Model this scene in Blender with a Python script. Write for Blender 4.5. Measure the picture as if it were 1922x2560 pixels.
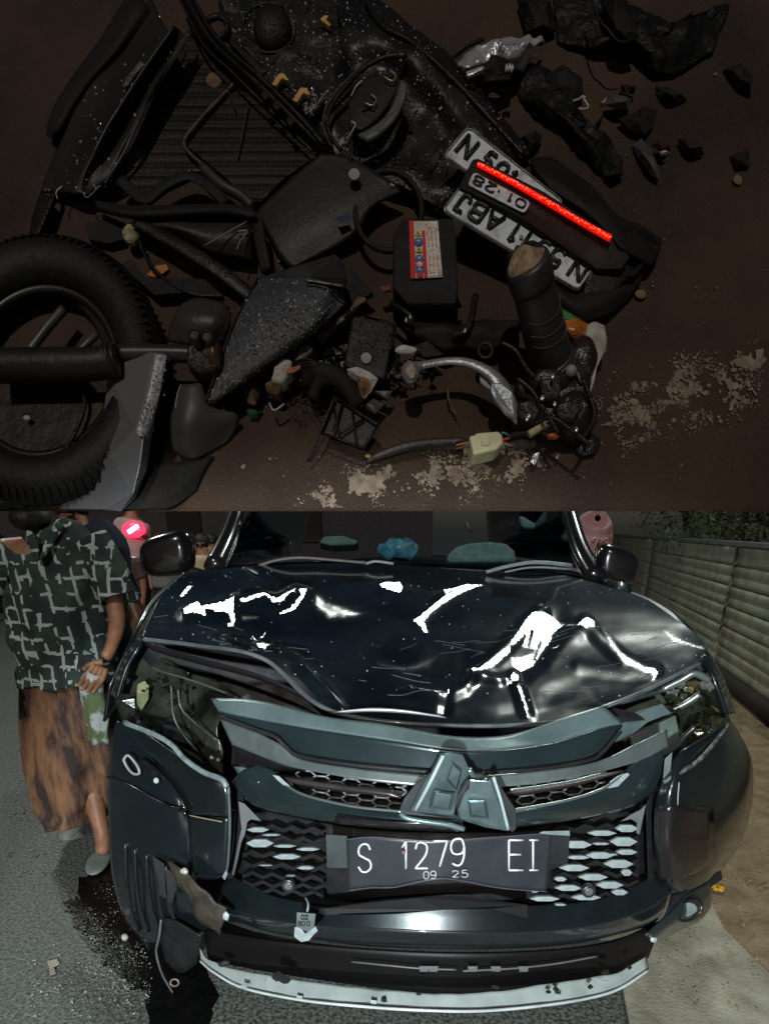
import bpy, bmesh, math, random
from mathutils import Vector as V3, Matrix, noise
R = math.radians
random.seed(4)
sc = bpy.context.scene
for o in list(bpy.data.objects): bpy.data.objects.remove(o)
# ------------------------------------------------------------------ camera
PITCH = R(22); FOC = 1446.0; PX0, PY0 = 961.0, 1907.0          # lens: 1922 x 2560 picture
CAM = V3((0, 0, 1.5))
AX = V3((0, math.cos(PITCH), -math.sin(PITCH))); UP = V3((0, math.sin(PITCH), math.cos(PITCH))); RT = V3((1, 0, 0))
cd = bpy.data.cameras.new('camera'); cam = bpy.data.objects.new('camera', cd); sc.collection.objects.link(cam)
cam.location = CAM; cam.rotation_euler = (R(90) - PITCH, 0, 0)
cd.sensor_fit = 'VERTICAL'; cd.sensor_height = 24.0; cd.lens = 24.0 * FOC / 2560.0
cd.shift_y = (PY0 - 1280.0) / 2560.0; cd.clip_start = 0.05; cd.clip_end = 500
sc.camera = cam
sc.render.resolution_x = 768; sc.render.resolution_y = 1024
# ------------------------------------------------------------------ light
SUN_EL, SUN_AZ = 30.0, -8.0                # from behind and a little left of the camera
w = bpy.data.worlds.new('World'); sc.world = w; w.use_nodes = True
nt = w.node_tree; bg = nt.nodes['Background']
sky = nt.nodes.new('ShaderNodeTexSky'); sky.sky_type = 'NISHITA'; sky.sun_disc = False
sky.sun_elevation = R(SUN_EL); sky.sun_rotation = R(180 - SUN_AZ)
nt.links.new(sky.outputs[0], bg.inputs[0]); bg.inputs[1].default_value = 0.006
sl = bpy.data.lights.new('sun', 'SUN'); sl.energy = .92; sl.angle = R(0.6); sl.color = (1, .93, .84)
so = bpy.data.objects.new('sun', sl); sc.collection.objects.link(so)
sd = V3((math.sin(R(SUN_AZ)) * math.cos(R(SUN_EL)), -math.cos(R(SUN_AZ)) * math.cos(R(SUN_EL)), math.sin(R(SUN_EL))))
so.rotation_euler = sd.to_track_quat('Z', 'Y').to_euler(); so.location = sd * 6
# the phone torch that lit the car, whose reflection shows in bumper and mirrors
fl = bpy.data.lights.new('torch_light', 'SPOT'); fl.energy = 520; fl.color = (.86, .97, 1.0); fl.spot_size = R(52); fl.spot_blend = .22; fl.shadow_soft_size = .07
fo = bpy.data.objects.new('torch_light', fl); sc.collection.objects.link(fo)
fo.location = (-.30, -1.6, 1.49); fdir = V3((.09, math.cos(R(-23)), math.sin(R(-23)))); fo.rotation_euler = fdir.to_track_quat('-Z', 'Y').to_euler()
# the red lamp of a vehicle behind the viewer, mirrored in number plate and bumper
rl = bpy.data.lights.new('red_tail_light', 'POINT'); rl.energy = .45; rl.color = (1, .02, .03); rl.shadow_soft_size = .05
ro = bpy.data.objects.new('red_tail_light', rl); sc.collection.objects.link(ro); ro.location = (-.42, -.15, .35)
LAMP = V3((2.7, 6.2, 6.0))
vs = sc.view_settings; vs.view_transform = 'Standard'; vs.look = 'None'; vs.exposure = 0; vs.gamma = 1; vs.use_curve_mapping = False

# ------------------------------------------------------------------ coordinates
CR = {'D': (0, 0, 1.1571), 'T1': (30, 30, .4816), 'T2': (600, 30, .4214), 'T3': (1080, 30, .4937), 'T4': (30, 600, .4816),
      'T5': (500, 600, .4816), 'T6': (1080, 600, .4937), 'B1': (30, 1280, .4816), 'B2': (600, 1280, .4214), 'B3': (1080, 1280, .4937),
      'B4': (30, 1880, .4816), 'B5': (500, 1880, .4816), 'B6': (1080, 1880, .4937), 'S': (0, 0, 1)}
def px(c, x, y):
    a, b, s = CR[c]; return a + x * s, b + y * s
D0 = .9                                    # distance of the steep road slab
def ray(c, x, y):
    x, y = px(c, x, y); return AX + RT * ((x - PX0) / FOC) + UP * ((PY0 - y) / FOC)
def S(c, x, y, h=0.0):                     # a point h metres above the steep road slab
    return CAM + ray(c, x, y) * (D0 - h)
def B(c, x, y, Y):                         # a point at distance Y down the street
    r = ray(c, x, y); return CAM + r * (Y / r.y)
def G(c, x, y, z=0.0):                     # a point on the lower road
    r = ray(c, x, y); return CAM + r * ((z - CAM.z) / r.z)
def YF(xd, off=0.0):                       # the bowed plan of the car's nose, xd in 1661-wide pixels
    t = abs(xd - 985) / 700.0
    return 1.2 + .42 * t ** 2.1 + off
def F(x, y, off=0.0): return B('D', x, y, YF(x, off))
def FC(c, x, y, off=0.0):
    X, Yy = px(c, x, y); return F(X / 1.1571, Yy / 1.1571, off)

# ------------------------------------------------------------------ materials
MATS = {}
def ramp(nt, a, b, fac_socket, p0=.35, p1=.65):
    r = nt.nodes.new('ShaderNodeValToRGB'); r.color_ramp.elements[0].position = p0; r.color_ramp.elements[1].position = p1
    r.color_ramp.elements[0].color = (*a, 1); r.color_ramp.elements[1].color = (*b, 1)
    nt.links.new(fac_socket, r.inputs[0]); return r
def mat(name, col, rough=.5, metal=0, coat=0, col2=None, nscale=8, bump=0, bscale=60, drops=0, dscale=260, spec=.5, emit=None, es=0,
        rough2=None, alpha=None, dots=0, dotscale=200, trans=0, p0=.35, p1=.65, dirt=None, dirtscale=14, dirtp=.6, stretch=None, crough=.04):
    if name in MATS: return MATS[name]
    m = bpy.data.materials.new(name); m.use_nodes = True; nt = m.node_tree; b = nt.nodes['Principled BSDF']
    L = nt.links.new; tc = nt.nodes.new('ShaderNodeTexCoord').outputs['Object']
    if stretch:
        mpp = nt.nodes.new('ShaderNodeMapping'); mpp.inputs['Scale'].default_value = stretch; L(tc, mpp.inputs[0]); tc = mpp.outputs[0]
    b.inputs['Base Color'].default_value = (*col, 1); b.inputs['Roughness'].default_value = rough; b.inputs['Metallic'].default_value = metal
    b.inputs['Coat Weight'].default_value = coat; b.inputs['Coat Roughness'].default_value = .04; b.inputs['Specular IOR Level'].default_value = spec
    b.inputs['Transmission Weight'].default_value = trans
    def noi(s, d=6, r=.6):
        n = nt.nodes.new('ShaderNodeTexNoise'); n.inputs['Scale'].default_value = s; n.inputs['Detail'].default_value = d; n.inputs['Roughness'].default_value = r
        L(tc, n.inputs['Vector']); return n
    csock = None
    if col2 is None: col2 = tuple(c * .62 for c in col)
    n = noi(nscale); csock = ramp(nt, col, col2, n.outputs[0], p0, p1).outputs[0]
    if dirt:
        n2 = noi(dirtscale, 8, .7); r2 = ramp(nt, (0, 0, 0), (1, 1, 1), n2.outputs[0], dirtp, dirtp + .08)
        mx = nt.nodes.new('ShaderNodeMix'); mx.data_type = 'RGBA'; L(r2.outputs[0], mx.inputs[0]); L(csock, mx.inputs[6]); mx.inputs[7].default_value = (*dirt, 1)
        csock = mx.outputs[2]
    L(csock, b.inputs['Base Color'])
    if rough2 is not None:
        r3 = ramp(nt, (rough,) * 3, (rough2,) * 3, noi(nscale * 1.7).outputs[0]); L(r3.outputs[0], b.inputs['Roughness'])
    prev = None
    def addbump(h, st, dist=.002, inv=False):
        nonlocal prev
        bn = nt.nodes.new('ShaderNodeBump'); bn.inputs['Strength'].default_value = st; bn.inputs['Distance'].default_value = dist; bn.invert = inv
        L(h, bn.inputs['Height'])
        if prev: L(prev, bn.inputs['Normal'])
        prev = bn.outputs[0]
    if bump: addbump(noi(bscale, 4, .6).outputs[0], bump, .004)
    if drops:
        v = nt.nodes.new('ShaderNodeTexVoronoi'); v.inputs['Scale'].default_value = dscale; L(tc, v.inputs['Vector'])
        mr = nt.nodes.new('ShaderNodeMapRange'); mr.inputs[1].default_value = .12; mr.inputs[2].default_value = .42; mr.inputs[3].default_value = 1; mr.inputs[4].default_value = 0
        L(v.outputs['Distance'], mr.inputs[0])
        nn = noi(28, 2); rr = ramp(nt, (0, 0, 0), (1, 1, 1), nn.outputs[0], .4, .6)
        mu = nt.nodes.new('ShaderNodeMath'); mu.operation = 'MULTIPLY'; L(mr.outputs[0], mu.inputs[0]); L(rr.outputs[0], mu.inputs[1])
        addbump(mu.outputs[0], drops, .003)
    if dots:
        v = nt.nodes.new('ShaderNodeTexVoronoi'); v.inputs['Scale'].default_value = dotscale; v.inputs['Randomness'].default_value = .08; L(tc, v.inputs['Vector'])
        mp = nt.nodes.new('ShaderNodeMapRange'); mp.inputs[1].default_value = .1; mp.inputs[2].default_value = .5; mp.inputs[3].default_value = 1; mp.inputs[4].default_value = 0
        L(v.outputs['Distance'], mp.inputs[0]); addbump(mp.outputs[0], dots, .003)
    if prev:
        L(prev, b.inputs['Normal'])
    if emit: b.inputs['Emission Color'].default_value = (*emit, 1); b.inputs['Emission Strength'].default_value = es
    if alpha is not None: b.inputs['Alpha'].default_value = alpha
    b.inputs['Coat Roughness'].default_value = crough; MATS[name] = m; return m

M = dict(
 road=mat('wet brown asphalt', (.060, .032, .018), .66, col2=(.024, .013, .008), nscale=4, bump=.9, bscale=260, spec=.35, dirt=(.085, .052, .034), dirtscale=90, dirtp=.66),
 shell=mat('wet black plastic', (.006, .006, .006), .34, col2=(.014, .012, .010), nscale=9, bump=.35, bscale=50, drops=.6, rough2=.62, spec=.3),
 shell_d=mat('dull black plastic', (.007, .0065, .006), .62, spec=.3, col2=(.014, .011, .009), nscale=12, bump=.3, bscale=90, rough2=.85, drops=.15),
 greyp=mat('dusty grey plastic', (.017, .0165, .016), .5, col2=(.011, .010, .009), nscale=9, bump=.2, bscale=120, drops=.2, spec=.3, dirt=(.05, .035, .02), dirtp=.64),
 grip_pl=mat('wet fairing plastic', (.03, .032, .038), .38, col2=(.055, .057, .064), nscale=12, bump=.55, bscale=420, drops=.9, dscale=240, spec=.8),
 tyre=mat('black rubber', (.006, .006, .006), .62, spec=.3, col2=(.010, .008, .007), nscale=14, bump=.6, bscale=60, dirt=(.025, .017, .01)),
 tread=mat('textured floor mat rubber', (.010, .009, .008), .38, col2=(.024, .019, .015), nscale=7, dots=1.0, dotscale=150, dirt=(.03, .018, .01)),
 silver=mat('satin silver paint', (.15, .15, .16), .42, metal=.25, col2=(.125, .125, .13), nscale=5, bump=.08, bscale=200, drops=.12),
 alu=mat('cast aluminium', (.34, .37, .38), .38, metal=.55, col2=(.24, .25, .25), nscale=30, bump=.25, bscale=180),
 chrome=mat('chromed reflector', (.85, .85, .87), .3, metal=.65, bump=1.0, bscale=75, drops=.6, dscale=90),
 yellow=mat('tan plastic clip', (.62, .36, .10), .5, nscale=30),
 white=mat('pale plate paint', (.62, .66, .69), .5, col2=(.33, .36, .38), nscale=70, bump=.15, dirt=(.16, .15, .14), dirtscale=130, dirtp=.6, p0=.45, p1=.7),
 ink=mat('black plate paint', (.012, .012, .014), .5),
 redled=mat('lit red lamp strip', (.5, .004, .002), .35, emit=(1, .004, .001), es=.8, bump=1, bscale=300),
 rust=mat('muddy rust', (.18, .10, .05), .8, col2=(.06, .035, .02), nscale=40, bump=.8, bscale=140),
 mud=mat('caked mud', (.42, .31, .19), .85, col2=(.17, .10, .055), nscale=70, bump=1, bscale=220),
 cream=mat('cream plastic', (.62, .60, .36), .5, col2=(.5, .46, .28), nscale=40, bump=.2),
 paper=mat('grimy white plastic', (.5, .47, .42), .6, col2=(.24, .2, .16), nscale=30, bump=.3),
 orange=mat('orange plastic', (.5, .12, .02), .45, nscale=30),
 green=mat('green plastic', (.05, .28, .06), .4, nscale=30),
 blue=mat('blue plastic', (.02, .08, .25), .4, nscale=30),
 redp=mat('red plastic', (.6, .02, .02), .4, nscale=40),
 label_w=mat('printed label', (.62, .6, .54), .5, col2=(.40, .14, .10), nscale=150, p0=.5, p1=.62),
 label_r=mat('red print', (.62, .02, .015), .45, col2=(.5, .015, .012)),
 smoke=mat('smoked clear plastic', (.05, .05, .055), .2, col2=(.09, .085, .08), nscale=30, bump=.5, bscale=60, spec=.7),
 gold=mat('brassy metal', (.4, .25, .1), .35, metal=.8, nscale=30),
 leafo=mat('fallen orange leaf', (.42, .16, .02), .7, nscale=60),
 mark=mat('worn road paint', (.25, .19, .14), .85, col2=(.12, .08, .055), nscale=60),
)

# ------------------------------------------------------------------ builders
WL = {}
def wloc(o): return WL.get(o.name, V3(o.location))
def tagp(o, label=None, cat=None, group=None, kind=None):
    if label: o['label'] = label
    if cat: o['category'] = cat
    if group: o['group'] = group
    if kind: o['kind'] = kind
    return o
def thing(name, loc, label, cat, group=None):
    o = bpy.data.objects.new(name, None); sc.collection.objects.link(o); o.location = loc; WL[o.name] = V3(loc)
    o.empty_display_size = .05
    return tagp(o, label, cat, group)
def mesh(name, vs_, fs, m, parent=None, smooth=True, origin=None, bevel=0, solid=0, sub=0, mi=None):
    org = V3(origin) if origin is not None else sum((V3(v) for v in vs_), V3()) / len(vs_)
    me = bpy.data.meshes.new(name); me.from_pydata([tuple(V3(v) - org) for v in vs_], [], fs); me.update()
    for mm in (m if isinstance(m, (list, tuple)) else [m]): me.materials.append(MATS[mm] if isinstance(mm, str) and mm in MATS else (M[mm] if isinstance(mm, str) else mm))
    if mi:
        for p, i in zip(me.polygons, mi): p.material_index = i
    if smooth: me.polygons.foreach_set('use_smooth', [True] * len(me.polygons))
    o = bpy.data.objects.new(name, me); sc.collection.objects.link(o)
    if parent is not None: o.parent = parent; o.location = org - wloc(parent)
    else: o.location = org
    WL[o.name] = org
    if solid:
        q = o.modifiers.new('s', 'SOLIDIFY'); q.thickness = solid; q.offset = -1
    if bevel:
        q = o.modifiers.new('b', 'BEVEL'); q.width = bevel; q.segments = 2; q.limit_method = 'ANGLE'; q.angle_limit = R(35)
        q.harden_normals = False
    if sub:
        q = o.modifiers.new('u', 'SUBSURF'); q.levels = sub; q.render_levels = sub
    return o
def cr(pts, n):                               # Catmull-Rom resample to n points
    pts = [V3(p) for p in pts]
    if len(pts) == 2: return [pts[0].lerp(pts[1], i / (n - 1)) for i in range(n)]
    P = [pts[0] * 2 - pts[1]] + pts + [pts[-1] * 2 - pts[-2]]; out = []
    m = len(pts) - 1
    for i in range(n):
        t = i / (n - 1) * m; k = min(int(t), m - 1); t -= k
        a, b, c, d = P[k:k + 4]
        out.append(.5 * ((2 * b) + (c - a) * t + (2 * a - 5 * b + 4 * c - d) * t * t + (3 * b - a - 3 * c + d) * t ** 3))
    return out
def grid(rails, nu, nv):
    rr = [cr(r, nu) for r in rails]; cols = [cr([r[i] for r in rr], nv) for i in range(nu)]
    vs_ = [cols[i][j] for j in range(nv) for i in range(nu)]
    fs = [(j * nu + i, (j + 1) * nu + i, (j + 1) * nu + i + 1, j * nu + i + 1) for j in range(nv - 1) for i in range(nu - 1)]
    return vs_, fs
def loft(name, rails, m, parent=None, nu=24, nv=12, solid=.003, rough=0, rs=12, **k):
    vs_, fs = grid(rails, nu, nv)
    if rough: vs_ = [v + noise.noise_vector(v * rs) * rough for v in vs_]
    q = 0                                     # every sheet faces the street side it is seen from
    for f in fs[::max(1, len(fs) // 60)]:
        a, b, c = vs_[f[0]], vs_[f[1]], vs_[f[2]]; n_ = (b - a).cross(c - a)
        if n_.length > 1e-12: q += n_.normalized().dot((CAM - a).normalized())
    if q < 0: fs = [f[::-1] for f in fs]
    return mesh(name, vs_, fs, m, parent, solid=solid, **k)
def panel(name, pts, t, m, parent=None, bevel=.0012, dirv=None, smooth=False):  # a plate with real thickness t
    d = (dirv or AX) * t; n = len(pts); pts = [V3(p) for p in pts]
    nrm = V3()
    for i in range(n): nrm += pts[i].cross(pts[(i + 1) % n])
    if nrm.dot(d) > 0: pts = pts[::-1]
    vs_ = pts + [p + d for p in pts]
    fs = [tuple(range(n)), tuple(range(2 * n - 1, n - 1, -1))] + [(i, i + n, (i + 1) % n + n, (i + 1) % n) for i in range(n)]
    return mesh(name, vs_, fs, m, parent, smooth=smooth, bevel=bevel)
def tube_data(pts, r, seg=8, n=None, base=0, flat=1.0, fd=None):
    n = n or max(3, len(pts) * 4); P = cr(pts, n) if len(pts) > 2 else [V3(pts[0]), V3(pts[1])]
    n = len(P); rs = r if isinstance(r, (list, tuple)) else [r]
    vs_, fs = [], []; a = None
    for i, p in enumerate(P):
        t = (P[min(i + 1, n - 1)] - P[max(i - 1, 0)]).normalized()
        if t.length == 0: t = V3((0, 0, 1))
        if a is None:
            a = fd.cross(t) if fd is not None else t.orthogonal()
        a = (a - t * a.dot(t)).normalized(); b = t.cross(a)
        q = i / (n - 1) * (len(rs) - 1); k = min(int(q), len(rs) - 2) if len(rs) > 1 else 0
        rad = rs[0] if len(rs) == 1 else rs[k] + (rs[k + 1] - rs[k]) * (q - k)
        for s in range(seg):
            an = 2 * math.pi * s / seg; vs_.append(p + a * (math.cos(an) * rad) + b * (math.sin(an) * rad * flat))
    for i in range(n - 1):
        for s in range(seg):
            fs.append((base + i * seg + s, base + i * seg + (s + 1) % seg, base + (i + 1) * seg + (s + 1) % seg, base + (i + 1) * seg + s))
    fs.append(tuple(base + s for s in range(seg))[::-1]); fs.append(tuple(base + (n - 1) * seg + s for s in range(seg)))
    return vs_, fs
def tube(name, pts, r, m, parent=None, seg=8, n=None, flat=1.0, fd=None):
    v, f = tube_data(pts, r, seg, n, 0, flat, fd); return mesh(name, v, f, m, parent)
def tubes(name, lines, r, m, parent=None, seg=5):
    vs_, fs = [], []
    for l in lines:
        v, f = tube_data(l, r, seg, None, len(vs_)); vs_ += v; fs += f
    return mesh(name, vs_, fs, m, parent)
def blob(name, c, rx, ry, rz, m, parent=None, rough=0, rs=30, axes=None, seg=16, rings=10):
    ax = axes or (RT, UP, AX * -1); vs_ = []; fs = []
    for j in range(rings + 1):
        th = math.pi * j / rings
        for i in range(seg):
            ph = 2 * math.pi * i / seg
            v = V3(c) + ax[0] * (rx * math.sin(th) * math.cos(ph)) + ax[1] * (ry * math.sin(th) * math.sin(ph)) + ax[2] * (rz * math.cos(th))
            if rough: v += noise.noise_vector(v * rs) * rough
            vs_.append(v)
    for j in range(rings):
        for i in range(seg): fs.append((j * seg + i, (j + 1) * seg + i, (j + 1) * seg + (i + 1) % seg, j * seg + (i + 1) % seg))
    return mesh(name, vs_, fs, m, parent)
def disc(name, c, r, t, m, parent=None, seg=20, nrm=None, bevel=.001):
    n = nrm or AX * -1; a = n.orthogonal().normalized(); b = n.cross(a)
    return panel(name, [V3(c) + a * r * math.cos(2 * math.pi * i / seg) + b * r * math.sin(2 * math.pi * i / seg) for i in range(seg)], t, m, parent, bevel, n * -1)
def ring(name, c, R1, R2, tubeR, m, parent=None, ang=0, seg=64, s2=12, tilt=0.0, flat=1.0, tread=0):
    """an elliptic tyre / ring on the slab plane: R1 along ang, R2 across"""
    e1 = RT * math.cos(ang) + UP * math.sin(ang); e2 = UP * math.cos(ang) - RT * math.sin(ang); nz = AX * -1; vs_ = []; fs = []
    for i in range(seg):
        a = 2 * math.pi * i / seg; p = V3(c) + e1 * (R1 * math.cos(a)) + e2 * (R2 * math.sin(a)) + nz * (tilt * math.cos(a))
        rad = (e1 * (R2 * math.cos(a)) + e2 * (R1 * math.sin(a))).normalized()
        for j in range(s2):
            b = 2 * math.pi * j / s2
            q = tubeR * (1 + (tread if (i % 2 and math.cos(b) > .25) else 0))
            vs_.append(p + rad * (q * math.cos(b)) + nz * (q * flat * math.sin(b)))
    for i in range(seg):
        for j in range(s2): fs.append((i * s2 + j, ((i + 1) % seg) * s2 + j, ((i + 1) % seg) * s2 + (j + 1) % s2, i * s2 + (j + 1) % s2))
    return mesh(name, vs_, fs, m, parent, smooth=not tread)
def quad(BL, BR, TR, TL):
    BL, BR, TR, TL = map(V3, (BL, BR, TR, TL))
    nrm = (BR - BL).cross(TL - BL).normalized()
    if nrm.dot(CAM - BL) < 0: nrm = -nrm
    return lambda u, v, h=0: (BL.lerp(BR, u)).lerp(TL.lerp(TR, u), v) + nrm * h
def rrect(q, u0, v0, u1, v1, cu, cv, h=0, n=4):
    out = []
    for (cx, cy, a0) in ((u1 - cu, v1 - cv, 0), (u0 + cu, v1 - cv, 90), (u0 + cu, v0 + cv, 180), (u1 - cu, v0 + cv, 270)):
        for k in range(n + 1):
            a = R(a0 + 90 * k / n); out.append(q(cx + cu * math.cos(a), cy + cv * math.sin(a), h))
    return out
GL = {'N': [[(0, 0), (0, 1)], [(0, 1), (1, 0)], [(1, 0), (1, 1)]], '1': [[(.15, .78), (.6, 1)], [(.6, 1), (.6, 0)]], 'I': [[(.5, 0), (.5, 1)]],
      'A': [[(0, 0), (.5, 1)], [(.5, 1), (1, 0)], [(.2, .35), (.8, .35)]],
      'B': [[(0, 0), (0, 1)], [(0, 1), (.6, 1), (.95, .9), (.9, .62), (.55, .53), (0, .53)], [(0, .53), (.6, .52), (1, .38), (.95, .08), (.6, 0), (0, 0)]],
      'J': [[(.1, 1), (.95, 1)], [(.8, 1), (.8, .3), (.65, .03), (.3, 0), (.05, .15), (0, .35)]],
      '5': [[(.9, 1), (.15, 1)], [(.15, 1), (.1, .55)], [(.1, .55), (.5, .64), (.95, .5), (1, .25), (.75, .02), (.35, 0), (0, .15)]],
      '9': [[(.95, .7), (.8, .95), (.5, 1), (.15, .93), (0, .7), (.12, .48), (.5, .42), (.85, .5), (.95, .7), (.93, .35), (.75, .08), (.45, 0), (.1, .08)]],
      '0': [[(.5, 0), (.1, .12), (0, .5), (.1, .88), (.5, 1), (.9, .88), (1, .5), (.9, .12), (.5, 0)]],
      '2': [[(.03, .75), (.15, .95), (.5, 1), (.88, .9), (.93, .68), (.7, .42), (0, 0)], [(0, 0), (1, 0)]],
      '8': [[(.5, .54), (.12, .66), (.1, .88), (.5, 1), (.9, .88), (.88, .66), (.5, .54), (.05, .38), (.05, .1), (.5, 0), (.95, .1), (.95, .38), (.5, .54)]],
      '7': [[(0, 1), (1, 1)], [(1, 1), (.45, 0)]], 'S': [[(.95, .8), (.75, .98), (.35, 1), (.05, .85), (.08, .62), (.5, .5), (.93, .38), (1, .15), (.7, 0), (.3, 0), (0, .18)]],
      'E': [[(0, 0), (0, 1)], [(0, 1), (.95, 1)], [(0, .52), (.8, .52)], [(0, 0), (.95, 0)]], '.': [[(.4, .45), (.6, .45)]]}
def glyph(ch, q, u0, v0, wu, hv, r, m, parent, h=.001, name='character', bend=None):
    lines = []
    for st in GL[ch]:
        pts = [q(u0 + a * wu, v0 + b * hv, h) for a, b in st]
        if bend: pts = [bend(p) for p in pts]
        lines.append(pts)
    nm = name
    vs_, fs = [], []
    for l in lines:
        v, f = tube_data(l, r, 6, None, len(vs_)); vs_ += v; fs += f
    return mesh(nm, vs_, fs, m, parent)

def drops(src, n, seed, m, s0=.0007, s1=.0022, parent=None, name='water_drops'):
    """beads of water standing on a panel"""
    rnd = random.Random(seed); me = src.data; org = wloc(src); vs_, fs = [], []; polys = me.polygons
    for _ in range(n):
        p = polys[rnd.randrange(len(polys))]; nn = V3(p.normal)
        c = V3(p.center) + org
        if nn.dot(CAM - c) < 0: nn = -nn
        c += V3((rnd.gauss(0, .003), rnd.gauss(0, .003), rnd.gauss(0, .003))); c -= nn * nn.dot(c - V3(p.center) - org)
        s = s0 + (s1 - s0) * rnd.random() ** 3; a = nn.orthogonal().normalized(); b = nn.cross(a); i0 = len(vs_)
        for (q, h) in ((1, 0), (.72, .5)):
            for k in range(6): vs_.append(c + a * (s * q * math.cos(k * 1.047)) + b * (s * q * math.sin(k * 1.047)) + nn * (s * h + .0002))
        vs_.append(c + nn * s * .78)
        for k in range(6):
            l = (k + 1) % 6; fs.append((i0 + k, i0 + l, i0 + 6 + l, i0 + 6 + k)); fs.append((i0 + 6 + k, i0 + 6 + l, i0 + 12))
    return tagp(mesh(name, vs_, fs, m, parent or src), kind='stuff')
mat('water bead', (.30, .30, .31), .1, spec=1.0, nscale=100)  # grey base colour stands in for the sparkle of the drops
# ================================================================== THE STEEP ROAD SLAB WITH THE WRECK
HS = .62
S_true = S
def S(c, x, y, h=0.0): return S_true(c, x, y, h * HS)
tube_full, blob_full, tube_data_full = tube, blob, tube_data
def tube(name, pts, r, m, parent=None, seg=8, n=None, flat=1.0, fd=None, k=.66):
    r = [q * k for q in r] if isinstance(r, (list, tuple)) else r * k
    return tube_full(name, pts, r, m, parent, seg, n, flat, fd)
def blob(name, c, rx, ry, rz, m, parent=None, rough=0, rs=30, axes=None, seg=16, rings=10, k=.68):
    return blob_full(name, c, rx * k, ry * k, rz * k, m, parent, rough * k, rs, axes, seg, rings)
def SS(c, pts, h=0.0):                      # pieces that reach the edge of the view run on past it
    out = []
    for p in pts:
        x, y = p[0], p[1]
        if c in ('T1', 'T2', 'T3') and y <= 42: y -= 105 if len(pts) > 2 else 0
        if c in ('T1', 'T4') and x <= 20 and c != 'T4': x -= 80
        out.append(S(c, x, y, p[2] if len(p) > 2 else h))
    return out
def slab_sheet():
    nx, ny = 150, 105; x0, x1, y0, y1 = -260, 2200, -160, 1278; vs_ = []
    for j in range(ny):
        for i in range(nx):
            x = x0 + (x1 - x0) * i / (nx - 1); y = y0 + (y1 - y0) * j / (ny - 1)
            p = S('S', x, y); edge = i in (0, nx - 1) or j in (0, ny - 1)
            h = 0 if edge else (noise.noise(p * 6) * .004 + noise.noise(p * 60) * .0012 - .002)
            vs_.append(S('S', x, y, h))
    fs = [(j * nx + i, (j + 1) * nx + i, (j + 1) * nx + i + 1, j * nx + i + 1) for j in range(ny - 1) for i in range(nx - 1)]
    b0 = len(vs_); cor = [(x0, y0), (x0, y1), (x1, y1), (x1, y0)]
    idx = [0, (ny - 1) * nx, ny * nx - 1, nx - 1]
    for x, y in cor:
        vs_.append(S('S', x, y) + AX * .09)
    rim = [j * nx for j in range(ny)] + [(ny - 1) * nx + i for i in range(1, nx)] + [j * nx + nx - 1 for j in range(ny - 2, -1, -1)] + [i for i in range(nx - 2, 0, -1)]
    back = [v for v in range(len(rim))]
    for r in rim:
        j, i = divmod(r, nx); x = x0 + (x1 - x0) * i / (nx - 1); y = y0 + (y1 - y0) * j / (ny - 1)
        vs_.append(S('S', x, y - (190 if j == ny - 1 else 0), 0) + AX * .09)
    o0 = b0 + 4; n = len(rim)
    fs += [(rim[i], o0 + i, o0 + (i + 1) % n, rim[(i + 1) % n])[::-1] for i in range(n)]
    fs.append(tuple(o0 + i for i in range(n))[::-1])
    tagp(mesh('steep_road', vs_, fs, 'road'), kind='structure')
slab_sheet()
# worn marking flecks
def flecks(name, bands, n, m, size, seed, h=.0015, kind='stuff', **k):
    rnd = random.Random(seed); vs_, fs = [], []
    for _ in range(n):
        bnd = rnd.choice(bands); t = rnd.random(); (c, xa, ya, xb, yb, wd) = bnd
        x = xa + (xb - xa) * t; y = ya + (yb - ya) * t
        env = math.sin(math.pi * min(max(t, .02), .98)) ** .5
        x += rnd.gauss(0, wd * .42) ; y += rnd.gauss(0, wd * .5) * env
        X, Y = px(c, x, y)
        if Y > 1268: continue
        if noise.noise(V3((X / 42, Y / 42, 3.3))) + .55 * noise.noise(V3((X / 11, Y / 11, 9))) < (.02 if size > 2 else -.05): continue
        s = size * (.35 + rnd.paretovariate(2.4) * .35); nn = rnd.randint(4, 6); b = len(vs_); a0 = rnd.random() * 6
        hh = h + rnd.random() * .0012
        for q in range(nn):
            a = a0 + 2 * math.pi * q / nn; rr = s * rnd.uniform(.5, 1.2)
            vs_.append(S('S', X + rr * math.cos(a), Y + rr * math.sin(a), hh))
        fs.append(tuple(range(b, b + nn))[::-1])
    return tagp(mesh(name, vs_, fs, m, smooth=False), kind=kind, **k)
flecks('road_marking', [('T6', 830, 900, 1150, 900, 190), ('T6', 1130, 800, 1560, 740, 200), ('T6', 1200, 690, 1560, 800, 130), ('T6', 1560, 620, 1720, 560, 60),
                        ('T6', 150, 1110, 530, 1150, 85), ('T6', 190, 1060, 480, 1030, 70), ('T5', 1150, 1190, 1400, 1270, 110),
                        ('T5', 600, 1370, 1000, 1230, 110), ('T5', 700, 1300, 960, 1240, 70)], 17000, 'mark', 2.6, 5)
flecks('grit', [('S', 40, 700, 1900, 700, 800)], 1500, mat('pale grit', (.16, .12, .08), .6, nscale=200), 1.1, 9, h=.002)
flecks('grit', [('S', 1300, 300, 1900, 900, 330), ('S', 500, 1150, 1700, 1180, 120)], 700, mat('wet grit', (.22, .17, .12), .25, nscale=200), 1.5, 12, h=.002)

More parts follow.
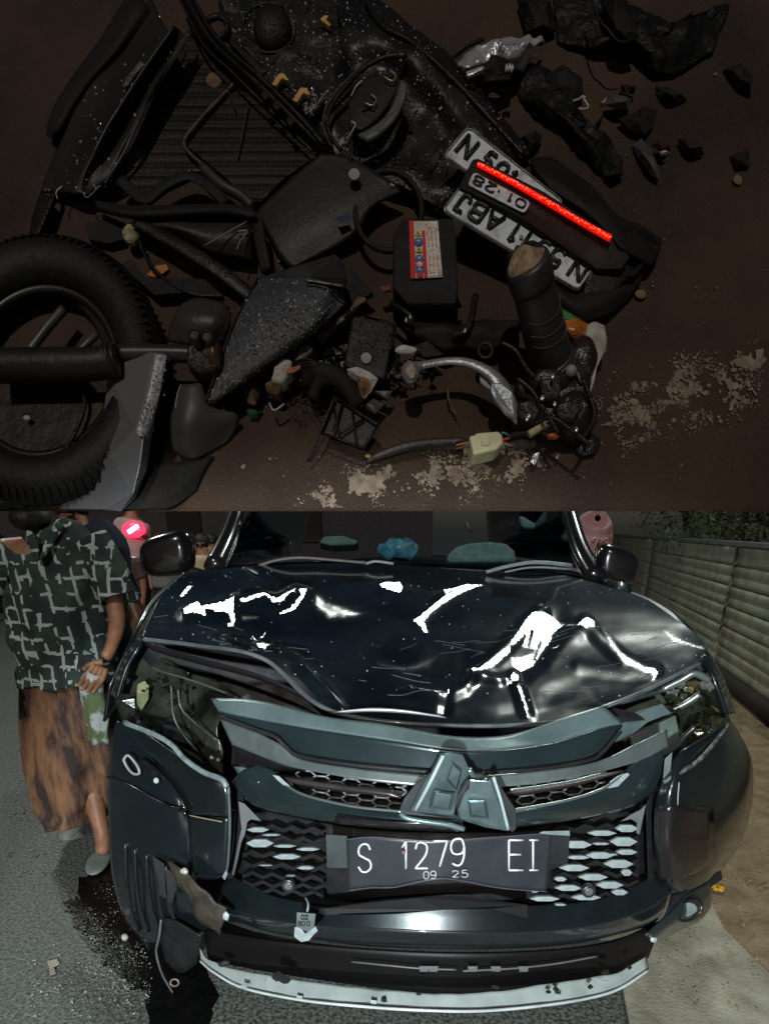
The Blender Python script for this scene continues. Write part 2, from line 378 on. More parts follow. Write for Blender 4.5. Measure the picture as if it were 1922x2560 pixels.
# ---- scooter body shell (left)
t = thing('scooter_leg_shield', S('T1', 500, 700), 'long curved dark body shell with a snapped lower edge, leaning over the textured floor mats', 'body panel')
_sh = loft('shell', [SS('T1', [(720, 20, .04), (560, 190, .04), (440, 330, .05), (340, 480, .045), (270, 640, .04), (200, 790, .03), (150, 930, .02)]),
               SS('T1', [(800, 80, .07), (640, 250, .065), (500, 420, .06), (410, 570, .055), (340, 720, .05), (270, 860, .04), (240, 930, .03)]),
               SS('T1', [(835, 85, .10), (690, 290, .10), (590, 445, .10), (500, 590, .09), (430, 725, .075), (370, 840, .06), (330, 940, .045)]),
               SS('T1', [(870, 90, .08), (715, 335, .07), (625, 480, .065), (545, 610, .06), (475, 735, .055), (420, 835, .05), (385, 950, .04)]),
               SS('T1', [(900, 130, .08), (760, 350, .085), (680, 500, .08), (610, 640, .07), (550, 760, .055), (500, 860, .045), (440, 935, .03)]),
               SS('T1', [(935, 105, .06), (850, 230, .06), (750, 390, .055), (680, 560, .05), (620, 700, .04), (570, 820, .03), (480, 905, .02)])], 'greyp', t, 60, 60, .004)
drops(_sh, 110, 1, 'water bead')
tube('chipped_edge', SS('T1', [(330, 925, .045), (365, 935, .05), (395, 963, .052), (455, 905, .04), (478, 908, .03), (520, 850, .035)]), .0011, mat('torn plastic edge', (.3, .29, .27), .5), t, 5, 24)
loft('lower_tongue', [SS('T1', [(150, 930, .02), (110, 1050, .02), (70, 1200, .02), (0, 1340, .015)]), SS('T1', [(215, 960, .035), (165, 1080, .035), (110, 1210, .03), (40, 1330, .02)]),
                      SS('T1', [(245, 905, .02), (215, 1040, .02), (140, 1190, .015), (60, 1330, .01)])], 'shell', t, 20, 10, .004)
tube('broken_rim', SS('T1', [(262, 905, .04), (232, 935, .045), (238, 972, .045)]), .0016, 'paper', t, 5, 8)
loft('pale_strip', [SS('T1', [(905, 110, .082), (800, 290, .083), (700, 470, .08), (620, 640, .072), (550, 790, .06), (480, 900, .04)]), SS('T1', [(935, 108, .075), (860, 235, .076), (760, 400, .074), (690, 560, .068), (620, 710, .06), (520, 860, .045)])], mat('pale shell plastic', (.062, .064, .062), .45, col2=(.035, .035, .033), nscale=10, drops=.3), t, 40, 6, .003)
tube('ridge_highlight', SS('T1', [(835, 85, .103), (690, 290, .103), (590, 445, .103), (500, 590, .093), (430, 725, .078)]), .0022, mat('pale shell plastic', (0, 0, 0)), t, 6, 40)  # ridge highlight drawn in as a pale line along the shell
panel('scuffed_strip', SS('T1', [(575, 385, .105), (590, 345, .105), (640, 280, .108), (670, 250, .108), (690, 270, .108), (640, 320, .106), (600, 380, .105)]), .002, mat('scuffed wet plastic', (.14, .14, .14), .35, col2=(.02, .02, .02), nscale=160, bump=1, bscale=200, drops=.8), t)
loft('side_wing', [SS('T1', [(600, 10, .03), (450, 150, .03), (330, 310, .03), (240, 450, .03), (190, 560, .025), (180, 640, .015)]),
                   SS('T1', [(680, 40, .06), (530, 190, .06), (400, 340, .06), (300, 480, .055), (240, 600, .045), (215, 664, .02)]),
                   SS('T1', [(760, 60, .03), (600, 220, .03), (470, 360, .03), (380, 480, .03), (320, 590, .025), (270, 655, .015)])], 'shell_d', t, 30, 10, .004)
# ---- textured floor mats
t = thing('floor_mat', S('T1', 800, 600), 'large dark footboard mat with a fine raised grid and two rusty discs', 'floor mat')
panel('mat_sheet', SS('T1', [(925, 120, .02), (830, 200, .02), (740, 390, .02), (640, 640, .02), (520, 870, .02), (620, 900, .02), (690, 965, .02), (800, 880, .02), (930, 820, .02), (1000, 830, .02), (885, 690, .02), (960, 570, .02), (1150, 375, .02), (1090, 290, .02)]), .012, 'tread', t)
disc('rusty_disc', S('T1', 1048, 350, .0225), .012, .003, 'rust', t); disc('rusty_disc', S('T1', 640, 755, .0225), .013, .003, 'rust', t)
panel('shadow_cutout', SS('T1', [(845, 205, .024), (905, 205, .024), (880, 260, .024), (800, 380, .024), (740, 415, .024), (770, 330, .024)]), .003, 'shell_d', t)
t = thing('floor_mat', S('T1', 1250, 700), 'smaller dark footboard mat with raised grid, beneath the long diagonal rail', 'floor mat')
panel('mat_sheet', SS('T1', [(970, 560, .026), (1140, 380, .026), (1260, 440, .026), (1590, 740, .026), (1400, 870, .026), (1290, 985, .026), (1230, 975, .026), (1110, 860, .026), (905, 690, .026)]), .012, 'tread', t)
tube('edge_strip', SS('T1', [(1155, 370, .034), (1080, 450, .034), (960, 580, .036), (895, 690, .036), (995, 800, .034), (1060, 870, .032), (1150, 945, .03)]), .0042, mat('muddy edge strip', (.085, .05, .025), .5, col2=(.02, .014, .01), nscale=30, drops=.4), t, 8, 40)
tube('stay_wire', SS('T1', [(1100, 310, .04), (1125, 410, .04), (1160, 510, .036)]), .002, 'greyp', t, 6)
tube('stay_wire', SS('T1', [(1225, 480, .034), (1200, 620, .034), (1170, 760, .034)]), .002, mat('blue grey strip', (.03, .035, .05), .5), t, 6)
# ---- long rails
t = thing('body_rail', S('T1', 1250, 380), 'long black double rail running diagonally down beside the storage box', 'rail')
loft('rail', [SS('T1', [(860, 15, .04), (1000, 180, .04), (1200, 370, .04), (1400, 560, .04), (1600, 740, .035)]), SS('T1', [(890, 10, .07), (1040, 150, .07), (1240, 330, .07), (1420, 510, .07), (1630, 715, .06)]),
              SS('T1', [(930, 5, .05), (1090, 150, .05), (1280, 320, .05), (1460, 490, .05), (1660, 690, .045)])], 'shell', t, 30, 10, .003)
tube('rib', SS('T1', [(865, 20, .062), (990, 165, .06), (1140, 310, .06), (1260, 430, .06), (1580, 745, .05)]), .003, 'shell', t, 8, 30)
tube('rib', SS('T1', [(930, 20, .08), (1060, 130, .08), (1300, 350, .078), (1480, 530, .074), (1620, 690, .065)]), .0035, 'shell', t, 8, 30)
for (a, b_) in ((1310, 425), (1370, 480), (1440, 560)):
    panel('clamp', SS('T1', [(a - 20, b_, .08), (a, b_ - 25, .08), (a + 28, b_ + 5, .08), (a + 5, b_ + 30, .08)]), .01, 'shell', t)
# ---- storage box
t = thing('storage_box', S('T2', 350, 300), 'wet black under-seat box floor with a round dome and tan clips', 'storage box')
_bf = loft('floor_skin', [SS('T2', [(-130, 12, .0312), (200, 8, .0312), (555, 5, .0312)]), SS('T2', [(0, 200, .0312), (300, 180, .0312), (680, 180, .0312)]), SS('T2', [(250, 420, .0312), (400, 430, .0312), (540, 420, .0312)]), SS('T2', [(420, 590, .0312), (430, 600, .0312), (440, 590, .0312)])], 'shell', t, 40, 40, .001, rough=.004, rs=40)
drops(_bf, 450, 4, 'water bead')
panel('floor', SS('T2', [(-140, 10, .03), (560, 0, .03), (790, 150, .03), (680, 300, .03), (430, 620, .03), (130, 380, .03), (-60, 180, .03)]), .02, 'shell', t)
blob('dome', S('T2', 195, 105, .035), .043, .046, .028, 'shell', t, seg=28, rings=14)
ring('dome_ring', S('T2', 175, 95, .032), .040, .038, .002, 'shell', t, seg=40, s2=6)
ring('port', S('T1', 1065, 80, .04), .016, .016, .004, 'shell', t, seg=24, s2=6)
tube('seam', SS('T2', [(135, 375, .032), (330, 130, .032), (420, 20, .032)]), .002, 'greyp', t, 6)
tube('front_lip', SS('T2', [(440, 605, .042), (560, 440, .046), (680, 290, .046), (770, 150, .044)]), .0055, 'shell', t, 8)
tube('beaded_lip', SS('T2', [(440, 580, .05), (480, 520, .05), (540, 440, .05)]), .0022, mat('water beads', (.3, .3, .3), .12, bump=1, bscale=300, drops=1, dscale=260), t, 6)
def clip(c, pts, h=.05): panel('clip', [S(c, x, y, h) for x, y in pts], .007, 'yellow', t, .001)
clip('T2', [(590, 150), (655, 70), (672, 88), (630, 140), (655, 178), (640, 186)]); clip('T2', [(475, 40), (500, 15), (525, 20), (512, 42), (540, 72), (528, 82)])
clip('T2', [(188, 425), (235, 360), (262, 362), (292, 402), (278, 404), (250, 388), (215, 438)]); clip('T2', [(310, 520), (360, 445), (395, 448), (417, 485), (402, 490), (378, 475), (340, 532)])
panel('tag', SS('T2', [(412, 295, .034), (435, 250, .034), (465, 262, .034), (440, 312, .034)]), .002, 'greyp', t)
# ---- rear shell
t = thing('rear_seat_shell', S('T2', 1000, 500), 'broad wet black rear shell curving behind the number plates', 'body panel')
_rs = loft('shell', [SS('T2', [(560, 5, .04), (760, 20, .03), (1010, 90, .02), (1240, 260, .02), (1450, 470, .02), (1640, 720, .02), (1720, 860, .02)]),
               SS('T2', [(600, 90, .07), (780, 130, .075), (990, 230, .08), (1170, 400, .08), (1330, 570, .08), (1480, 760, .07), (1560, 900, .05)]),
               SS('T2', [(560, 330, .07), (700, 350, .05), (900, 420, .045), (1050, 560, .045), (1180, 700, .045), (1300, 860, .045), (1400, 980, .04)]),
               SS('T2', [(500, 560, .06), (600, 640, .05), (740, 760, .045), (900, 870, .045), (1040, 960, .045), (1200, 1050, .04), (1300, 1100, .035)]),
               SS('T2', [(470, 740, .04), (570, 850, .04), (700, 930, .04), (840, 1000, .04), (980, 1060, .04), (1120, 1130, .03), (1250, 1180, .02)])], 'shell', t, 70, 50, .004, rough=.006, rs=26)
drops(_rs, 500, 6, 'water bead')
tube('rim_ridge', SS('T2', [(740, 20, .06), (830, 75, .075), (1000, 170, .08), (1180, 320, .08), (1360, 500, .075), (1560, 720, .06), (1680, 850, .05)]), .0045, 'shell', t, 8, 50)
tube('arch_ridge', SS('T2', [(990, 255, .092), (860, 270, .09), (740, 330, .088), (640, 430, .086), (560, 530, .082), (520, 630, .078), (535, 730, .074), (600, 820, .07)]), .0045, 'shell', t, 8, 50)
tube('arch_ridge', SS('T2', [(760, 285, .082), (640, 400, .08), (560, 490, .078), (500, 600, .072), (505, 720, .066), (545, 800, .062)]), .003, mat('shiny rib', (.05, .05, .05), .25, drops=.5), t, 8, 40)
for k in range(9):
    a = k / 8; x = 600 + 760 * a; y = 800 + 330 * a
    tube('rib', SS('T2', [(x + 20, y - 40, .055), (x + 45, y - 70, .06), (x + 60, y - 110, .062)]), .002, 'shell_d', t, 5)
panel('dash', SS('T2', [(672, 885, .06), (682, 878, .06), (708, 896, .06), (700, 905, .06)]), .002, 'paper', t)
panel('dash', SS('T2', [(780, 955, .06), (790, 950, .06), (812, 966, .06), (804, 974, .06)]), .002, 'paper', t)
panel('dash', SS('T2', [(888, 1018, .06), (898, 1012, .06), (918, 1028, .06), (910, 1034, .06)]), .002, 'paper', t)
tube('spring', SS('T2', [(1100, 890, .07), (1150, 830, .075), (1200, 760, .07)]), .0018, 'greyp', t, 6)
# instrument-like fan piece
t = thing('round_cover', S('T2', 830, 560), 'dusty grey fan-shaped cover with square brass clips inside the rear shell', 'cover')
loft('cover', [SS('T2', [(645, 620, .10), (650, 520, .10), (720, 410, .10), (800, 375, .10), (930, 365, .10)]), SS('T2', [(650, 680, .102), (740, 540, .104), (820, 490, .104), (880, 440, .104), (950, 400, .102)]),
               SS('T2', [(720, 700, .10), (800, 650, .10), (860, 580, .10), (910, 500, .10), (955, 410, .10)])], 'greyp', t, 24, 14, .004)
loft('rim', [SS('T2', [(700, 725, .098), (800, 670, .1), (880, 590, .1), (930, 490, .1), (950, 410, .1)]), SS('T2', [(750, 748, .108), (830, 705, .11), (920, 610, .112), (965, 520, .112), (985, 450, .108)])],
     mat('pale worn rim', (.13, .13, .13), .5, col2=(.05, .05, .05), nscale=60, drops=.3), t, 20, 5, .006)
tube('pale_edge', SS('T2', [(660, 500, .104), (690, 440, .106), (725, 408, .106)]), .0018, 'paper', t, 5)
panel('hole', SS('T2', [(745, 515, .107), (770, 485, .107), (812, 515, .107), (785, 560, .107), (720, 590, .107)]), .0015, 'shell_d', t)
for pts in ([(775, 488), (808, 518), (785, 555), (740, 538)], [(890, 345), (925, 380), (900, 410), (850, 380)]):
    tube('brass_clip', SS('T2', pts, .113), .0016, mat('brass wire', (.55, .42, .22), .35, metal=.6), t, 5, 12)
tube('brass_clip', SS('T2', [(660, 650), (685, 668), (650, 730), (632, 755)], .108), .0016, 'paper', t, 5, 12)
panel('bright_chip', SS('T2', [(985, 618, .07), (1010, 610, .07), (1030, 635, .07), (1000, 640, .07)]), .002, 'greyp', t)
# ---- centre grey panel
t = thing('side_cover', S('T2', 450, 1150), 'broad dusty dark grey side cover below the diagonal rail, with one pale round plug', 'body panel')
loft('cover', [SS('T2', [(480, 840, .06), (330, 960, .05), (180, 1100, .04), (100, 1180, .03)]), SS('T2', [(640, 860, .062), (480, 1010, .058), (300, 1180, .048), (170, 1320, .035)]),
               SS('T2', [(860, 980, .062), (640, 1120, .058), (430, 1280, .048), (230, 1440, .03)]), SS('T2', [(960, 1060, .05), (780, 1160, .05), (660, 1330, .04), (300, 1530, .02)])], 'greyp', t, 30, 22, .005, rough=.0008, rs=14)
disc('plug', S('T2', 677, 958, .086), .0085, .004, mat('pale grey plug', (.3, .29, .28), .5), t)
ring('cable_loop', S('T2', 880, 1180, .05), .05, .06, .004, 'shell_d', t, seg=40, s2=8)
panel('blue_scrap', SS('T2', [(570, 1215, .07), (640, 1200, .07), (655, 1225, .07), (590, 1250, .07)]), .002, mat('dirty blue plastic', (.015, .03, .09), .4), t)
# ---- chrome headlight
t = thing('broken_headlight', S('T3', 330, 230), 'smashed headlight with bright chromed reflector facets lying behind the rear shell', 'headlight')
loft('reflector', [SS('T3', [(130, 265, .03), (190, 200, .05), (270, 158, .06), (440, 120, .06), (520, 128, .05), (580, 148, .03)]),
                   SS('T3', [(150, 290, .05), (230, 240, .075), (320, 200, .07), (400, 180, .085), (470, 170, .075), (530, 165, .05)]),
                   SS('T3', [(175, 318, .045), (250, 285, .06), (320, 250, .05), (380, 240, .075), (440, 230, .07), (490, 190, .05)]),
                   SS('T3', [(190, 322, .02), (260, 325, .03), (340, 310, .03), (410, 310, .035), (460, 290, .03), (498, 240, .02)])], 'chrome', t, 46, 22, .003, rough=.006, rs=60, )
for (x, y, s) in ((345, 165, 22), (385, 155, 14), (415, 150, 14), (440, 165, 12), (360, 185, 16)):
    blob('bulb_facet', S('T3', x, y, .082), s * .0003, s * .0003, .006, 'chrome', t, seg=7, rings=4)
for k, (x, y) in enumerate(((375, 285), (390, 282), (404, 286))):
    blob('lamp_petal', S('T3', x, y, .085), .0035, .009, .006, 'chrome', t, seg=8, rings=5)
panel('chrome_bar', SS('T3', [(170, 300, .075), (255, 270, .08), (268, 285, .08), (180, 322, .075)]), .006, 'chrome', t)
panel('dark_slot', SS('T3', [(262, 275, .088), (278, 262, .088), (295, 272, .088), (285, 290, .088), (270, 295, .088)]), .003, 'shell_d', t)
loft('socket', [SS('T3', [(215, 355, .02), (290, 320, .05), (400, 312, .05)]), SS('T3', [(235, 385, .02), (300, 352, .06), (400, 345, .05)]), SS('T3', [(260, 405, .01), (330, 385, .02), (405, 375, .02)])], 'shell', t, 16, 8, .004)
for a in (0, 22):
    tube('fin', SS('T3', [(95 + a, 235 - a * .3, .02), (160 + a, 180 - a * .3, .03), (245 + a * .6, 140, .03)]), .003, 'shell', t, 6)
# ---- dark debris at the upper right
def shard(label, c, pts, m='shell_d', h=.02, th=.006, name='plastic_shard', cat='debris', lift=.02):
    rnd = random.Random(len(label) + int(pts[0][0])); n = len(pts)
    cx = sum(p[0] for p in pts) / n; cy = sum(p[1] for p in pts) / n
    if c == 'T3': pts = [(p[0], p[1] - (100 if p[1] <= 62 else 0)) for p in pts]
    vs_ = [S(c, cx, cy, h + lift)] + [S(c, p[0], p[1], h + rnd.uniform(-.25, .35) * lift) for p in pts]
    mid = [V3(vs_[0]).lerp(v, .55) - AX * rnd.uniform(-.1, .5) * lift for v in vs_[1:]]
    vs_ += mid; fs = []
    for i in range(n):
        j = (i + 1) % n; fs += [(1 + n + i, 1 + i, 1 + j, 1 + n + j), (0, 1 + n + i, 1 + n + j)]
    big = max(p[0] for p in pts) - min(p[0] for p in pts) > 200
    o = mesh(name, vs_, [f[::-1] for f in fs], m, None, smooth=False, solid=th, bevel=.0012)
    if big:
        sm_ = o.modifiers.new('sd', 'SUBSURF'); sm_.subdivision_type = 'SIMPLE'; sm_.levels = 3; sm_.render_levels = 3
        tx = bpy.data.textures.new('wobble', 'CLOUDS'); tx.noise_scale = .03; dm = o.modifiers.new('d', 'DISPLACE'); dm.texture = tx; dm.strength = .013
    return tagp(o, label, cat)
shard('long dark fairing piece running down right from the chromed headlight', 'T3', [(400, 320), (500, 240), (640, 330), (760, 520), (900, 640), (960, 760), (900, 850), (740, 720), (700, 610), (520, 540), (440, 450)], mat('shaded black plastic', (.0045, .004, .004), .55, spec=.25, bump=.4, bscale=60, drops=.5), .01, .006, 'fairing_piece', 'debris', .028)
shard('black sheet of bodywork along the top edge right of the headlight', 'T3', [(610, 20), (900, 10), (1000, 60), (1300, 110), (1500, 60), (1420, 200), (1230, 320), (1130, 300), (960, 200), (800, 190), (640, 150)], mat('shaded black plastic', (0, 0, 0)), .01, .006, 'fairing_piece', 'debris', .028)
shard('dark purple scrap above the chromed headlight', 'T3', [(430, 30), (600, 40), (630, 90), (560, 125), (470, 100)], 'shell', .01)
shard('dark ridge of plastic with a pale crease at the top right', 'T3', [(840, 15), (870, 60), (930, 140), (990, 160), (1040, 130), (980, 60), (900, 10)], 'shell', .05, .004, lift=.02)
tube_o = tube('bent_wire', SS('T3', [(800, 20, .08), (850, 45, .09), (890, 90, .09), (935, 145, .085), (990, 155, .08)]), .0022, 'greyp', None, 6); tagp(tube_o, 'thin grey bent wire at the top right edge of the wreck', 'wire')
shard('dark block of plastic beside two small pale clips', 'T3', [(580, 320), (660, 260), (760, 330), (770, 430), (700, 460), (600, 420)], 'shell_d', .02)
shard('crumpled translucent grey scrap right of the pale clips', 'T3', [(880, 430), (960, 420), (1010, 440), (990, 500), (920, 490), (870, 470)], 'smoke', .02)
shard('small pale wedge left of the translucent scrap', 'T3', [(838, 480), (885, 425), (870, 482)], 'paper', .03)
shard('small square dark scrap above the broken black bracket', 'T3', [(950, 370), (1030, 375), (1025, 415), (955, 410)], 'shell_d', .01)
shard('broken black bracket with sharp corners on the right', 'T3', [(940, 540), (1040, 500), (1070, 470), (1140, 500), (1120, 580), (1080, 620), (1000, 600)], 'shell_d', .01)
shard('flat oval dark scrap at the far right', 'T3', [(1130, 370), (1200, 400), (1290, 445), (1240, 455), (1160, 430)], 'shell_d', .005)
shard('long translucent shard pointing down beside the red scrap', 'T3', [(1010, 670), (1060, 640), (1110, 700), (1150, 800), (1150, 855), (1100, 820), (1040, 740)], 'smoke', .01)
shard('small red scrap beside the translucent shard', 'T3', [(1110, 665), (1190, 680), (1210, 700), (1150, 710)], mat('dark red plastic', (.10, .012, .01), .35), .01)
shard('tiny pale chip below the red scrap', 'T3', [(1150, 705), (1180, 698), (1200, 715), (1165, 725)], 'paper', .02, lift=.005)
shard('dark scrap right of the red scrap', 'T3', [(1240, 640), (1310, 660), (1380, 720), (1330, 740), (1260, 700)], 'shell_d', .005)
shard('dark scrap near the right edge', 'T3', [(1500, 730), (1600, 700), (1610, 780), (1530, 800)], 'shell_d', .005)
shard('dark lump by the upper right edge', 'T3', [(1470, 290), (1560, 260), (1620, 320), (1610, 440), (1540, 380)], 'shell_d', .005)
shard('dark torn scrap just above the rear holder', 'T3', [(430, 650), (520, 600), (560, 620), (540, 690), (490, 720), (450, 700)], 'shell_d', .01)
shard('dark fragment at the foot of the long fairing piece', 'T3', [(860, 830), (960, 770), (970, 820), (900, 870)], 'shell_d', .01)
for k, pts in enumerate(([(712, 452), (745, 440), (760, 428), (775, 436), (745, 462), (720, 468)], [(740, 490), (770, 492), (790, 480), (765, 438), (778, 440), (795, 482), (760, 500)])):
    o = tube('pale_clip', SS('T3', [(a, b_, .07) for a, b_ in pts[:4]]), .0022, 'paper', None, 5); tagp(o, ['upper small pale metal clip on the dark plastic', 'lower small pale hooked clip on the dark plastic'][k], 'clip')
tagp(blob('dry_leaf', S('T3', 1545, 850, .006), .011, .011, .004, mat('pale ochre leaf', (.2, .13, .05), .8), None, .003, 90), 'small ochre leaf lying on the bare road at right', 'leaf')
tagp(blob('dry_leaf', S('T6', 1052, 275, .006), .012, .011, .005, mat('brown leaf', (.22, .13, .05), .8), None, .003, 90), 'small brown leaf near the end of the lower number plate', 'leaf')

# ---- number plates
def plate(q, label, text, m='white', hgt=.003, cu=.045, cv=.12, inset=.02, r=.0031, name='number_plate', th=.003, bolts=(), hold=None):
    loc = q(.5, .5); tt = thing(name, loc, label, 'number plate')
    panel('plate', rrect(q, 0, 0, 1, 1, cu, cv, hgt), th, m, tt, .0006, (q(0, 0, 1) - q(0, 0, 0)).normalized() * -1)
    bd = rrect(q, inset * .35, inset, 1 - inset * .35, 1 - inset, cu, cv, hgt + .001); bd.append(bd[0])
    v, f = [], []
    for i in range(len(bd) - 1):
        a, b_ = tube_data([bd[i], bd[i + 1]], .0012, 5, None, len(v)); v += a; f += b_
    mesh('rim', v, f, mat('plate rim', (.12, .125, .13), .5, col2=(.3, .3, .3), nscale=60), tt)
    for (ch, u, vv, wu, hv) in text: glyph(ch, q, u, vv, wu, hv, r, 'ink', tt, hgt + .0012)
    for (u, vv) in bolts: disc('bolt', q(u, vv, hgt + .004), .003, .003, 'alu', tt, 10)
    return tt
ql = quad(S('T6', 828, 128, .05), S('T3', 138, 888, .10), S('T3', 48, 1012, .10), S('T6', 735, 268, .05))
up = 0.2
plate(ql, 'long lower number plate lying upside down, reading N 5911 ABJ, behind the handlebar grip', [('N', .035, up, .085, .58), ('5', .20, up, .075, .58), ('9', .31, up, .075, .58), ('1', .43, up, .06, .58), ('1', .52, up, .06, .58),
      ('A', .655, up, .09, .58), ('B', .775, up, .075, .58), ('J', .885, up, .07, .58)], bolts=((.5, .5),))
qu = quad(S('T3', 52, 738, .10), S('T3', 560, 1090, .075), S('T3', 665, 972, .075), S('T3', 178, 588, .10))
plate(qu, 'upper number plate half hidden under the black holder with the red strip', [('N', .06, .25, .10, .55), ('5', .27, .25, .085, .55), ('9', .40, .25, .085, .55), ('1', .52, .25, .05, .55)], cu=.05, cv=.16)
t = thing('plate_holder', S('T3', 560, 1000, .1), 'black plastic plate holder carrying a lit red strip, between the two number plates', 'plate holder')
panel('body', SS('T3', [(205, 745, .112), (232, 740, .112), (560, 905, .10), (900, 1120, .09), (1000, 1240, .08), (960, 1300, .07), (830, 1300, .07), (820, 1290, .07), (450, 1040, .10), (135, 885, .112), (160, 830, .112)]), .012, 'shell_d', t)
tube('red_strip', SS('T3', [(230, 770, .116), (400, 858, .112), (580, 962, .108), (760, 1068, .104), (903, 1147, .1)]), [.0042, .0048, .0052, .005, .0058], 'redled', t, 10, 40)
bd_ = cr(SS('T3', [(230, 768, .122), (400, 856, .118), (580, 960, .115), (760, 1066, .110), (900, 1145, .106)]), 110); rnd = random.Random(1); bv, bf = [], []
for p in bd_:
    p = p + UP * rnd.uniform(-.0022, .0022) + RT * rnd.uniform(-.001, .001) - AX * .0012; s = rnd.uniform(.0006, .0016); i0 = len(bv)
    bv += [p - RT * s, p + UP * s, p + RT * s, p - UP * s, p - AX * s]; bf += [(i0, i0 + 1, i0 + 4), (i0 + 1, i0 + 2, i0 + 4), (i0 + 2, i0 + 3, i0 + 4), (i0 + 3, i0, i0 + 4)]
tagp(mesh('glowing_beads', bv, bf, mat('orange sparkle bead', (.6, .1, .03), .3, emit=(1, .16, .06), es=1.5), t, False), kind='stuff')  # glowing beads stand for the orange sparkle on the red strip
qs = quad(S('T3', 498, 962, .107), S('T3', 212, 808, .116), S('T3', 178, 872, .116), S('T3', 468, 1018, .107))
panel('expiry_strip', rrect(qs, 0, 0, 1, 1, .06, .25), .002, 'white', t, .0005)
for ch, u in (('0', .05), ('1', .26), ('.', .44), ('2', .58), ('8', .79)): glyph(ch, qs, u, .18, .15 if ch != '1' else .1, .62, .0015, 'ink', t, .001)
loft('tail_guard', [SS('T3', [(500, 740, .01), (600, 735, .015), (700, 800, .015), (830, 900, .01), (940, 1030, .01), (1060, 1080, .01), (1160, 1150, .01)]),
                    SS('T3', [(520, 790, .05), (620, 830, .06), (740, 920, .07), (860, 1010, .075), (960, 1100, .08), (1050, 1150, .06), (1150, 1220, .03)]),
                    SS('T3', [(600, 900, .06), (700, 960, .07), (800, 1030, .08), (890, 1110, .09), (960, 1190, .09), (1040, 1240, .07), (1110, 1290, .03)])], 'shell_d', t, 34, 14, .004)
loft('tail_guard', [SS('T3', [(850, 1130, .09), (960, 1080, .085), (1080, 1110, .05), (1160, 1180, .02)]), SS('T3', [(800, 1290, .06), (930, 1250, .06), (1050, 1220, .05), (1130, 1240, .02)]),
                    SS('T6', [(730, 380, .03), (870, 300, .04), (1000, 190, .04), (1120, 90, .02)])], 'shell', t, 20, 16, .004)
loft('mud_flap', [SS('T6', [(560, 130, .04), (700, 260, .04), (860, 230, .04), (1050, 110, .02)]), SS('T6', [(610, 260, .05), (740, 330, .06), (880, 300, .05), (1060, 200, .02)]),
                  SS('T6', [(620, 340, .03), (740, 410, .04), (870, 390, .03), (1000, 300, .01)])], 'shell_d', t, 20, 12, .004)
panel('bracket', SS('T6', [(960, 190, .06), (1010, 150, .06), (1080, 100, .05), (1030, 180, .05)]), .003, 'greyp', t)
# ---- battery
t = thing('battery', S('T2', 1080, 1400), 'black boxy scooter battery with a red and white warning label', 'battery')
panel('case', SS('D', [(868, 472, .10), (975, 470, .10), (985, 500, .10), (990, 628, .10), (985, 655, .10), (880, 655, .10), (850, 620, .10), (850, 500, .10)]), .07, 'shell_d', t, .003)
panel('front_wall', SS('D', [(853, 600, .08), (990, 600, .08), (985, 688, .03), (890, 690, .03)]), .01, 'shell_d', t, .003)
qb = quad(S('T2', 1012, 1545 + 40, .104), S('T2', 1200, 1545 + 30, .104), S('T2', 1172, 1243, .104), S('T2', 1002, 1245, .104))
def lab(name, u0, v0, u1, v1, m, h=.001): panel(name, [qb(u0, v0, h), qb(u1, v0, h), qb(u1, v1, h), qb(u0, v1, h)], .0008, m, t, 0)
lab('label', 0, 0, 1, 1, mat('label paper', (.55, .53, .46), .5, col2=(.45, .4, .3), nscale=60)); lab('red_band', 0, 0, .16, 1, 'label_r', .002); lab('red_band', .42, .0, .53, .82, 'label_r', .002)
lab('fine_print', .56, .02, .98, .97, 'label_w', .002)
for k in range(3):
    for j in range(2): lab('print_bar', .59 + .13 * k, .06 + .47 * j, .60 + .13 * k + .05, .42 + .47 * j, mat('rusty print', (.40, .16, .10), .6, col2=(.6, .55, .45), nscale=260), .003)
for v in (.12, .32, .62):
    disc('blue_symbol', qb(.29, v, .0035), .006, .001, mat('symbol blue', (.03, .18, .5), .4), t, 14); disc('symbol_dot', qb(.29, v, .0045), .0022, .001, 'label_w', t, 6)
for v in (.48, .77): panel('warning_triangle', [qb(.18, v - .04, .003), qb(.40, v - .04, .003), qb(.29, v + .05, .003)], .001, mat('symbol yellow', (.6, .45, .05), .4), t, 0); panel('triangle_mark', [qb(.27, v - .02, .0045), qb(.31, v - .02, .0045), qb(.29, v + .02, .0045)], .001, 'ink', t, 0)
disc('prohibition_sign', qb(.29, .21, .0035), .006, .001, 'label_r', t, 14); disc('sign_inside', qb(.29, .21, .0045), .004, .001, 'label_w', t, 10)
disc('prohibition_sign', qb(.29, .03 + .02, .0035), .005, .001, 'label_r', t, 14)
# ---- handlebar grip and lever
t = thing('handlebar_grip', S('T6', 600, 600, .05), 'black rubber handlebar grip with mud caked on its upper end', 'handlebar')
ga = S('T6', 600, 610, .06); gb = S('T6', 490, 150, .24)
gd = (gb - ga)
tube('grip', [ga, ga + gd * .35, ga + gd * .75, gb], [.031, .029, .027, .0255], mat('black rubber grip', (.018, .016, .015), .45, col2=(.03, .027, .024), nscale=20, bump=.3, bscale=60), t, 32, 24, k=1)
for f_, rr in ((.0, .036), (-.04, .039), (.03, .034)):
    v, f = tube_data([ga + gd * (f_ - .012), ga + gd * f_, ga + gd * (f_ + .012)], [rr * .94, rr, rr * .94], 32, 5); mesh('flange', v, f, mat('black rubber grip', (0, 0, 0)), t)
gn = gd.normalized(); gx = gn.cross(AX).normalized(); gz = gx.cross(gn)
if gz.dot(AX) > 0: gz = -gz
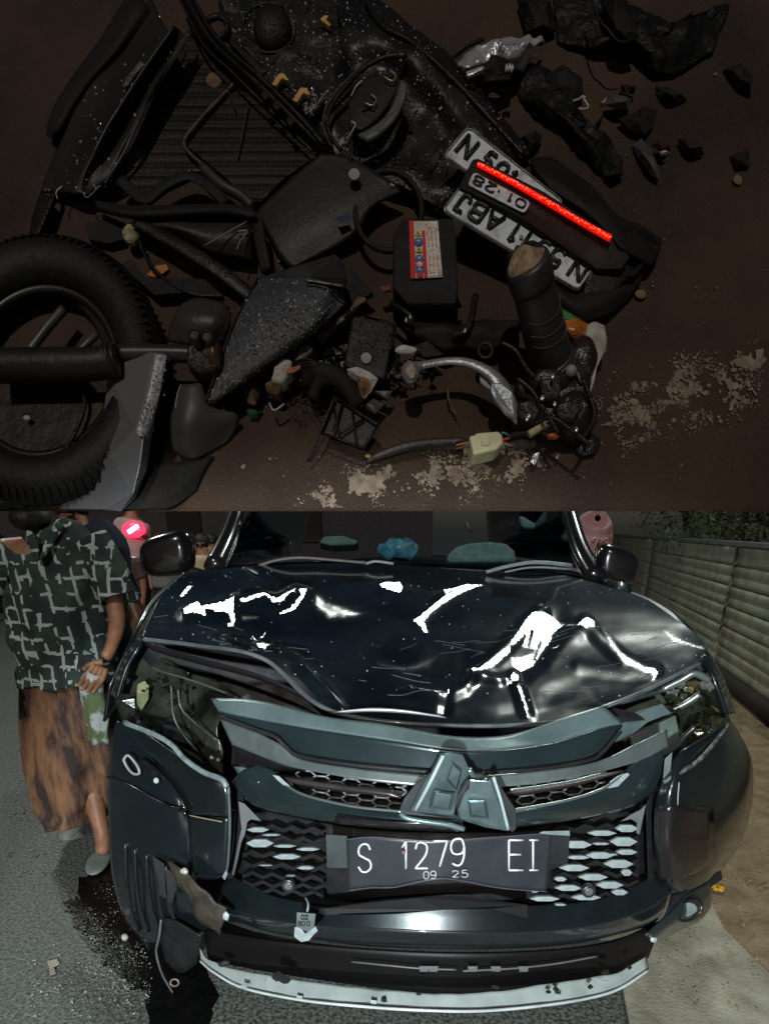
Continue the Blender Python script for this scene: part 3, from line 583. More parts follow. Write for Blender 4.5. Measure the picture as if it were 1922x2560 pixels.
for f_ in (.30, .42, .56):
    rr = .0315 - .005 * f_; lines = [ga + gd * (f_ + .10 - .10 * math.cos(a * .9)) + gx * rr * math.sin(a) + gz * rr * math.cos(a) for a in [R(-85 + 170 * k / 16) for k in range(17)]]
    tube('moulded_line', [p for p in lines], .0009, mat('dusty line', (.09, .08, .07), .7), t, 5, 34)
v, f = tube_data([gb - gn * .02, gb - gn * .004, gb + gn * .008, gb + gn * .012], [.028, .0295, .028, .024], 32, 8); mesh('collar', v, f, mat('black rubber grip', (0, 0, 0)), t)
blob('mud_cap', gb + gn * .004, .036, .036, .030, 'mud', t, .007, 55, (gx, gz, gn), 30, 18)
for k, (x, y, r_) in enumerate(((430, 60, .012), (500, 40, .014), (560, 80, .012), (400, 95, .01))): blob('torn_rubber', S('T6', x, y, .19), r_, r_ * .7, r_, 'shell_d', t, .006, 90)
t = thing('brake_lever', S('T5', 1350, 700, .09), 'bent pale silver brake lever with a ball end, left of the grip', 'lever')
tube('lever_arm', SS('T5', [(1095, 668, .10), (1180, 645, .10), (1300, 628, .10), (1400, 640, .10), (1500, 690, .10), (1560, 760, .095), (1600, 850, .085), (1655, 945, .07)]), [.011, .0085, .008, .0095, .0125, .018, .02, .010], 'alu', t, 14, 60, flat=.55, fd=AX)
tube('lever_neck', SS('T5', [(1060, 700, .10), (1110, 668, .10), (1150, 655, .10)]), [.016, .013, .009], 'alu', t, 14)
blob('ball_end', S('T5', 1092, 690, .105), .020, .0235, .016, 'alu', t, .002, 60, None, 20, 12)
blob('scuffed_patch', S('T5', 1095, 682, .119), .011, .016, .004, mat('raw scraped metal', (.5, .42, .28), .5, col2=(.3, .24, .15), nscale=120, bump=1, bscale=300), t, .002, 200)
panel('lever_web', SS('T5', [(1450, 700, .09), (1500, 700, .09), (1520, 780, .09), (1480, 760, .09), (1455, 735, .09)]), .006, mat('pale web', (.35, .35, .36), .5), t)
panel('lever_face', SS('T5', [(1510, 735, .112), (1570, 740, .112), (1622, 790, .11), (1635, 860, .10), (1640, 930, .09), (1580, 900, .095), (1530, 830, .105), (1510, 790, .11)]), .006, 'alu', t, .003)
t = thing('switch_housing', S('T6', 620, 820, .06), 'tangle of black switch housing parts at the foot of the grip', 'switch housing')
for (x, y, h, rx, ry, rz, ro) in ((600, 720, .06, .05, .035, .03, .006), (470, 880, .05, .035, .04, .025, .008), (580, 850, .05, .04, .035, .03, .01), (720, 900, .05, .052, .05, .045, .008), (700, 790, .045, .05, .045, .03, .01), (760, 600, .06, .033, .045, .03, .005), (450, 760, .05, .016, .02, .02, .003), (790, 1040, .01, .03, .022, .012, .01), (600, 960, .03, .04, .02, .02, .008)):
    blob('housing', S('T6', x, y, h), rx, ry, rz, mat('glossy black housing', (.012, .011, .011), .3, col2=(.02, .017, .015), nscale=20, bump=.8, bscale=70, drops=.3), t, ro * 1.4, 40, None, 22, 14)
for pts in ([(540, 700, .11), (620, 690, .12), (660, 740, .12), (640, 810, .11), (560, 800, .11)], [(430, 820, .10), (500, 800, .11), (560, 860, .11), (520, 920, .10), (440, 900, .10)], [(620, 830, .11), (700, 800, .12), (760, 850, .12), (720, 920, .11), (640, 900, .11)], [(680, 560, .08), (760, 540, .09), (820, 590, .08), (810, 680, .08), (740, 700, .08)]):
    panel('housing_block', SS('T6', pts), .03, 'shell', t, .004)
for pts in ([(430, 700), (500, 760), (560, 850), (640, 980)], [(760, 700), (800, 800), (820, 900), (760, 1010)], [(520, 930), (600, 900), (700, 960), (800, 1040)], [(350, 520), (420, 560), (470, 640), (520, 700)]):
    tube('cable', SS('T6', pts, .12), .005, 'shell', t, 8, 24)
for x, y in ((560, 800), (490, 890), (480, 905), (620, 830), (555, 800), (730, 960), (610, 690)): blob('glint', S('T6', x, y, .135), .004, .006, .003, 'chrome', t, seg=8, rings=5)
blob('pale_sleeve', S('T6', 700, 665, .09), .012, .013, .012, mat('grey pipe end', (.32, .31, .3), .45), t, .002, 60)
tube('pale_strap', SS('T6', [(735, 672, .09), (745, 700, .09), (760, 725, .09)]), .003, mat('worn strap', (.25, .24, .22), .5, col2=(.03, .03, .03), nscale=200), t, 6)
tube('metal_cable', SS('T6', [(690, 800, .1), (660, 850, .1), (620, 885, .09), (575, 925, .08)]), .0028, 'alu', t, 6)
blob('amber_bit', S('T6', 610, 995, .05), .014, .007, .008, 'orange', t)
panel('hook', SS('T6', [(495, 1120, .03), (515, 1080, .03), (545, 1070, .03), (540, 1100, .03), (520, 1140, .03)]), .003, 'chrome', t)
panel('hook', SS('T6', [(625, 1100, .03), (640, 1075, .03), (648, 1080, .03), (635, 1108, .03)]), .003, 'chrome', t)
# torn packaging at right of the grip
t = thing('torn_lens', S('T6', 720, 430, .04), 'green and orange lens shard with torn white plastic, right of the grip', 'debris')
loft('green_shard', [SS('T6', [(612, 345, .05), (640, 340, .05), (700, 370, .05), (735, 395, .05)]), SS('T6', [(630, 400, .06), (660, 395, .06), (700, 400, .06), (740, 410, .06)])], 'green', t, 8, 4, .002)
loft('orange_shard', [SS('T6', [(650, 395, .055), (720, 385, .055), (765, 410, .055), (795, 430, .05)]), SS('T6', [(680, 450, .06), (730, 450, .065), (770, 455, .06), (785, 465, .05)]), SS('T6', [(710, 505, .05), (740, 505, .05), (770, 508, .05), (780, 490, .05)])], mat('orange lens', (.45, .14, .015), .25, col2=(.22, .07, .01), nscale=40, bump=.4, drops=.6), t, 12, 8, .002)
loft('white_plastic', [SS('T6', [(790, 430, .06), (770, 490, .06), (715, 515, .06)]), SS('T6', [(830, 415, .07), (815, 490, .07), (800, 540, .07)]), SS('T6', [(865, 425, .06), (875, 500, .06), (840, 575, .06)]), SS('T6', [(880, 430, .05), (892, 500, .05), (885, 570, .05)])], 'paper', t, 12, 10, .002, rough=.003)
panel('white_tail', SS('T6', [(840, 560, .06), (870, 570, .06), (835, 640, .05), (820, 720, .05), (795, 790, .05), (770, 810, .05), (752, 795, .05), (790, 740, .05), (815, 650, .05)]), .003, 'paper', t)
# ---- battery tray / small frame parts beneath
def P_(name, label, cat, items):
    tt = thing(name, items[0][2][0] if False else S(*items[0][1][:3]), label, cat); return tt
t = thing('engine_cover', S('T5', 1250, 400), 'low black moulded cover and brackets below the battery', 'engine part')
loft('cover', [SS('T5', [(1010, 200, .07), (1160, 190, .08), (1330, 200, .07)]), SS('T5', [(1000, 300, .07), (1170, 330, .085), (1340, 300, .07)]), SS('T5', [(1010, 370, .04), (1170, 400, .05), (1360, 350, .04)])], 'shell_d', t, 20, 12, .005)
loft('bracket_arm', [SS('T5', [(1070, 420, .04), (1250, 430, .05), (1450, 430, .05), (1640, 420, .05)]), SS('T5', [(1080, 470, .06), (1250, 470, .07), (1450, 480, .07), (1650, 470, .06)]), SS('T5', [(1150, 540, .04), (1260, 580, .05), (1400, 560, .05), (1650, 560, .04)])], 'shell_d', t, 24, 10, .005, rough=.008, rs=30)
tube('hose', SS('T5', [(1310, 500, .07), (1380, 470, .08), (1410, 400, .08), (1430, 290, .07)]), .007, 'shell', t, 10)
tube('hose', SS('T5', [(1080, 440, .09), (1100, 410, .09), (1060, 370, .09), (990, 330, .08)]), .006, 'shell', t, 10)
for (x, y) in ((1070, 415), (1090, 398), (1375, 470)): blob('bright_nick', S('T5', x, y, .095), .003, .006, .003, 'chrome', t, seg=8, rings=5)
ring('eyelet', S('T5', 1480, 575, .075), .010, .011, .003, 'greyp', t, seg=20, s2=6)
panel('notched_plate', SS('T5', [(1110, 545, .06), (1180, 520, .06), (1260, 590, .06), (1240, 600, .06), (1160, 610, .06)]), .004, 'shell', t)
tagp(blob('pale_chip', S('T5', 1070, 572, .085), .024, .008, .006, mat('chalky chip', (.5, .52, .48), .5), None, .004, 60), 'small chalky pale chip just above the ball end of the lever', 'debris')
# box with pale circle
t = thing('relay_box', S('T5', 890, 520, .04), 'flat black relay box with a small pale round plug in its middle', 'relay box')
panel('lid', SS('T5', [(790, 395, .075), (860, 385, .075), (1015, 440, .075), (985, 590, .075), (960, 720, .07), (870, 700, .07), (745, 650, .07), (770, 500, .075)]), .03, 'shell', t, .003)
tube('lid_ridge', SS('T5', [(850, 388, .08), (1010, 440, .08), (985, 575, .08)]), .002, 'shell', t, 6)
disc('plug', S('T5', 862, 610, .078), .008, .004, mat('pale grey plug', (.3, .29, .28), .5), t)
# wet triangular fairing
t = thing('triangular_fairing', S('T5', 420, 420, .08), 'wet dark triangular fairing panel covered in droplets, pointing down left', 'body panel')
o = loft('panel', [SS('T5', [(28, 848, .07), (95, 640, .09), (160, 460, .10), (240, 310, .10), (310, 190, .08)]), SS('T5', [(34, 850, .07), (190, 620, .11), (330, 440, .13), (460, 290, .13), (540, 190, .11)]),
                   SS('T5', [(45, 855, .07), (240, 690, .10), (440, 540, .125), (600, 400, .13), (700, 110, .11)]), SS('T5', [(60, 858, .06), (250, 725, .08), (430, 600, .09), (620, 460, .10), (755, 330, .09)])], 'grip_pl', t, 60, 40, .005)
drops(o, 520, 3, 'water bead', .0006, .0022)
panel('upper_facet', SS('T5', [(545, 200, .135), (700, 92, .12), (745, 118, .115), (765, 200, .12), (752, 242, .13)]), .006, 'greyp', t, .002)
tube('facet_ridge', SS('T5', [(545, 208, .138), (650, 225, .136), (745, 240, .134)]), .0022, mat('wet ridge', (.10, .10, .11), .3, drops=.7), t, 6)
tube('lower_edge', SS('T5', [(30, 855, .075), (130, 800, .08), (230, 725, .085), (310, 680, .09), (430, 595, .095), (560, 490, .1)]), .003, 'shell', t, 6, 30)
tube('bright_edge', SS('T5', [(28, 842, .078), (95, 650, .098), (165, 455, .108), (300, 200, .09)]), .0022, 'shell', t, 6, 30)
panel('back_plate', SS('T5', [(300, 195, .05), (700, 70, .06), (900, 270, .05), (800, 330, .05), (740, 300, .05), (500, 380, .05)]), .01, 'shell_d', t)
# bars left of it
t = thing('frame_bars', S('T1', 900, 1050), 'bent black frame bars forming a long triangle between mats and front wheel', 'frame')
loft('long_bar', [SS('T1', [(430, 975, .03), (600, 1000, .05), (850, 1000, .06), (1100, 995, .06), (1250, 1010, .06)]), SS('T1', [(440, 1000, .05), (620, 1040, .07), (850, 1030, .08), (1100, 1020, .08), (1270, 1050, .08)])], 'shell_d', t, 26, 5, .008)
loft('side_plate', [SS('T1', [(600, 1040, .04), (850, 1035, .05), (1080, 1030, .05), (1250, 1070, .05)]), SS('T1', [(700, 1110, .05), (880, 1120, .06), (1050, 1150, .06), (1240, 1150, .06)]), SS('T1', [(800, 1150, .03), (900, 1180, .04), (1030, 1240, .04), (1250, 1290, .03)])],
     'greyp', t, 20, 12, .004, rough=.004)
loft('drop_bar', [SS('T1', [(1230, 1010, .06), (1290, 1060, .07), (1310, 1180, .07), (1340, 1330, .06)]), SS('T1', [(1180, 1030, .05), (1240, 1090, .06), (1260, 1200, .06), (1290, 1350, .05)])], 'shell_d', t, 20, 5, .008)
tube('diagonal_bar', SS('T1', [(640, 1080, .05), (800, 1170, .05), (950, 1260, .05), (1100, 1360, .04), (1250, 1480, .03)]), .016, 'shell', t, 12, 30, flat=.35, fd=AX)
tube('bright_edge', SS('T1', [(1000, 1213, .065), (1110, 1150, .07), (1220, 1088, .07)]), .0015, mat('scratched edge', (.17, .16, .15), .4), t, 5)
tube('bent_clip', SS('T1', [(1172, 1140, .07), (1222, 1138, .07), (1185, 1190, .07), (1168, 1235, .07)]), .0018, mat('dull clip', (.22, .19, .16), .4), t, 5, 12)
tube('arched_bar', SS('T1', [(560, 870, .04), (690, 970, .045), (790, 900, .05), (920, 850, .05), (1040, 920, .05), (1110, 990, .05)]), .013, 'shell_d', t, 12, 30, flat=.3, fd=AX)
tube('arched_bar', SS('T1', [(990, 810, .045), (1090, 900, .05), (1180, 950, .05), (1250, 1010, .05)]), .011, mat('muddy bar', (.045, .027, .016), .5, col2=(.015, .012, .01), nscale=30), t, 10, 20)
# small finds at left
tagp(panel('rubber_scrap', SS('T1', [(380, 1090, .02), (490, 1080, .02), (585, 1110, .02), (580, 1180, .02), (500, 1200, .02), (400, 1180, .02)]), .01, 'shell_d'), 'flat dark rubber scrap left of the pale bulb', 'debris')
tagp(blob('broken_bulb', S('T1', 620, 1160, .03), .018, .024, .014, mat('yellowish bulb glass', (.4, .37, .2), .25, col2=(.15, .12, .05), nscale=70, drops=.5), None, .004, 60), 'small yellowish broken bulb at the end of a black cable', 'bulb')
tagp(tube('black_cable', SS('T4', [(665, 0, .03), (680, 60, .03), (740, 150, .03), (830, 230, .03), (960, 285, .03), (1100, 290, .03)]), .004, 'shell', None, 8, 30), 'thin black cable curving down from the broken bulb', 'cable')
tagp(panel('fallen_leaf', SS('T4', [(700, 180, .006), (750, 130, .009), (800, 125, .006), (815, 150, .005), (780, 175, .008), (740, 195, .005)]), .0012, 'leafo'), 'orange fallen leaf above the black tyre', 'leaf')
tagp(panel('black_bracket', SS('T4', [(565, 120, .03), (620, 95, .03), (690, 195, .03), (1000, 200, .03), (1100, 290, .03), (900, 270, .03), (740, 285, .03), (620, 180, .03)]), .012, 'shell_d'), 'angular black bracket lying above the tyre', 'bracket')
# ---- front wheel
t = thing('front_wheel', S('T4', 170, 720, .05), 'front wheel with black tyre lying at the left edge', 'wheel')
ring('tyre', S('T4', 165, 690, .05), .163, .146, .034, 'tyre', t, R(75), 96, 14, .0, .9)
tv, tf = [], []
for k in range(90):
    a = 2 * math.pi * k / 90; e1 = RT * math.cos(R(75)) + UP * math.sin(R(75)); e2 = UP * math.cos(R(75)) - RT * math.sin(R(75)); c0 = S('T4', 165, 690, .05)
    def tp(aa, b_):
        p = c0 + e1 * .163 * math.cos(aa) + e2 * .146 * math.sin(aa); rd = (e1 * .143 * math.cos(aa) + e2 * .160 * math.sin(aa)).normalized()
        return p + rd * .0362 * math.cos(b_) - AX * .032 * math.sin(b_)
    v, f = tube_data([tp(a, .05), tp(a + .02, .35), tp(a + .05, .75), tp(a + .03, 1.0)], .0022, 4, None, len(tv)); tv += v; tf += f
mesh('tread_blocks', tv, tf, 'tyre', t)
ring('rim', S('T4', 165, 690, .045), .127, .112, .008, mat('dark alloy rim', (.012, .011, .010), .4, metal=.3), t, R(75), 64, 8)
tube('spoke', SS('T4', [(270, 360, .06), (190, 450, .065), (90, 580, .065)]), .0095, mat('dull alloy spoke', (.09, .09, .085), .45, metal=.3, col2=(.05, .05, .045), nscale=30), t, 8)
tube('spoke', SS('T4', [(440, 490, .06), (400, 530, .065), (330, 600, .065)]), .008, mat('dull alloy spoke', (0, 0, 0)), t, 8)
disc('brake_disc', S('T4', 200, 950, .05), .085, .006, mat('muddy hub', (.012, .009, .007), .5, spec=.2, col2=(.035, .025, .018), nscale=30, bump=1, bscale=50), t, 40)
for (x, y) in ((80, 925), (390, 770), (220, 735)): blob('hub_nick', S('T4', x, y, .065), .008 if x < 100 else .006, .006, .004, 'paper' if x < 100 else 'greyp', t)
tube('brake_hose', SS('T4', [(350, 760, .07), (380, 850, .07), (330, 1000, .07), (240, 1130, .07), (100, 1220, .06)]), .004, 'shell', t, 8, 30)
ring('tread_arc', S('T4', 0, 760, .03), .172, .16, .012, 'tyre', t, R(75), 96, 8, 0, .9, .35)
t = thing('fork_leg', S('T4', 500, 640, .09), 'dark fork leg with bolted clamp crossing the front wheel', 'fork')
tube('fork_tube', SS('T4', [(-120, 655, .12), (200, 650, .12), (420, 645, .12), (540, 625, .12)]), [.0325, .0325, .031, .029], mat('muddy black fork', (.008, .0065, .006), .5, spec=.3, col2=(.022, .015, .010), nscale=16, bump=.4, bscale=60), t, 24, 20)
for x, r_ in ((500, .0215), (520, .0228), (545, .0208)): v, f = tube_data(SS('T4', [(x - 8, 622, .12), (x, 621, .12), (x + 8, 620, .12)]), [r_ * .9, r_, r_ * .9], 24, 5); mesh('seal_ring', v, f, mat('worn seal', (.045, .025, .02), .4), t)
tube('stanchion', SS('T4', [(560, 590, .10), (700, 588, .10), (860, 590, .10), (960, 595, .10)]), .017, mat('dull stanchion', (.05, .047, .045), .35, metal=.4, col2=(.03, .025, .02), nscale=20), t, 20)
panel('clamp_block', SS('T4', [(905, 545, .125), (960, 520, .125), (1050, 530, .12), (1075, 600, .12), (1060, 670, .115), (960, 690, .115), (905, 640, .12)]), .03, 'shell', t, .004); tube('gold_collar', SS('T4', [(1030, 600, .11), (1060, 600, .11), (1085, 600, .11)]), [.024, .027, .022], mat('brown brass', (.15, .075, .03), .35, metal=.5, col2=(.05, .03, .02), nscale=40), t, 20)
for x, y in ((945, 488), (1012, 497)):
    disc('bolt_head', S('T4', x, y, .15), .0085, .03, mat('dirty bolt', (.13, .11, .08), .3, metal=.5, col2=(.05, .04, .03), nscale=90), t, 18); ring('bolt_rim', S('T4', x, y, .152), .007, .007, .0012, 'greyp', t, 0, 20, 5)
loft('triple_clamp', [SS('T4', [(880, 330, .05), (960, 300, .06), (1080, 320, .06), (1140, 380, .05)]), SS('T4', [(830, 420, .05), (920, 400, .08), (1050, 420, .08), (1130, 460, .05)]), SS('T4', [(800, 520, .04), (900, 545, .05), (1000, 540, .05), (1100, 530, .04)])],
     mat('muddy bracket', (.045, .035, .028), .5, col2=(.02, .016, .013), nscale=14, bump=.5, bscale=60), t, 20, 12, .005)
# ---- silver fender
t = thing('silver_fender', S('T4', 600, 950, .06), 'creased matt silver fender panel below the fork leg', 'fender')
fv = [('a', 605, 585, .09), ('b', 748, 590, .115), ('c', 808, 594, .105), ('d', 512, 690, .08), ('e', 695, 830, .12), ('f', 765, 800, .105), ('g', 490, 880, .06), ('h', 648, 985, .12), ('i', 680, 1020, .12), ('j', 720, 1010, .09),
      ('k', 430, 1080, .04), ('l', 665, 1150, .11), ('m', 690, 1190, .085), ('n', 350, 1240, .03), ('o', 632, 1310, .09), ('p', 640, 1325, .06), ('q', 255, 1400, .02), ('r', 480, 1400, .05), ('s', 565, 1400, .05), ('u', 520, 1130, .09)]
ix = {k[0]: i for i, k in enumerate(fv)}
ff = ['abed', 'bcfe', 'dehg', 'efjih', 'ghuk', 'hiu', 'ilu', 'ijml', 'kun', 'lou', 'mpol', 'nuor', 'nrq', 'opsr']
mesh('panel', [S('T4', a[1], a[2], a[3]) for a in fv], [tuple(ix[c] for c in s) for s in ff], 'silver', t, False, solid=.004, bevel=.004)
tube('worn_edge', SS('T4', [(678, 1025, .122), (668, 1150, .112), (645, 1250, .10), (630, 1308, .092)]), .0016, mat('scuffed silver', (.4, .4, .4), .4, metal=.4), t, 6)
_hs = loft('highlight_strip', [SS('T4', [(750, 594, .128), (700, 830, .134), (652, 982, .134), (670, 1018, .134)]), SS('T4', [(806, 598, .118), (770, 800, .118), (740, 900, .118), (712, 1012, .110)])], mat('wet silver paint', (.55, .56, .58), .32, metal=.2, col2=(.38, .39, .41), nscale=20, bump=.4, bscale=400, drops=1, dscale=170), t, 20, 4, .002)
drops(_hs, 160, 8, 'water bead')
t = thing('grey_side_panel', S('T4', 960, 900, .04), 'curved dull grey panel right of the silver fender', 'body panel')
loft('panel', [SS('T4', [(872, 748, .07), (840, 850, .07), (822, 950, .06), (835, 1080, .04), (880, 1130, .02)]), SS('T4', [(925, 748, .09), (910, 860, .09), (905, 960, .08), (920, 1060, .05), (950, 1140, .02)]),
               SS('T4', [(988, 750, .08), (1000, 860, .08), (1030, 960, .06), (1040, 1040, .03), (1030, 1100, .01)]), SS('T4', [(1000, 840, .05), (1080, 880, .05), (1160, 900, .04), (1180, 950, .02), (1120, 1050, .005)])], mat('dull grey brown panel', (.06, .055, .05), .5, col2=(.04, .034, .03), nscale=6, bump=.2, bscale=80), t, 26, 16, .004)
tube('worn_edge', SS('T4', [(878, 752, .075), (860, 800, .076), (850, 875, .074)]), .0013, mat('scuffed silver', (0, 0, 0)), t, 5)
loft('lower_skirt', [SS('T4', [(690, 1200, .05), (780, 1150, .04), (900, 1150, .03), (1050, 1120, .01)]), SS('T4', [(640, 1330, .05), (760, 1300, .05), (880, 1280, .03), (1000, 1200, .01)]), SS('T4', [(570, 1400, .04), (700, 1400, .04), (830, 1390, .02), (960, 1300, .005)])], 'shell_d', t, 20, 12, .004)
# ---- wiring, scraps in the middle
t = thing('square_bracket_plate', S('T5', 780, 950, .05), 'small black plate with crossing ribs and a long rod, low in the middle', 'bracket')
panel('plate', SS('T5', [(705, 815, .06), (925, 950, .07), (850, 1078, .06), (630, 998, .05)]), .006, 'greyp', t, .001)
for a, b_, c_, d_ in ((705, 815, 925, 970), (625, 1000, 855, 1080), (850, 1078, 925, 960), (690, 850, 720, 1010), (720, 1010, 850, 930), (740, 850, 690, 990), (790, 880, 810, 1050)):
    tube('rib', SS('T5', [(a, b_, .07), (c_, d_, .075)]), .0028, 'shell', t, 5)
tube('rod', SS('T5', [(700, 815, .075), (640, 960, .065), (600, 1060, .05), (560, 1148, .03)]), .0035, 'greyp', t, 8)
t = thing('wiring_loom', S('T5', 1100, 1080, .02), 'black taped wiring loom with a cream plug and yellow sleeve along the road marking', 'wiring')
tube('loom', SS('T5', [(860, 1150, .02), (950, 1110, .03), (1100, 1065, .035), (1250, 1050, .035), (1370, 1045, .04)]), [.006, .010, .011, .010, .008], mat('muddy loom tape', (.04, .028, .022), .5, col2=(.015, .012, .01), nscale=60, bump=.5, bscale=90), t, 10, 30)
for dy, m_ in ((0, 'orange'), (18, 'rust'), (-14, 'shell')): tube('wire', SS('T6', [(120, 1040 + dy, .045), (160, 1030 + dy, .05), (200, 1025 + dy, .05)]), .0022, m_, t, 6)
panel('plug', SS('T6', [(188, 990, .07), (215, 985, .07), (225, 975, .07), (335, 965, .07), (358, 985, .07), (360, 1030, .07), (325, 1060, .07), (240, 1080, .07), (210, 1087, .07)]), .035, 'cream', t, .003)
panel('plug_latch', SS('T6', [(245, 1000, .075), (290, 995, .075), (295, 1035, .075), (252, 1042, .075)]), .005, 'cream', t, .002)
tube('wire', SS('T6', [(330, 1015, .06), (360, 1012, .06), (388, 1003, .055)]), .0028, mat('orange red wire', (.65, .10, .02), .4), t, 6); tube('wire', SS('T6', [(350, 975, .06), (370, 980, .06), (385, 990, .055)]), .0024, mat('teal wire', (.05, .25, .2), .4), t, 6)
tube('sleeve', SS('T6', [(490, 985, .07), (530, 958, .07), (575, 925, .07)]), .0085, mat('pale yellow sleeve', (.55, .45, .25), .5), t, 12)
tube('loom', SS('T6', [(385, 1000, .05), (430, 985, .05), (490, 980, .06)]), .007, 'shell_d', t, 8)
tube('loom', SS('T5', [(560, 730, .05), (600, 690, .07), (680, 700, .08), (760, 760, .07), (820, 860, .05)]), .02, 'shell_d', t, 12, 30)
tube('loom', SS('T5', [(590, 820, .05), (620, 740, .07), (700, 720, .08), (750, 790, .06)]), .014, 'shell_d', t, 12, 30)
for k in range(5): tube('wire', SS('T5', [(470 + 12 * k, 640 + 10 * k, .07), (560 + 10 * k, 620 + 16 * k, .09), (640, 660 + 14 * k, .085), (760, 700 + 12 * k, .07)]), .0026, ('shell', 'greyp', 'shell_d')[k % 3], t, 6, 20)
rnd = random.Random(2)
fibres = []
for k in range(60):
    x = rnd.uniform(440, 620); y = rnd.uniform(800, 930); a = rnd.uniform(-.5, 1.2)
    fibres.append(SS('T5', [(x, y, .01), (x + 20 * math.cos(a), y + 20 * math.sin(a), .02), (x + 45 * math.cos(a + .4), y + 45 * math.sin(a + .4), .012)]))
tagp(tubes('torn_fibres', fibres, .0005, mat('dull fibre', (.09, .07, .055), .7), None, 3), kind='stuff')
t = thing('connector_block', S('T5', 420, 660, .06), 'pale grimy ribbed connector with red wires below the triangular fairing', 'connector')
panel('shell', SS('T5', [(365, 730, .08), (385, 650, .09), (430, 605, .09), (480, 620, .09), (470, 680, .085), (430, 740, .08)]), .025, mat('grimy pale connector', (.42, .39, .33), .6, col2=(.2, .16, .12), nscale=50), t, .004)
for k in range(3): tube('wire', SS('T5', [(450, 690 - 8 * k, .085), (490, 682 - 9 * k, .085), (520, 665 - 6 * k, .08)]), .002, mat('salmon wire', (.5, .14, .08), .5), t, 5)
panel('brown_end', SS('T5', [(330, 740, .06), (370, 720, .07), (430, 745, .07), (400, 800, .06), (350, 790, .05)]), .02, 'rust', t, .004)
t = thing('connector_block', S('T5', 520, 560, .06), 'brown ribbed connector tucked against the edge of the triangular fairing', 'connector')
panel('shell', SS('T5', [(480, 610, .08), (520, 545, .085), (570, 530, .085), (590, 560, .085), (540, 620, .08), (510, 635, .08)]), .025, mat('brown connector', (.16, .12, .09), .6, col2=(.08, .06, .045), nscale=40), t, .004)
shard('torn white and brown paper scrap above the ribbed plate', 'T5', [(760, 670), (820, 655), (890, 690), (925, 720), (890, 790), (850, 830), (830, 800), (815, 740), (770, 710)], mat('torn paper scrap', (.48, .46, .42), .7, col2=(.22, .11, .05), nscale=22, p0=.46, p1=.52), .07, .002, 'paper_scrap', 'debris', .02)
shard('small white scrap beside the torn paper', 'T5', [(770, 725), (790, 730), (790, 785), (772, 770)], 'paper', .06, .002, lift=.004)
shard('pale square scrap at the upper end of the muddy strip', 'T5', [(700, 410), (735, 390), (757, 410), (725, 435)], mat('dusty scrap', (.22, .18, .14), .6), .07, .003, lift=.005)
shard('muddy strip along the edge of the triangular fairing', 'T5', [(600, 480), (690, 420), (760, 380), (830, 300), (860, 310), (790, 400), (700, 480), (620, 540)], 'rust', .05, .004, lift=.02)
shard('grey metal flap at the corner of the relay box', 'T5', [(880, 790), (1000, 780), (970, 830), (910, 800)], mat('grey flap', (.13, .12, .12), .5), .05, .003, lift=.01)
shard('purplish grey flap below the relay box', 'T5', [(835, 860), (880, 810), (960, 850), (910, 905)], mat('purple grey flap', (.08, .065, .07), .5), .04, .003, lift=.01)
shard('brown muddy lump hanging below the fairing tip', 'T5', [(235, 740), (300, 720), (320, 780), (290, 860), (250, 850), (225, 790)], 'rust', .03, .004, lift=.03)
shard('small green scrap below the fairing tip', 'T5', [(240, 880), (300, 865), (325, 890), (300, 930), (260, 930)], mat('dark green scrap', (.03, .10, .05), .4), .01, .003, lift=.012)
tagp(tube('silver_clip', SS('T5', [(360, 845, .05), (385, 885, .05), (440, 850, .05)]), .0028, 'alu', None, 5, 10), 'bent bright metal clip below the pale connector', 'clip')
tagp(tube('dry_twig', SS('T5', [(1285, 770, .03), (1290, 830, .03), (1310, 870, .02), (1330, 910, .02)]), .0025, mat('dry grass', (.13, .10, .045), .7), None, 5, 12), 'short dry twig below the brake lever', 'twig')
shard('reddish scrap against the battery foot', 'T5', [(930, 240), (990, 235), (1000, 265), (950, 275)], mat('dull red scrap', (.2, .04, .025), .5), .05, .003, lift=.008)
tagp(blob('yellow_chip', S('T5', 872, 1122, .03), .006, .004, .004, 'yellow', None), 'tiny yellow chip at the end of the wiring loom', 'debris')
# clutter: many small dark bits no one could count
cv, cf = [], []; rnd = random.Random(7)
for _ in range(420):
    if rnd.random() < .6: x = rnd.gauss(640, 130); y = 620 + (760 - x) * .25 + rnd.gauss(0, 45)
    else: x = rnd.gauss(930, 120); y = rnd.gauss(640, 60)
    x, y = (500 + x * 1.0 * .4816 * 1.0 + 0, 600 + y * .4816)
    s = rnd.uniform(4, 15); hh = rnd.uniform(.012, .05); b0 = len(cv); a = rnd.random() * 6
    tri = [S('S', x + s * math.cos(a + q) * rnd.uniform(.5, 1.2), y + s * math.sin(a + q) * rnd.uniform(.5, 1.2), hh + rnd.uniform(-.008, .012)) for q in (0, 1.6, 3.1, 4.7)]
    cv += tri + [p + AX * .004 for p in tri]
    cf += [(b0, b0 + 3, b0 + 2, b0 + 1), (b0 + 4, b0 + 5, b0 + 6, b0 + 7)] + [(b0 + i, b0 + (i + 1) % 4, b0 + 4 + (i + 1) % 4, b0 + 4 + i) for i in range(4)]
o = tagp(mesh('broken_bits', cv, cf, ['shell', 'rust', 'greyp', mat('bright broken bits', (.3, .27, .24), .35, nscale=60)], None, False, mi=[(0, 0, 0, 0, 2, 2, 1, 1, 0, 3, 0, 0, 2)[(i // 6) % 13] for i in range(len(cf))]), kind='stuff')
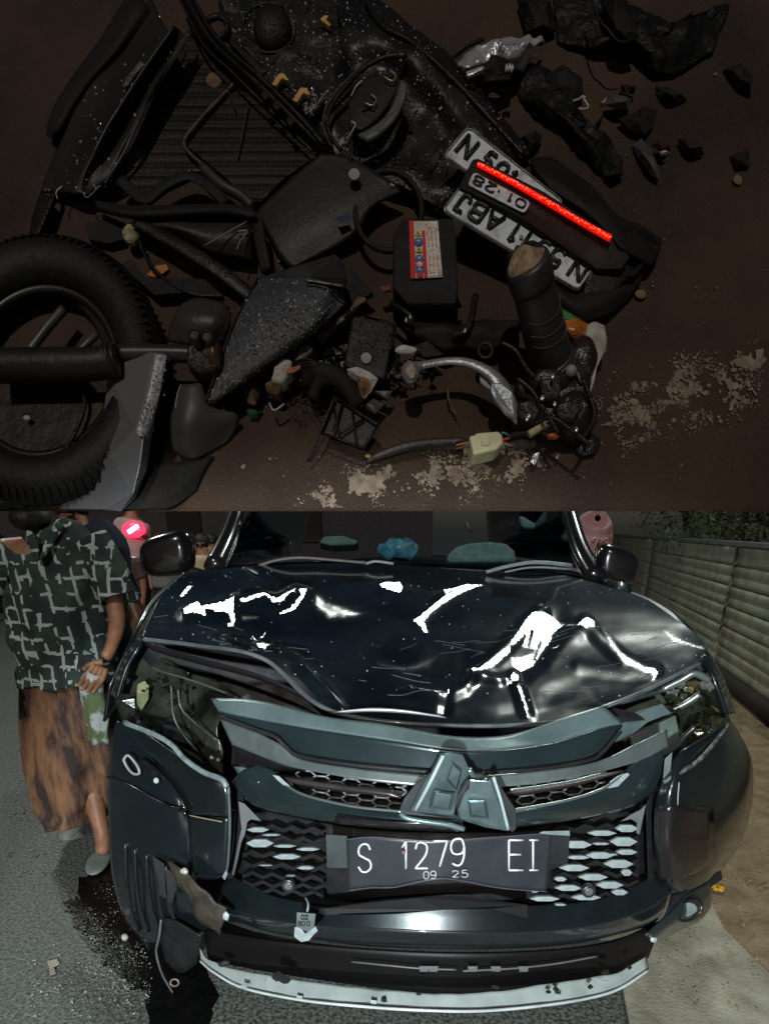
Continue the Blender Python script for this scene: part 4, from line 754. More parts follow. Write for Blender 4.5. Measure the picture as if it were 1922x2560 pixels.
# ================================================================== THE LOWER ROAD
S, tube, blob = S_true, tube_full, blob_full
def FF(pts, off=0.0): return [F(p[0], p[1], p[2] if len(p) > 2 else off) for p in pts]
def BB(pts, Y=None): return [B('D', p[0], p[1], p[2] if Y is None else Y) for p in pts]
def FFC(c, pts, off=0.0): return [FC(c, p[0], p[1], p[2] if len(p) > 2 else off) for p in pts]
def sheet(name, pts, m, z, kind='structure', nx=60, amp=.004, fr=9):
    """ground sheet from a quad of corners, gently uneven"""
    vs_, fs = [], []
    a, b_, c_, d_ = map(V3, pts)
    for j in range(nx):
        for i in range(nx):
            p = a.lerp(b_, i / (nx - 1)).lerp(d_.lerp(c_, i / (nx - 1)), j / (nx - 1)); p.z = z + noise.noise(p * fr) * amp * (0 < i < nx - 1 and 0 < j < nx - 1)
            vs_.append(p)
    fs = [(j * nx + i, j * nx + i + 1, (j + 1) * nx + i + 1, (j + 1) * nx + i) for j in range(nx - 1) for i in range(nx - 1)]
    return tagp(mesh(name, vs_, fs, m), kind=kind)
mat('lower asphalt', (.17, .185, .165), .45, col2=(.045, .05, .045), nscale=75, p0=.42, p1=.58, bump=1, bscale=70, spec=.7, dirt=(.36, .38, .34), dirtscale=95, dirtp=.58)
mat('dry verge dirt', (.30, .22, .13), .9, col2=(.17, .115, .06), nscale=9, bump=1, bscale=60, dirt=(.36, .3, .2), dirtscale=40)
mat('dusty concrete', (.42, .40, .31), .85, col2=(.25, .23, .17), nscale=8, bump=.8, bscale=80, dirt=(.14, .12, .08), dirtscale=30, dirtp=.64)
mat('oily puddle', (.003, .003, .003), .3, col2=(.006, .006, .006), nscale=20, bump=1.0, bscale=30, spec=.3, drops=1, dscale=60)
sheet('road', [(-60, -12, 0), (60, -12, 0), (60, 160, 0), (-60, 160, 0)], 'lower asphalt', 0, amp=0)
sheet('verge', [(.9, .2, 0), (3.2, .2, 0), (9, 18, 0), (2.4, 18, 0)], 'dry verge dirt', .012, amp=.012, nx=90)
def flat(name, pts, z, m, kind='structure'):
    vs_ = [V3((p.x, p.y, z)) for p in pts] + [V3((p.x, p.y, z - .02)) for p in pts]; n = len(pts)
    a = sum(vs_[i].x * vs_[(i + 1) % n].y - vs_[(i + 1) % n].x * vs_[i].y for i in range(n)); top = tuple(range(n)) if a > 0 else tuple(range(n))[::-1]
    o = mesh(name, vs_, [top] + [(i, (i + 1) % n, (i + 1) % n + n, i + n) for i in range(n)], m, smooth=False); return tagp(o, kind=kind)
flat('concrete_apron', [G('D', *p) for p in [(1360, 2250), (1330, 2080), (1400, 2030), (1480, 1945), (1530, 1960), (1560, 2020), (1610, 2070), (1680, 2140), (1700, 2260)]], .03, 'dusty concrete')
rp = random.Random(3)
pud = [(215, 1880), (262, 1850), (300, 1850), (340, 1900), (420, 2000), (470, 2150), (440, 2240), (330, 2235), (310, 2150), (250, 2100), (190, 2040), (150, 1975), (140, 1955), (178, 1950), (170, 1905)]
pp = []
for i in range(len(pud)):
    a, b_ = pud[i], pud[(i + 1) % len(pud)]
    for k in range(5): pp.append((a[0] + (b_[0] - a[0]) * k / 5 + rp.gauss(0, 5), a[1] + (b_[1] - a[1]) * k / 5 + rp.gauss(0, 5)))
flat('oil_puddle', [G('D', *p) for p in pp], .005, 'oily puddle', 'stuff')
wet = []
def dust(name, reg, n, m, s0, z, seed):
    rnd = random.Random(seed); vs_, fs = [], []
    for _ in range(n):
        x = rnd.uniform(reg[0], reg[2]); y = rnd.uniform(reg[1], reg[3])
        if noise.noise(V3((x / 40, y / 40, seed))) < -.05: continue
        c = G('D', x, y, z); b = len(vs_); s = s0 * rnd.uniform(.4, 1.5); k = 5; a0 = rnd.random() * 6
        for q in range(k): vs_.append(c + V3((math.cos(a0 + q * 1.257), math.sin(a0 + q * 1.257), 0)) * s * rnd.uniform(.5, 1.2) + V3((0, 0, rnd.uniform(0, s * .8))))
        vs_.append(c - V3((0, 0, .001)) + V3((0, 0, s * .7))); fs += [(b + q, b + (q + 1) % k, b + k) for q in range(k)]
    return tagp(mesh(name, vs_, fs, m, smooth=False), kind='stuff')
dust('sparkle_crumbs', (60, 2050, 330, 2200), 420, mat('pale sparkle crumbs', (.55, .58, .55), .2, nscale=200), .0036, .003, 4)  # pale crumbs put the glitter of wet road and oil in as specks
dust('sparkle_crumbs', (180, 1880, 345, 2170), 1100, mat('pale sparkle crumbs', (0, 0, 0)), .0026, .008, 5)
dust('road_grit', (20, 1500, 140, 1900), 300, mat('grey grit', (.28, .29, .28), .4, nscale=200), .007, .002, 6)
dust('sparkle_crumbs', (30, 1880, 200, 2210), 500, mat('pale sparkle crumbs', (0, 0, 0)), .0018, .003, 14)
dust('asphalt_grain', (0, 1480, 400, 2230), 2600, mat('grey grit', (0, 0, 0)), .0035, .001, 15)
dust('gravel', (1420, 1950, 1640, 2180), 260, mat('verge grit', (.38, .32, .2), .8, nscale=200), .004, .034, 8)
dust('leaf_litter', (1470, 1560, 1660, 2000), 240, mat('dry litter', (.33, .22, .09), .8, nscale=60), .008, .018, 9)
tagp(blob('pale_pebble', G('D', 270, 2025, .016), .014, .014, .014, mat('pale pebble', (.62, .64, .6), .4), None, .003, 90, (V3((1, 0, 0)), V3((0, 1, 0)), V3((0, 0, 1)))), 'round pale pebble in the oil puddle', 'pebble')
o = panel('paper_scrap', [G('D', *p) + V3((0, 0, .008)) for p in [(103, 2080), (125, 2075), (130, 2085), (118, 2092), (122, 2105), (110, 2110), (108, 2095)]], .004, mat('cream scrap', (.6, .5, .4), .7), None, .001, V3((0, 0, -1))); tagp(o, 'small cream paper scrap on the asphalt at lower left', 'debris')
t = thing('yellow_flower', G('D', 1550, 1918), 'bright yellow fallen flower on the verge right of the car', 'flower')
for k in range(5):
    a = k * 1.256; c = G('D', 1550, 1918, .03) + V3((math.cos(a), math.sin(a), 0)) * .014
    blob('petal', c, .017, .014, .007, mat('yellow petal', (.75, .42, .01), .6), t, .002, 80, (V3((math.cos(a), math.sin(a), 0)), V3((-math.sin(a), math.cos(a), 0)), V3((0, 0, 1))), 10, 6)
blob('heart', G('D', 1550, 1916, .042), .006, .006, .006, mat('flower heart', (.3, .14, .02), .8), t, seg=8, rings=5)

# ================================================================== THE CAR
mat('dark car paint', (.006, .009, .012), .3, col2=(.008, .013, .017), nscale=5, coat=1, spec=.5, dirt=(.05, .062, .066), dirtscale=24, dirtp=.68)
mat('teal grey paint', (.034, .052, .057), .30, metal=.45, col2=(.024, .038, .042), nscale=7, coat=.8, dirt=(.14, .17, .17), dirtscale=60, dirtp=.7, bump=.05)
mat('bumper paint', (.016, .025, .028), .3, metal=.5, col2=(.010, .016, .018), nscale=7, coat=1, dirt=(.10, .125, .125), dirtscale=50, dirtp=.7, bump=.05, crough=.16)
mat('pale bracket plastic', (.19, .265, .27), .34, metal=.35, col2=(.12, .17, .175), nscale=6, bump=.15, bscale=60, dirt=(.10, .12, .12), dirtscale=18, dirtp=.62)
mat('chrome trim', (.62, .72, .70), .28, metal=.85, col2=(.42, .50, .50), nscale=9, bump=.06, bscale=20)
mat('black trim', (.008, .008, .009), .45, col2=(.014, .013, .014), nscale=12, rough2=.7)
mat('black gloss trim', (.010, .008, .009), .22, col2=(.014, .012, .013), nscale=12, coat=.6)
mat('lens plastic', (.9, .95, .9), .06, trans=1, nscale=20, col2=(.8, .85, .8), bump=.1)
mat('lamp reflector', (.74, .78, .68), .14, metal=.8, col2=(.25, .27, .2), nscale=14, bump=1, bscale=26, dirt=(.1, .1, .08), dirtscale=24)
mat('lamp housing', (.04, .042, .038), .35, col2=(.015, .016, .015), nscale=10, bump=.5, bscale=40)
mat('wheel rubber', (.012, .012, .012), .7, col2=(.022, .02, .019), nscale=20, bump=.6, bscale=80)
mat('slat face', (.40, .46, .47), .4, col2=(.28, .33, .34), nscale=60)
mat('lip primer', (.36, .41, .39), .45, col2=(.25, .29, .28), nscale=9, dirt=(.14, .16, .16), dirtscale=16, dirtp=.64, bump=.1)
car = thing('parked_car', G('D', 985, 2200) * 0 + V3((.25, 1.2, 0)), 'dark grey SUV with crumpled hood, burst grille and hanging bumper lip', 'car')

# --- hood
HR = [[(400, 1238, 2.35), (560, 1222, 2.66), (720, 1217, 2.75), (880, 1222, 2.78), (1040, 1234, 2.76), (1200, 1240, 2.66), (1365, 1282, 2.3)],
      [(372, 1262, 2.2), (540, 1252, 2.42), (710, 1250, 2.5), (875, 1254, 2.52), (1045, 1264, 2.5), (1220, 1272, 2.42), (1405, 1300, 2.18)],
      [(346, 1300, 2.02), (520, 1294, 2.15), (700, 1296, 2.2), (870, 1300, 2.22), (1050, 1310, 2.2), (1240, 1318, 2.15), (1450, 1330, 2.0)],
      [(325, 1340, 1.86), (470, 1345, 1.86), (650, 1372, 1.84), (860, 1385, 1.83), (1070, 1395, 1.83), (1280, 1400, 1.82), (1500, 1370, 1.84)],
      [(315, 1362, 1.74), (450, 1376, 1.68), (620, 1415, 1.6), (800, 1465, 1.54), (1090, 1485, 1.52), (1320, 1470, 1.56), (1522, 1398, 1.74)],
      [(312, 1376, 1.66), (430, 1390, 1.60), (570, 1418, 1.50), (735, 1536, 1.36), (1120, 1561, 1.33), (1330, 1512, 1.42), (1520, 1424, 1.66)]]
NU, NV = 320, 150
hv, hf = grid([BB(r) for r in HR], NU, NV)
def project(p):
    d = p - CAM; t_ = d.dot(AX); return (PX0 + FOC * d.dot(RT) / t_) / 1.1571, (PY0 - FOC * d.dot(UP) / t_) / 1.1571
def segd(px_, py_, a, b_):
    dx, dy = b_[0] - a[0], b_[1] - a[1]; L2 = dx * dx + dy * dy or 1e-9
    t_ = max(0, min(1, ((px_ - a[0]) * dx + (py_ - a[1]) * dy) / L2)); return math.hypot(px_ - a[0] - dx * t_, py_ - a[1] - dy * t_)
# buckled creases: line, height (m), half width (px)
CREASE = [([(1018, 1462), (1060, 1430), (1100, 1392), (1140, 1350), (1170, 1325)], .012, 26), ([(1018, 1462), (1080, 1470), (1110, 1458)], .008, 16), ([(1110, 1458), (1125, 1500), (1142, 1556)], .010, 20),
          ([(1110, 1458), (1170, 1400), (1200, 1340)], -.009, 45), ([(1265, 1345), (1300, 1385), (1350, 1430), (1412, 1450)], .007, 26), ([(1265, 1345), (1240, 1380), (1190, 1430)], .003, 25),
          ([(1250, 1440), (1350, 1455), (1412, 1452)], .004, 22), ([(400, 1330), (500, 1300), (560, 1290), (600, 1298), (640, 1282), (680, 1292)], .012, 24), ([(580, 1380), (500, 1350), (440, 1345)], -.01, 40),
          ([(630, 1300), (660, 1310), (700, 1330)], .007, 20), ([(735, 1535), (700, 1490), (640, 1430), (560, 1395)], .012, 22), ([(900, 1345), (940, 1310), (1000, 1275), (1045, 1268)], .006, 22),
          ([(900, 1500), (960, 1505), (1000, 1490), (1018, 1465)], .008, 22), ([(960, 1540), (965, 1500)], -.006, 16), ([(800, 1400), (900, 1440), (990, 1440)], -.010, 60), ([(1300, 1520), (1250, 1480), (1190, 1500)], -.003, 30)]
hp = [project(v) for v in hv]
for i, v in enumerate(hv):
    x, y = hp[i]; dz = 0
    for ln, hgt, wd in CREASE:
        d = min(segd(x, y, ln[k], ln[k + 1]) for k in range(len(ln) - 1))
        if d < wd: q = 1 - d / wd; dz += hgt * q * q * (3 - 2 * q)
    edge = min(1, (i // NU) / 8, (NV - 1 - i // NU) / 8)
    dz += (noise.noise(V3((x / 90, y / 45, 1))) * .004 + noise.noise(V3((x / 30, y / 18, 5))) * .0005)
    hv[i] = v + V3((0, 0, dz * edge))
mat('hood paint', (.0035, .006, .009), .2, col2=(.016, .028, .034), nscale=3.2, p0=.42, p1=.72, coat=1, spec=.42, dirt=(.04, .06, .066), dirtscale=15, dirtp=.62)  # soft blue-grey haze put into the paint tones along with dust
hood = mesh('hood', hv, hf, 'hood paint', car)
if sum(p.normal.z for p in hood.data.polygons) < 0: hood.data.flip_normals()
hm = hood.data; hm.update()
# highlight shapes put into the hood's shading normals, turned to the street lamp
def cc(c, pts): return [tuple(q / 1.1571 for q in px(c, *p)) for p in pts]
GLINTS = [(cc('B1', [(890, 525), (930, 480), (970, 462), (985, 505), (1100, 480), (1160, 450), (1152, 500), (1158, 555), (1145, 585), (1110, 565), (1000, 540), (960, 535), (895, 552)]), 1, 4),
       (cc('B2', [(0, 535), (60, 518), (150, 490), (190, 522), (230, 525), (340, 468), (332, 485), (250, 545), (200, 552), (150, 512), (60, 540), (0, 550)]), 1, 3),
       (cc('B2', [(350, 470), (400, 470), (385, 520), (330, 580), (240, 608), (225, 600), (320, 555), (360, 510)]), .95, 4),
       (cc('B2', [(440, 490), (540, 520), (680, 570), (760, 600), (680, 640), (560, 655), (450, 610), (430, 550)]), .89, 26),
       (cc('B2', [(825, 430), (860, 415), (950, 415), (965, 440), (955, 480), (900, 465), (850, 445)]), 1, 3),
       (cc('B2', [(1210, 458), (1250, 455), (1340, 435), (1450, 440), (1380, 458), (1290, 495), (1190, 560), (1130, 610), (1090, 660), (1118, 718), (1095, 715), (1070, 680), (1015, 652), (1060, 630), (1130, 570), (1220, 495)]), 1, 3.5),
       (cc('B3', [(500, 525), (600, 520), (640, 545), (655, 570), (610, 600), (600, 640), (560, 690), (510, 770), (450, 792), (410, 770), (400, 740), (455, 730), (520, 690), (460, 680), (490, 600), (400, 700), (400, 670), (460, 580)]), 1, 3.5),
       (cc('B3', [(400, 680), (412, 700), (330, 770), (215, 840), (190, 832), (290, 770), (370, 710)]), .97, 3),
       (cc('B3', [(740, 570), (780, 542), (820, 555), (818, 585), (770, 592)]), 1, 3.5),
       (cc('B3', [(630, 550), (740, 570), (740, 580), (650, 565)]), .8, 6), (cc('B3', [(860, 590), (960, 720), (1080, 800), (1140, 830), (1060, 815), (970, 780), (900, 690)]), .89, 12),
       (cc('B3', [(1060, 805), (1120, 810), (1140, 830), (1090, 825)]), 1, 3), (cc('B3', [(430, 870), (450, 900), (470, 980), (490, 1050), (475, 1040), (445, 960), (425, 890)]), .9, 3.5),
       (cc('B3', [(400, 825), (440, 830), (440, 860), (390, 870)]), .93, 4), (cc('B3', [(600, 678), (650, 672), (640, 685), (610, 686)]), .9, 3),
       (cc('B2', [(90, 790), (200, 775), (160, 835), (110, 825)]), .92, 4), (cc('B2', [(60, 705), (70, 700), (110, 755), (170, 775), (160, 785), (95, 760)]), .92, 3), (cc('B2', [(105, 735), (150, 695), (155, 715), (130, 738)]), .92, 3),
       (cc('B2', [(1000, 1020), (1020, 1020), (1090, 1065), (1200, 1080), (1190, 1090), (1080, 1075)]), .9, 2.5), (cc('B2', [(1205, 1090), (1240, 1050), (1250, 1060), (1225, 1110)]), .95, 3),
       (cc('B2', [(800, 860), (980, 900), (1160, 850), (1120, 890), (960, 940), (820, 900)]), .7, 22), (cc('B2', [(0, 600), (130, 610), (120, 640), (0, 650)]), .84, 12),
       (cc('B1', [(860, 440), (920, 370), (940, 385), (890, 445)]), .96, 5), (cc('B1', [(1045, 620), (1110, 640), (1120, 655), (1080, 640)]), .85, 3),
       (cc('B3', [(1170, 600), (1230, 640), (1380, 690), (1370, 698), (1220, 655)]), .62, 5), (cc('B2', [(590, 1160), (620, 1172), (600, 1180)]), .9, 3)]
for ln in ([(0, 760), (120, 850), (200, 895)],): pass
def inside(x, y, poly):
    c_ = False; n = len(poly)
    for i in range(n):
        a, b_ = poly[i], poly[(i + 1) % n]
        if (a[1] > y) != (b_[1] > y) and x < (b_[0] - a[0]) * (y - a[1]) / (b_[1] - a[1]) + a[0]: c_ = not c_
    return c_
GLINTS += [(cc('B1', [(1005, 518), (1125, 522), (1135, 560), (1070, 556), (1010, 540)]), -1, 3), (cc('B3', [(395, 690), (520, 683), (517, 700), (445, 727), (395, 722)]), -1, 3), (cc('B3', [(500, 600), (515, 600), (495, 680), (480, 680)]), -1, 2), (cc('B3', [(545, 640), (560, 640), (520, 740), (508, 740)]), -1, 2), (cc('B2', [(1225, 478), (1260, 470), (1255, 480), (1228, 488)]), -1, 1.5)]
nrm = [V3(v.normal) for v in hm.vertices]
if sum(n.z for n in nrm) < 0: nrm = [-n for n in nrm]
GLINTS = [(p_, .80, 11) for p_, s_, f_ in GLINTS if s_ >= .95 and len(p_) > 4] + GLINTS
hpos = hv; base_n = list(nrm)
for poly, st, soft in GLINTS:
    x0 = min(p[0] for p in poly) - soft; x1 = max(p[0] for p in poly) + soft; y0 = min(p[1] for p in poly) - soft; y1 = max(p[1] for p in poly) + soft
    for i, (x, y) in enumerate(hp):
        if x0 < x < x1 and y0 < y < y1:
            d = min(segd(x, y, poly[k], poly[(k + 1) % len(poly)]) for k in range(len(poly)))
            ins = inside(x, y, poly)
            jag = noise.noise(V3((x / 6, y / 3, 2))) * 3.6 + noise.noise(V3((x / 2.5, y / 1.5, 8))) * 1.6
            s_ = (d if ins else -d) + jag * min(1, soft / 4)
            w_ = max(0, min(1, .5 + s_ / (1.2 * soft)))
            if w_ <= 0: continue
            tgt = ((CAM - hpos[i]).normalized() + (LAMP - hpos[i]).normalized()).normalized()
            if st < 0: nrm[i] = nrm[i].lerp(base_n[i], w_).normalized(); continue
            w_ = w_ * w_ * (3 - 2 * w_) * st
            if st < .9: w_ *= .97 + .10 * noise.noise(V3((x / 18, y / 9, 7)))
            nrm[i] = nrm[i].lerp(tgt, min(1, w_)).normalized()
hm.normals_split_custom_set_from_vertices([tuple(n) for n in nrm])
mesh('hood_underside', [v - V3((0, 0, .014)) for v in hv[::1]][:NU * NV], hf, 'black trim', hood)
fe = [hv[(NV - 1) * NU + i] for i in range(0, NU, 4)]
tube('hood_lip', [p + V3((0, -.004, -.006)) for p in fe], .006, mat('hood lip edge', (.05, .055, .06), .3, col2=(.16, .18, .19), nscale=7, coat=.6), hood, 8, 160)
loft('buckled_flange', [BB([(735, 1537, 1.345), (800, 1530, 1.34), (870, 1534, 1.335), (950, 1547, 1.33)]), BB([(715, 1543, 1.35), (790, 1538, 1.34), (870, 1541, 1.335), (965, 1552, 1.33)])], mat('bare flange', (.42, .42, .44), .35, metal=.4), hood, 30, 3, .004)
loft('inner_flange', [BB([(300, 1372, 1.72), (330, 1405, 1.72), (430, 1435, 1.66), (560, 1470, 1.55), (690, 1525, 1.45)]), BB([(318, 1376, 1.70), (345, 1398, 1.70), (440, 1425, 1.64), (570, 1462, 1.53), (700, 1522, 1.44)])], mat('edge sealer', (.015, .012, .014), .5), hood, 40, 3, .003)
dv, df = [], []; rnd = random.Random(11)
for _ in range(150):
    i = rnd.randrange(NU * 12, NU * (NV - 4)); p = hv[i]; s = rnd.uniform(.0009, .0026); b0 = len(dv); n = nrm[i]; a = n.orthogonal().normalized(); b_ = n.cross(a)
    el = rnd.uniform(.5, 1.8)
    for q in range(6): dv.append(p + a * s * el * math.cos(q * 1.047) + b_ * s * math.sin(q * 1.047) + n * .0005)
    dv.append(p + n * (.0008 + s * .8)); df += [(b0 + q, b0 + (q + 1) % 6, b0 + 6) for q in range(6)]
tagp(mesh('chips', dv, df, mat('pale chips', (.75, .8, .82), .25), hood, False), kind='stuff')
sl_ = []
for _ in range(46):
    i = rnd.randrange(NU * 70, NU * (NV - 8)); c0 = i % NU; r0 = i // NU; du = rnd.randint(4, 22); dw = rnd.randint(-5, 5)
    ps = [hv[min(NV - 1, max(0, r0 + int(dw * q / 3))) * NU + min(NU - 1, c0 + int(du * q / 3))] + V3((0, 0, .0006)) for q in range(4)]; sl_.append(ps)
tagp(tubes('scratches', sl_, .0005, mat('fine scratches', (.16, .19, .2), .4), hood, 4), kind='stuff')

# --- engine bay dark cavity behind the grille
panel('engine_bay', BB([(300, 1385, 1.85), (560, 1420, 1.8), (985, 1500, 1.75), (1300, 1500, 1.75), (1500, 1420, 1.85), (1560, 1900, 1.85), (1300, 2080, 1.6), (985, 2100, 1.5), (600, 2080, 1.6), (280, 1900, 1.85)]), .05, 'black trim', car)

# --- windscreen, cabin
mat('windscreen glass', (.02, .022, .026), .03, spec=.7, trans=0, nscale=3)
gm = bpy.data.materials.new('tinted glass'); gm.use_nodes = True; gn_ = gm.node_tree; pb = gn_.nodes['Principled BSDF']
pb.inputs['Base Color'].default_value = (.5, .55, .6, 1); pb.inputs['Transmission Weight'].default_value = 1; pb.inputs['Roughness'].default_value = .02; pb.inputs['IOR'].default_value = 1.3
tn = gn_.nodes.new('ShaderNodeBsdfTransparent'); tn.inputs[0].default_value = (.85, .9, .92, 1); mxs = gn_.nodes.new('ShaderNodeMixShader'); fr = gn_.nodes.new('ShaderNodeFresnel'); fr.inputs[0].default_value = 1.4
gl = gn_.nodes.new('ShaderNodeBsdfGlossy'); gl.inputs['Roughness'].default_value = .03
gn_.links.new(fr.outputs[0], mxs.inputs[0]); gn_.links.new(tn.outputs[0], mxs.inputs[1]); gn_.links.new(gl.outputs[0], mxs.inputs[2]); gn_.links.new(mxs.outputs[0], gn_.nodes['Material Output'].inputs[0]); gn_.nodes.remove(pb)
MATS['tinted glass'] = gm
WB = BB([(462, 1226, 2.72), (640, 1216, 2.86), (870, 1218, 2.92), (1090, 1230, 2.88), (1290, 1250, 2.7)]); WT = BB([(520, 1050, 3.35), (680, 1030, 3.5), (880, 1022, 3.55), (1080, 1030, 3.5), (1215, 1050, 3.35)])
loft('windscreen', [WB, WT], 'tinted glass', car, 24, 10, 0)
loft('cowl', [BB([(440, 1236, 2.66), (640, 1226, 2.82), (870, 1228, 2.86), (1090, 1240, 2.82), (1300, 1262, 2.62)]), [p + V3((0, .08, .0)) for p in WB]], 'black trim', car, 24, 3, .01)
for A_, s in (([(462, 1228, 2.70), (492, 1165, 2.9), (510, 1115, 3.1), (535, 1045, 3.35)], -1), ([(1288, 1250, 2.68), (1255, 1190, 2.85), (1232, 1117, 3.1), (1210, 1045, 3.35)], 1)):
    tube('a_pillar', BB(A_), [.045, .04, .036, .034], 'black gloss trim', car, 12)
# roof, doors and tail for the part of the body the hood does not cover
RF = [p + V3((0, 0, .01)) for p in WT]
loft('roof', [RF, [p + V3((0, .8, .06)) for p in RF], [p + V3((0, 1.9, .02)) for p in RF]], 'dark car paint', car, 24, 12, .02)
hl = B('D', 400, 1238, 2.35); hr = B('D', 1365, 1282, 2.3)
for s, hx, nm in ((-1, hl.x, 'l'), (1, hr.x, 'r')):
    xs = hx + s * .10
    loft('body_side', [[V3((hx, 2.35, 1.30)), V3((hx, 3.6, 1.3)), V3((hx, 5.2, 1.28)), V3((hx - s * .1, 6.0, 1.2))], [V3((xs, 2.3, .85)), V3((xs, 3.6, .85)), V3((xs, 5.2, .85)), V3((hx, 6.05, .85))], [V3((hx, 2.3, .35)), V3((hx, 3.6, .3)), V3((hx, 5.2, .35)), V3((hx - s * .1, 6.0, .45))]], 'dark car paint', car, 24, 12, .01)
    loft('side_glass', [[V3((hx, 2.75, 1.32)), V3((hx, 4.0, 1.32)), V3((hx, 5.6, 1.3))], [V3((hx * .82 + .06, 3.4, 1.78)), V3((hx * .82 + .06, 4.2, 1.8)), V3((hx * .82 + .06, 5.3, 1.76))]], 'windscreen glass', car, 16, 4, .01)
loft('tailgate', [[V3((hl.x, 6.02, 1.2)), V3((.2, 6.1, 1.25)), V3((hr.x, 6.02, 1.2))], [V3((hl.x, 6.05, .4)), V3((.2, 6.15, .4)), V3((hr.x, 6.05, .4))]], 'dark car paint', car, 8, 8, .02)
panel('dashboard', BB([(480, 1222, 3.05), (870, 1212, 3.2), (1280, 1245, 3.05), (1270, 1262, 3.0), (480, 1240, 3.0)]), .3, 'black trim', car)
for (pts, m_) in (([(965, 1215), (968, 1195), (985, 1180), (1010, 1172), (1060, 1168), (1095, 1173), (1112, 1188), (1118, 1214)], None), ([(688, 1172), (700, 1158), (740, 1156), (775, 1168), (770, 1176), (715, 1178)], None), ([(1120, 1112), (1130, 1095), (1180, 1095), (1195, 1112), (1190, 1140), (1130, 1140)], None)):
    panel('seat_back', [B('D', x, y, 3.75) for x, y in pts], .12, mat('green seat cloth', (.26, .46, .42), .8, col2=(.16, .3, .28), nscale=20, bump=.4, bscale=40), car, .02)
o = blob('plastic_bag', B('D', 862, 1190, 3.3), .105, .062, .07, mat('crinkled blue plastic', (.06, .30, .52), .3, col2=(.25, .6, .75), nscale=16, bump=1, bscale=14), None, .024, 22, None, 30, 20)
tagp(o, 'crumpled blue plastic bag on the dashboard behind the windscreen', 'bag')
tube('leaf_scrap', BB([(1005, 1130, 3.0), (1018, 1150, 3.0)]), .008, 'black trim', car)
t_w = [([(560, 1222), (600, 1210), (650, 1205), (720, 1210), (790, 1216)], .006, mat('dusty wiper', (.20, .17, .16), .5)), ([(790, 1218), (812, 1213), (850, 1218)], .006, mat('steel wiper', (.3, .32, .33), .4)),
       ([(1050, 1236), (1090, 1225), (1140, 1216), (1180, 1216), (1235, 1222)], .008, mat('steel wiper', (0, 0, 0))), ([(1090, 1236), (1150, 1226), (1235, 1230)], .004, mat('steel wiper', (0, 0, 0)))]
for pts, r_, m_ in t_w: tube('wiper', [B('D', x, y, 2.68) for x, y in pts], r_, m_, car, 8)
# mirrors
for (x, y, rx, ry, sgn) in ((363, 1199, .122, .092, -1), (1330, 1222, .096, .080, 1)):
    c0 = B('D', x, y, 2.75)
    vs_, fs = [], []; NR, NS = 14, 28
    for j in range(NR + 1):
        th = math.pi * j / NR
        for i in range(NS):
            ph = 2 * math.pi * i / NS; sx = math.copysign(abs(math.cos(ph)) ** .58, math.cos(ph)); sy = math.copysign(abs(math.sin(ph)) ** .66, math.sin(ph)); st_ = math.sin(th) ** .42
            dx = rx * st_ * sx; dz = ry * st_ * sy * (1 + .12 * sx * sgn * -1)
            vs_.append(c0 + V3((dx, -.06 * math.cos(th), dz - .02 * sx * sgn)))
    for j in range(NR):
        for i in range(NS): fs.append((j * NS + i, j * NS + (i + 1) % NS, (j + 1) * NS + (i + 1) % NS, (j + 1) * NS + i))
    mo = mesh('side_mirror', vs_, fs, 'black gloss trim', car)
    tube('mirror_arm', [c0 + V3((-sgn * rx * .6, 0, -.07)), c0 + V3((-sgn * (rx + .09), .05, -.12))], .03, 'black trim', mo, 10)

# --- fenders
loft('fender', [BB([(408, 1232, 2.5), (352, 1284, 2.12), (318, 1332, 1.96), (296, 1372, 1.86), (262, 1432, 1.80), (240, 1500, 1.78)]), BB([(396, 1243, 2.4), (346, 1300, 2.05), (322, 1345, 1.88), (305, 1385, 1.75), (272, 1440, 1.72), (250, 1510, 1.70)])], 'dark car paint', car, 40, 6, .01)
loft('fender', [BB([(1350, 1270, 2.4), (1420, 1300, 2.2), (1480, 1345, 2.0), (1525, 1400, 1.86), (1560, 1460, 1.80), (1590, 1540, 1.80)]), BB([(1352, 1284, 2.32), (1430, 1325, 2.1), (1490, 1370, 1.9), (1520, 1420, 1.78), (1545, 1470, 1.72), (1572, 1545, 1.70)])], 'dark car paint', car, 40, 6, .01)
loft('fender_side', [BB([(408, 1234, 2.6), (340, 1290, 2.3), (290, 1380, 2.05), (240, 1480, 1.95)]), BB([(408, 1300, 2.6), (330, 1400, 2.3), (270, 1500, 2.05), (228, 1560, 1.95)])], 'dark car paint', car, 20, 6, .01)
# --- headlights
mat('greenish reflector bowl', (.30, .32, .22), .25, metal=.3, col2=(.09, .10, .07), nscale=9, bump=1, bscale=22, dirt=(.03, .03, .025), dirtscale=16)
mat('smoky reflector bowl', (.10, .095, .068), .2, metal=.3, col2=(.02, .02, .017), nscale=7, bump=.8, bscale=18, dirt=(.2, .2, .13), dirtscale=20, dirtp=.66)
def headlamp(hs, back, rails_lens, nm_lab):
    hd = loft('headlight', back, ('smoky reflector bowl', 'greenish reflector bowl')[hs], car, 30, 18, .006, rough=.012, rs=14)
    hd['label'] = nm_lab
    return hd
LB = [BB([(318, 1395, 1.86), (360, 1425, 1.82), (430, 1458, 1.74), (520, 1500, 1.62)]), BB([(270, 1450, 1.84), (330, 1490, 1.80), (410, 1530, 1.7), (470, 1560, 1.6)]), BB([(250, 1510, 1.84), (310, 1550, 1.78), (390, 1600, 1.68), (480, 1625, 1.58)]), BB([(262, 1560, 1.8), (330, 1592, 1.72), (420, 1650, 1.6), (486, 1685, 1.5)])]
hl_ = headlamp(0, LB, 0, 'dark smashed headlight with smoky housing')
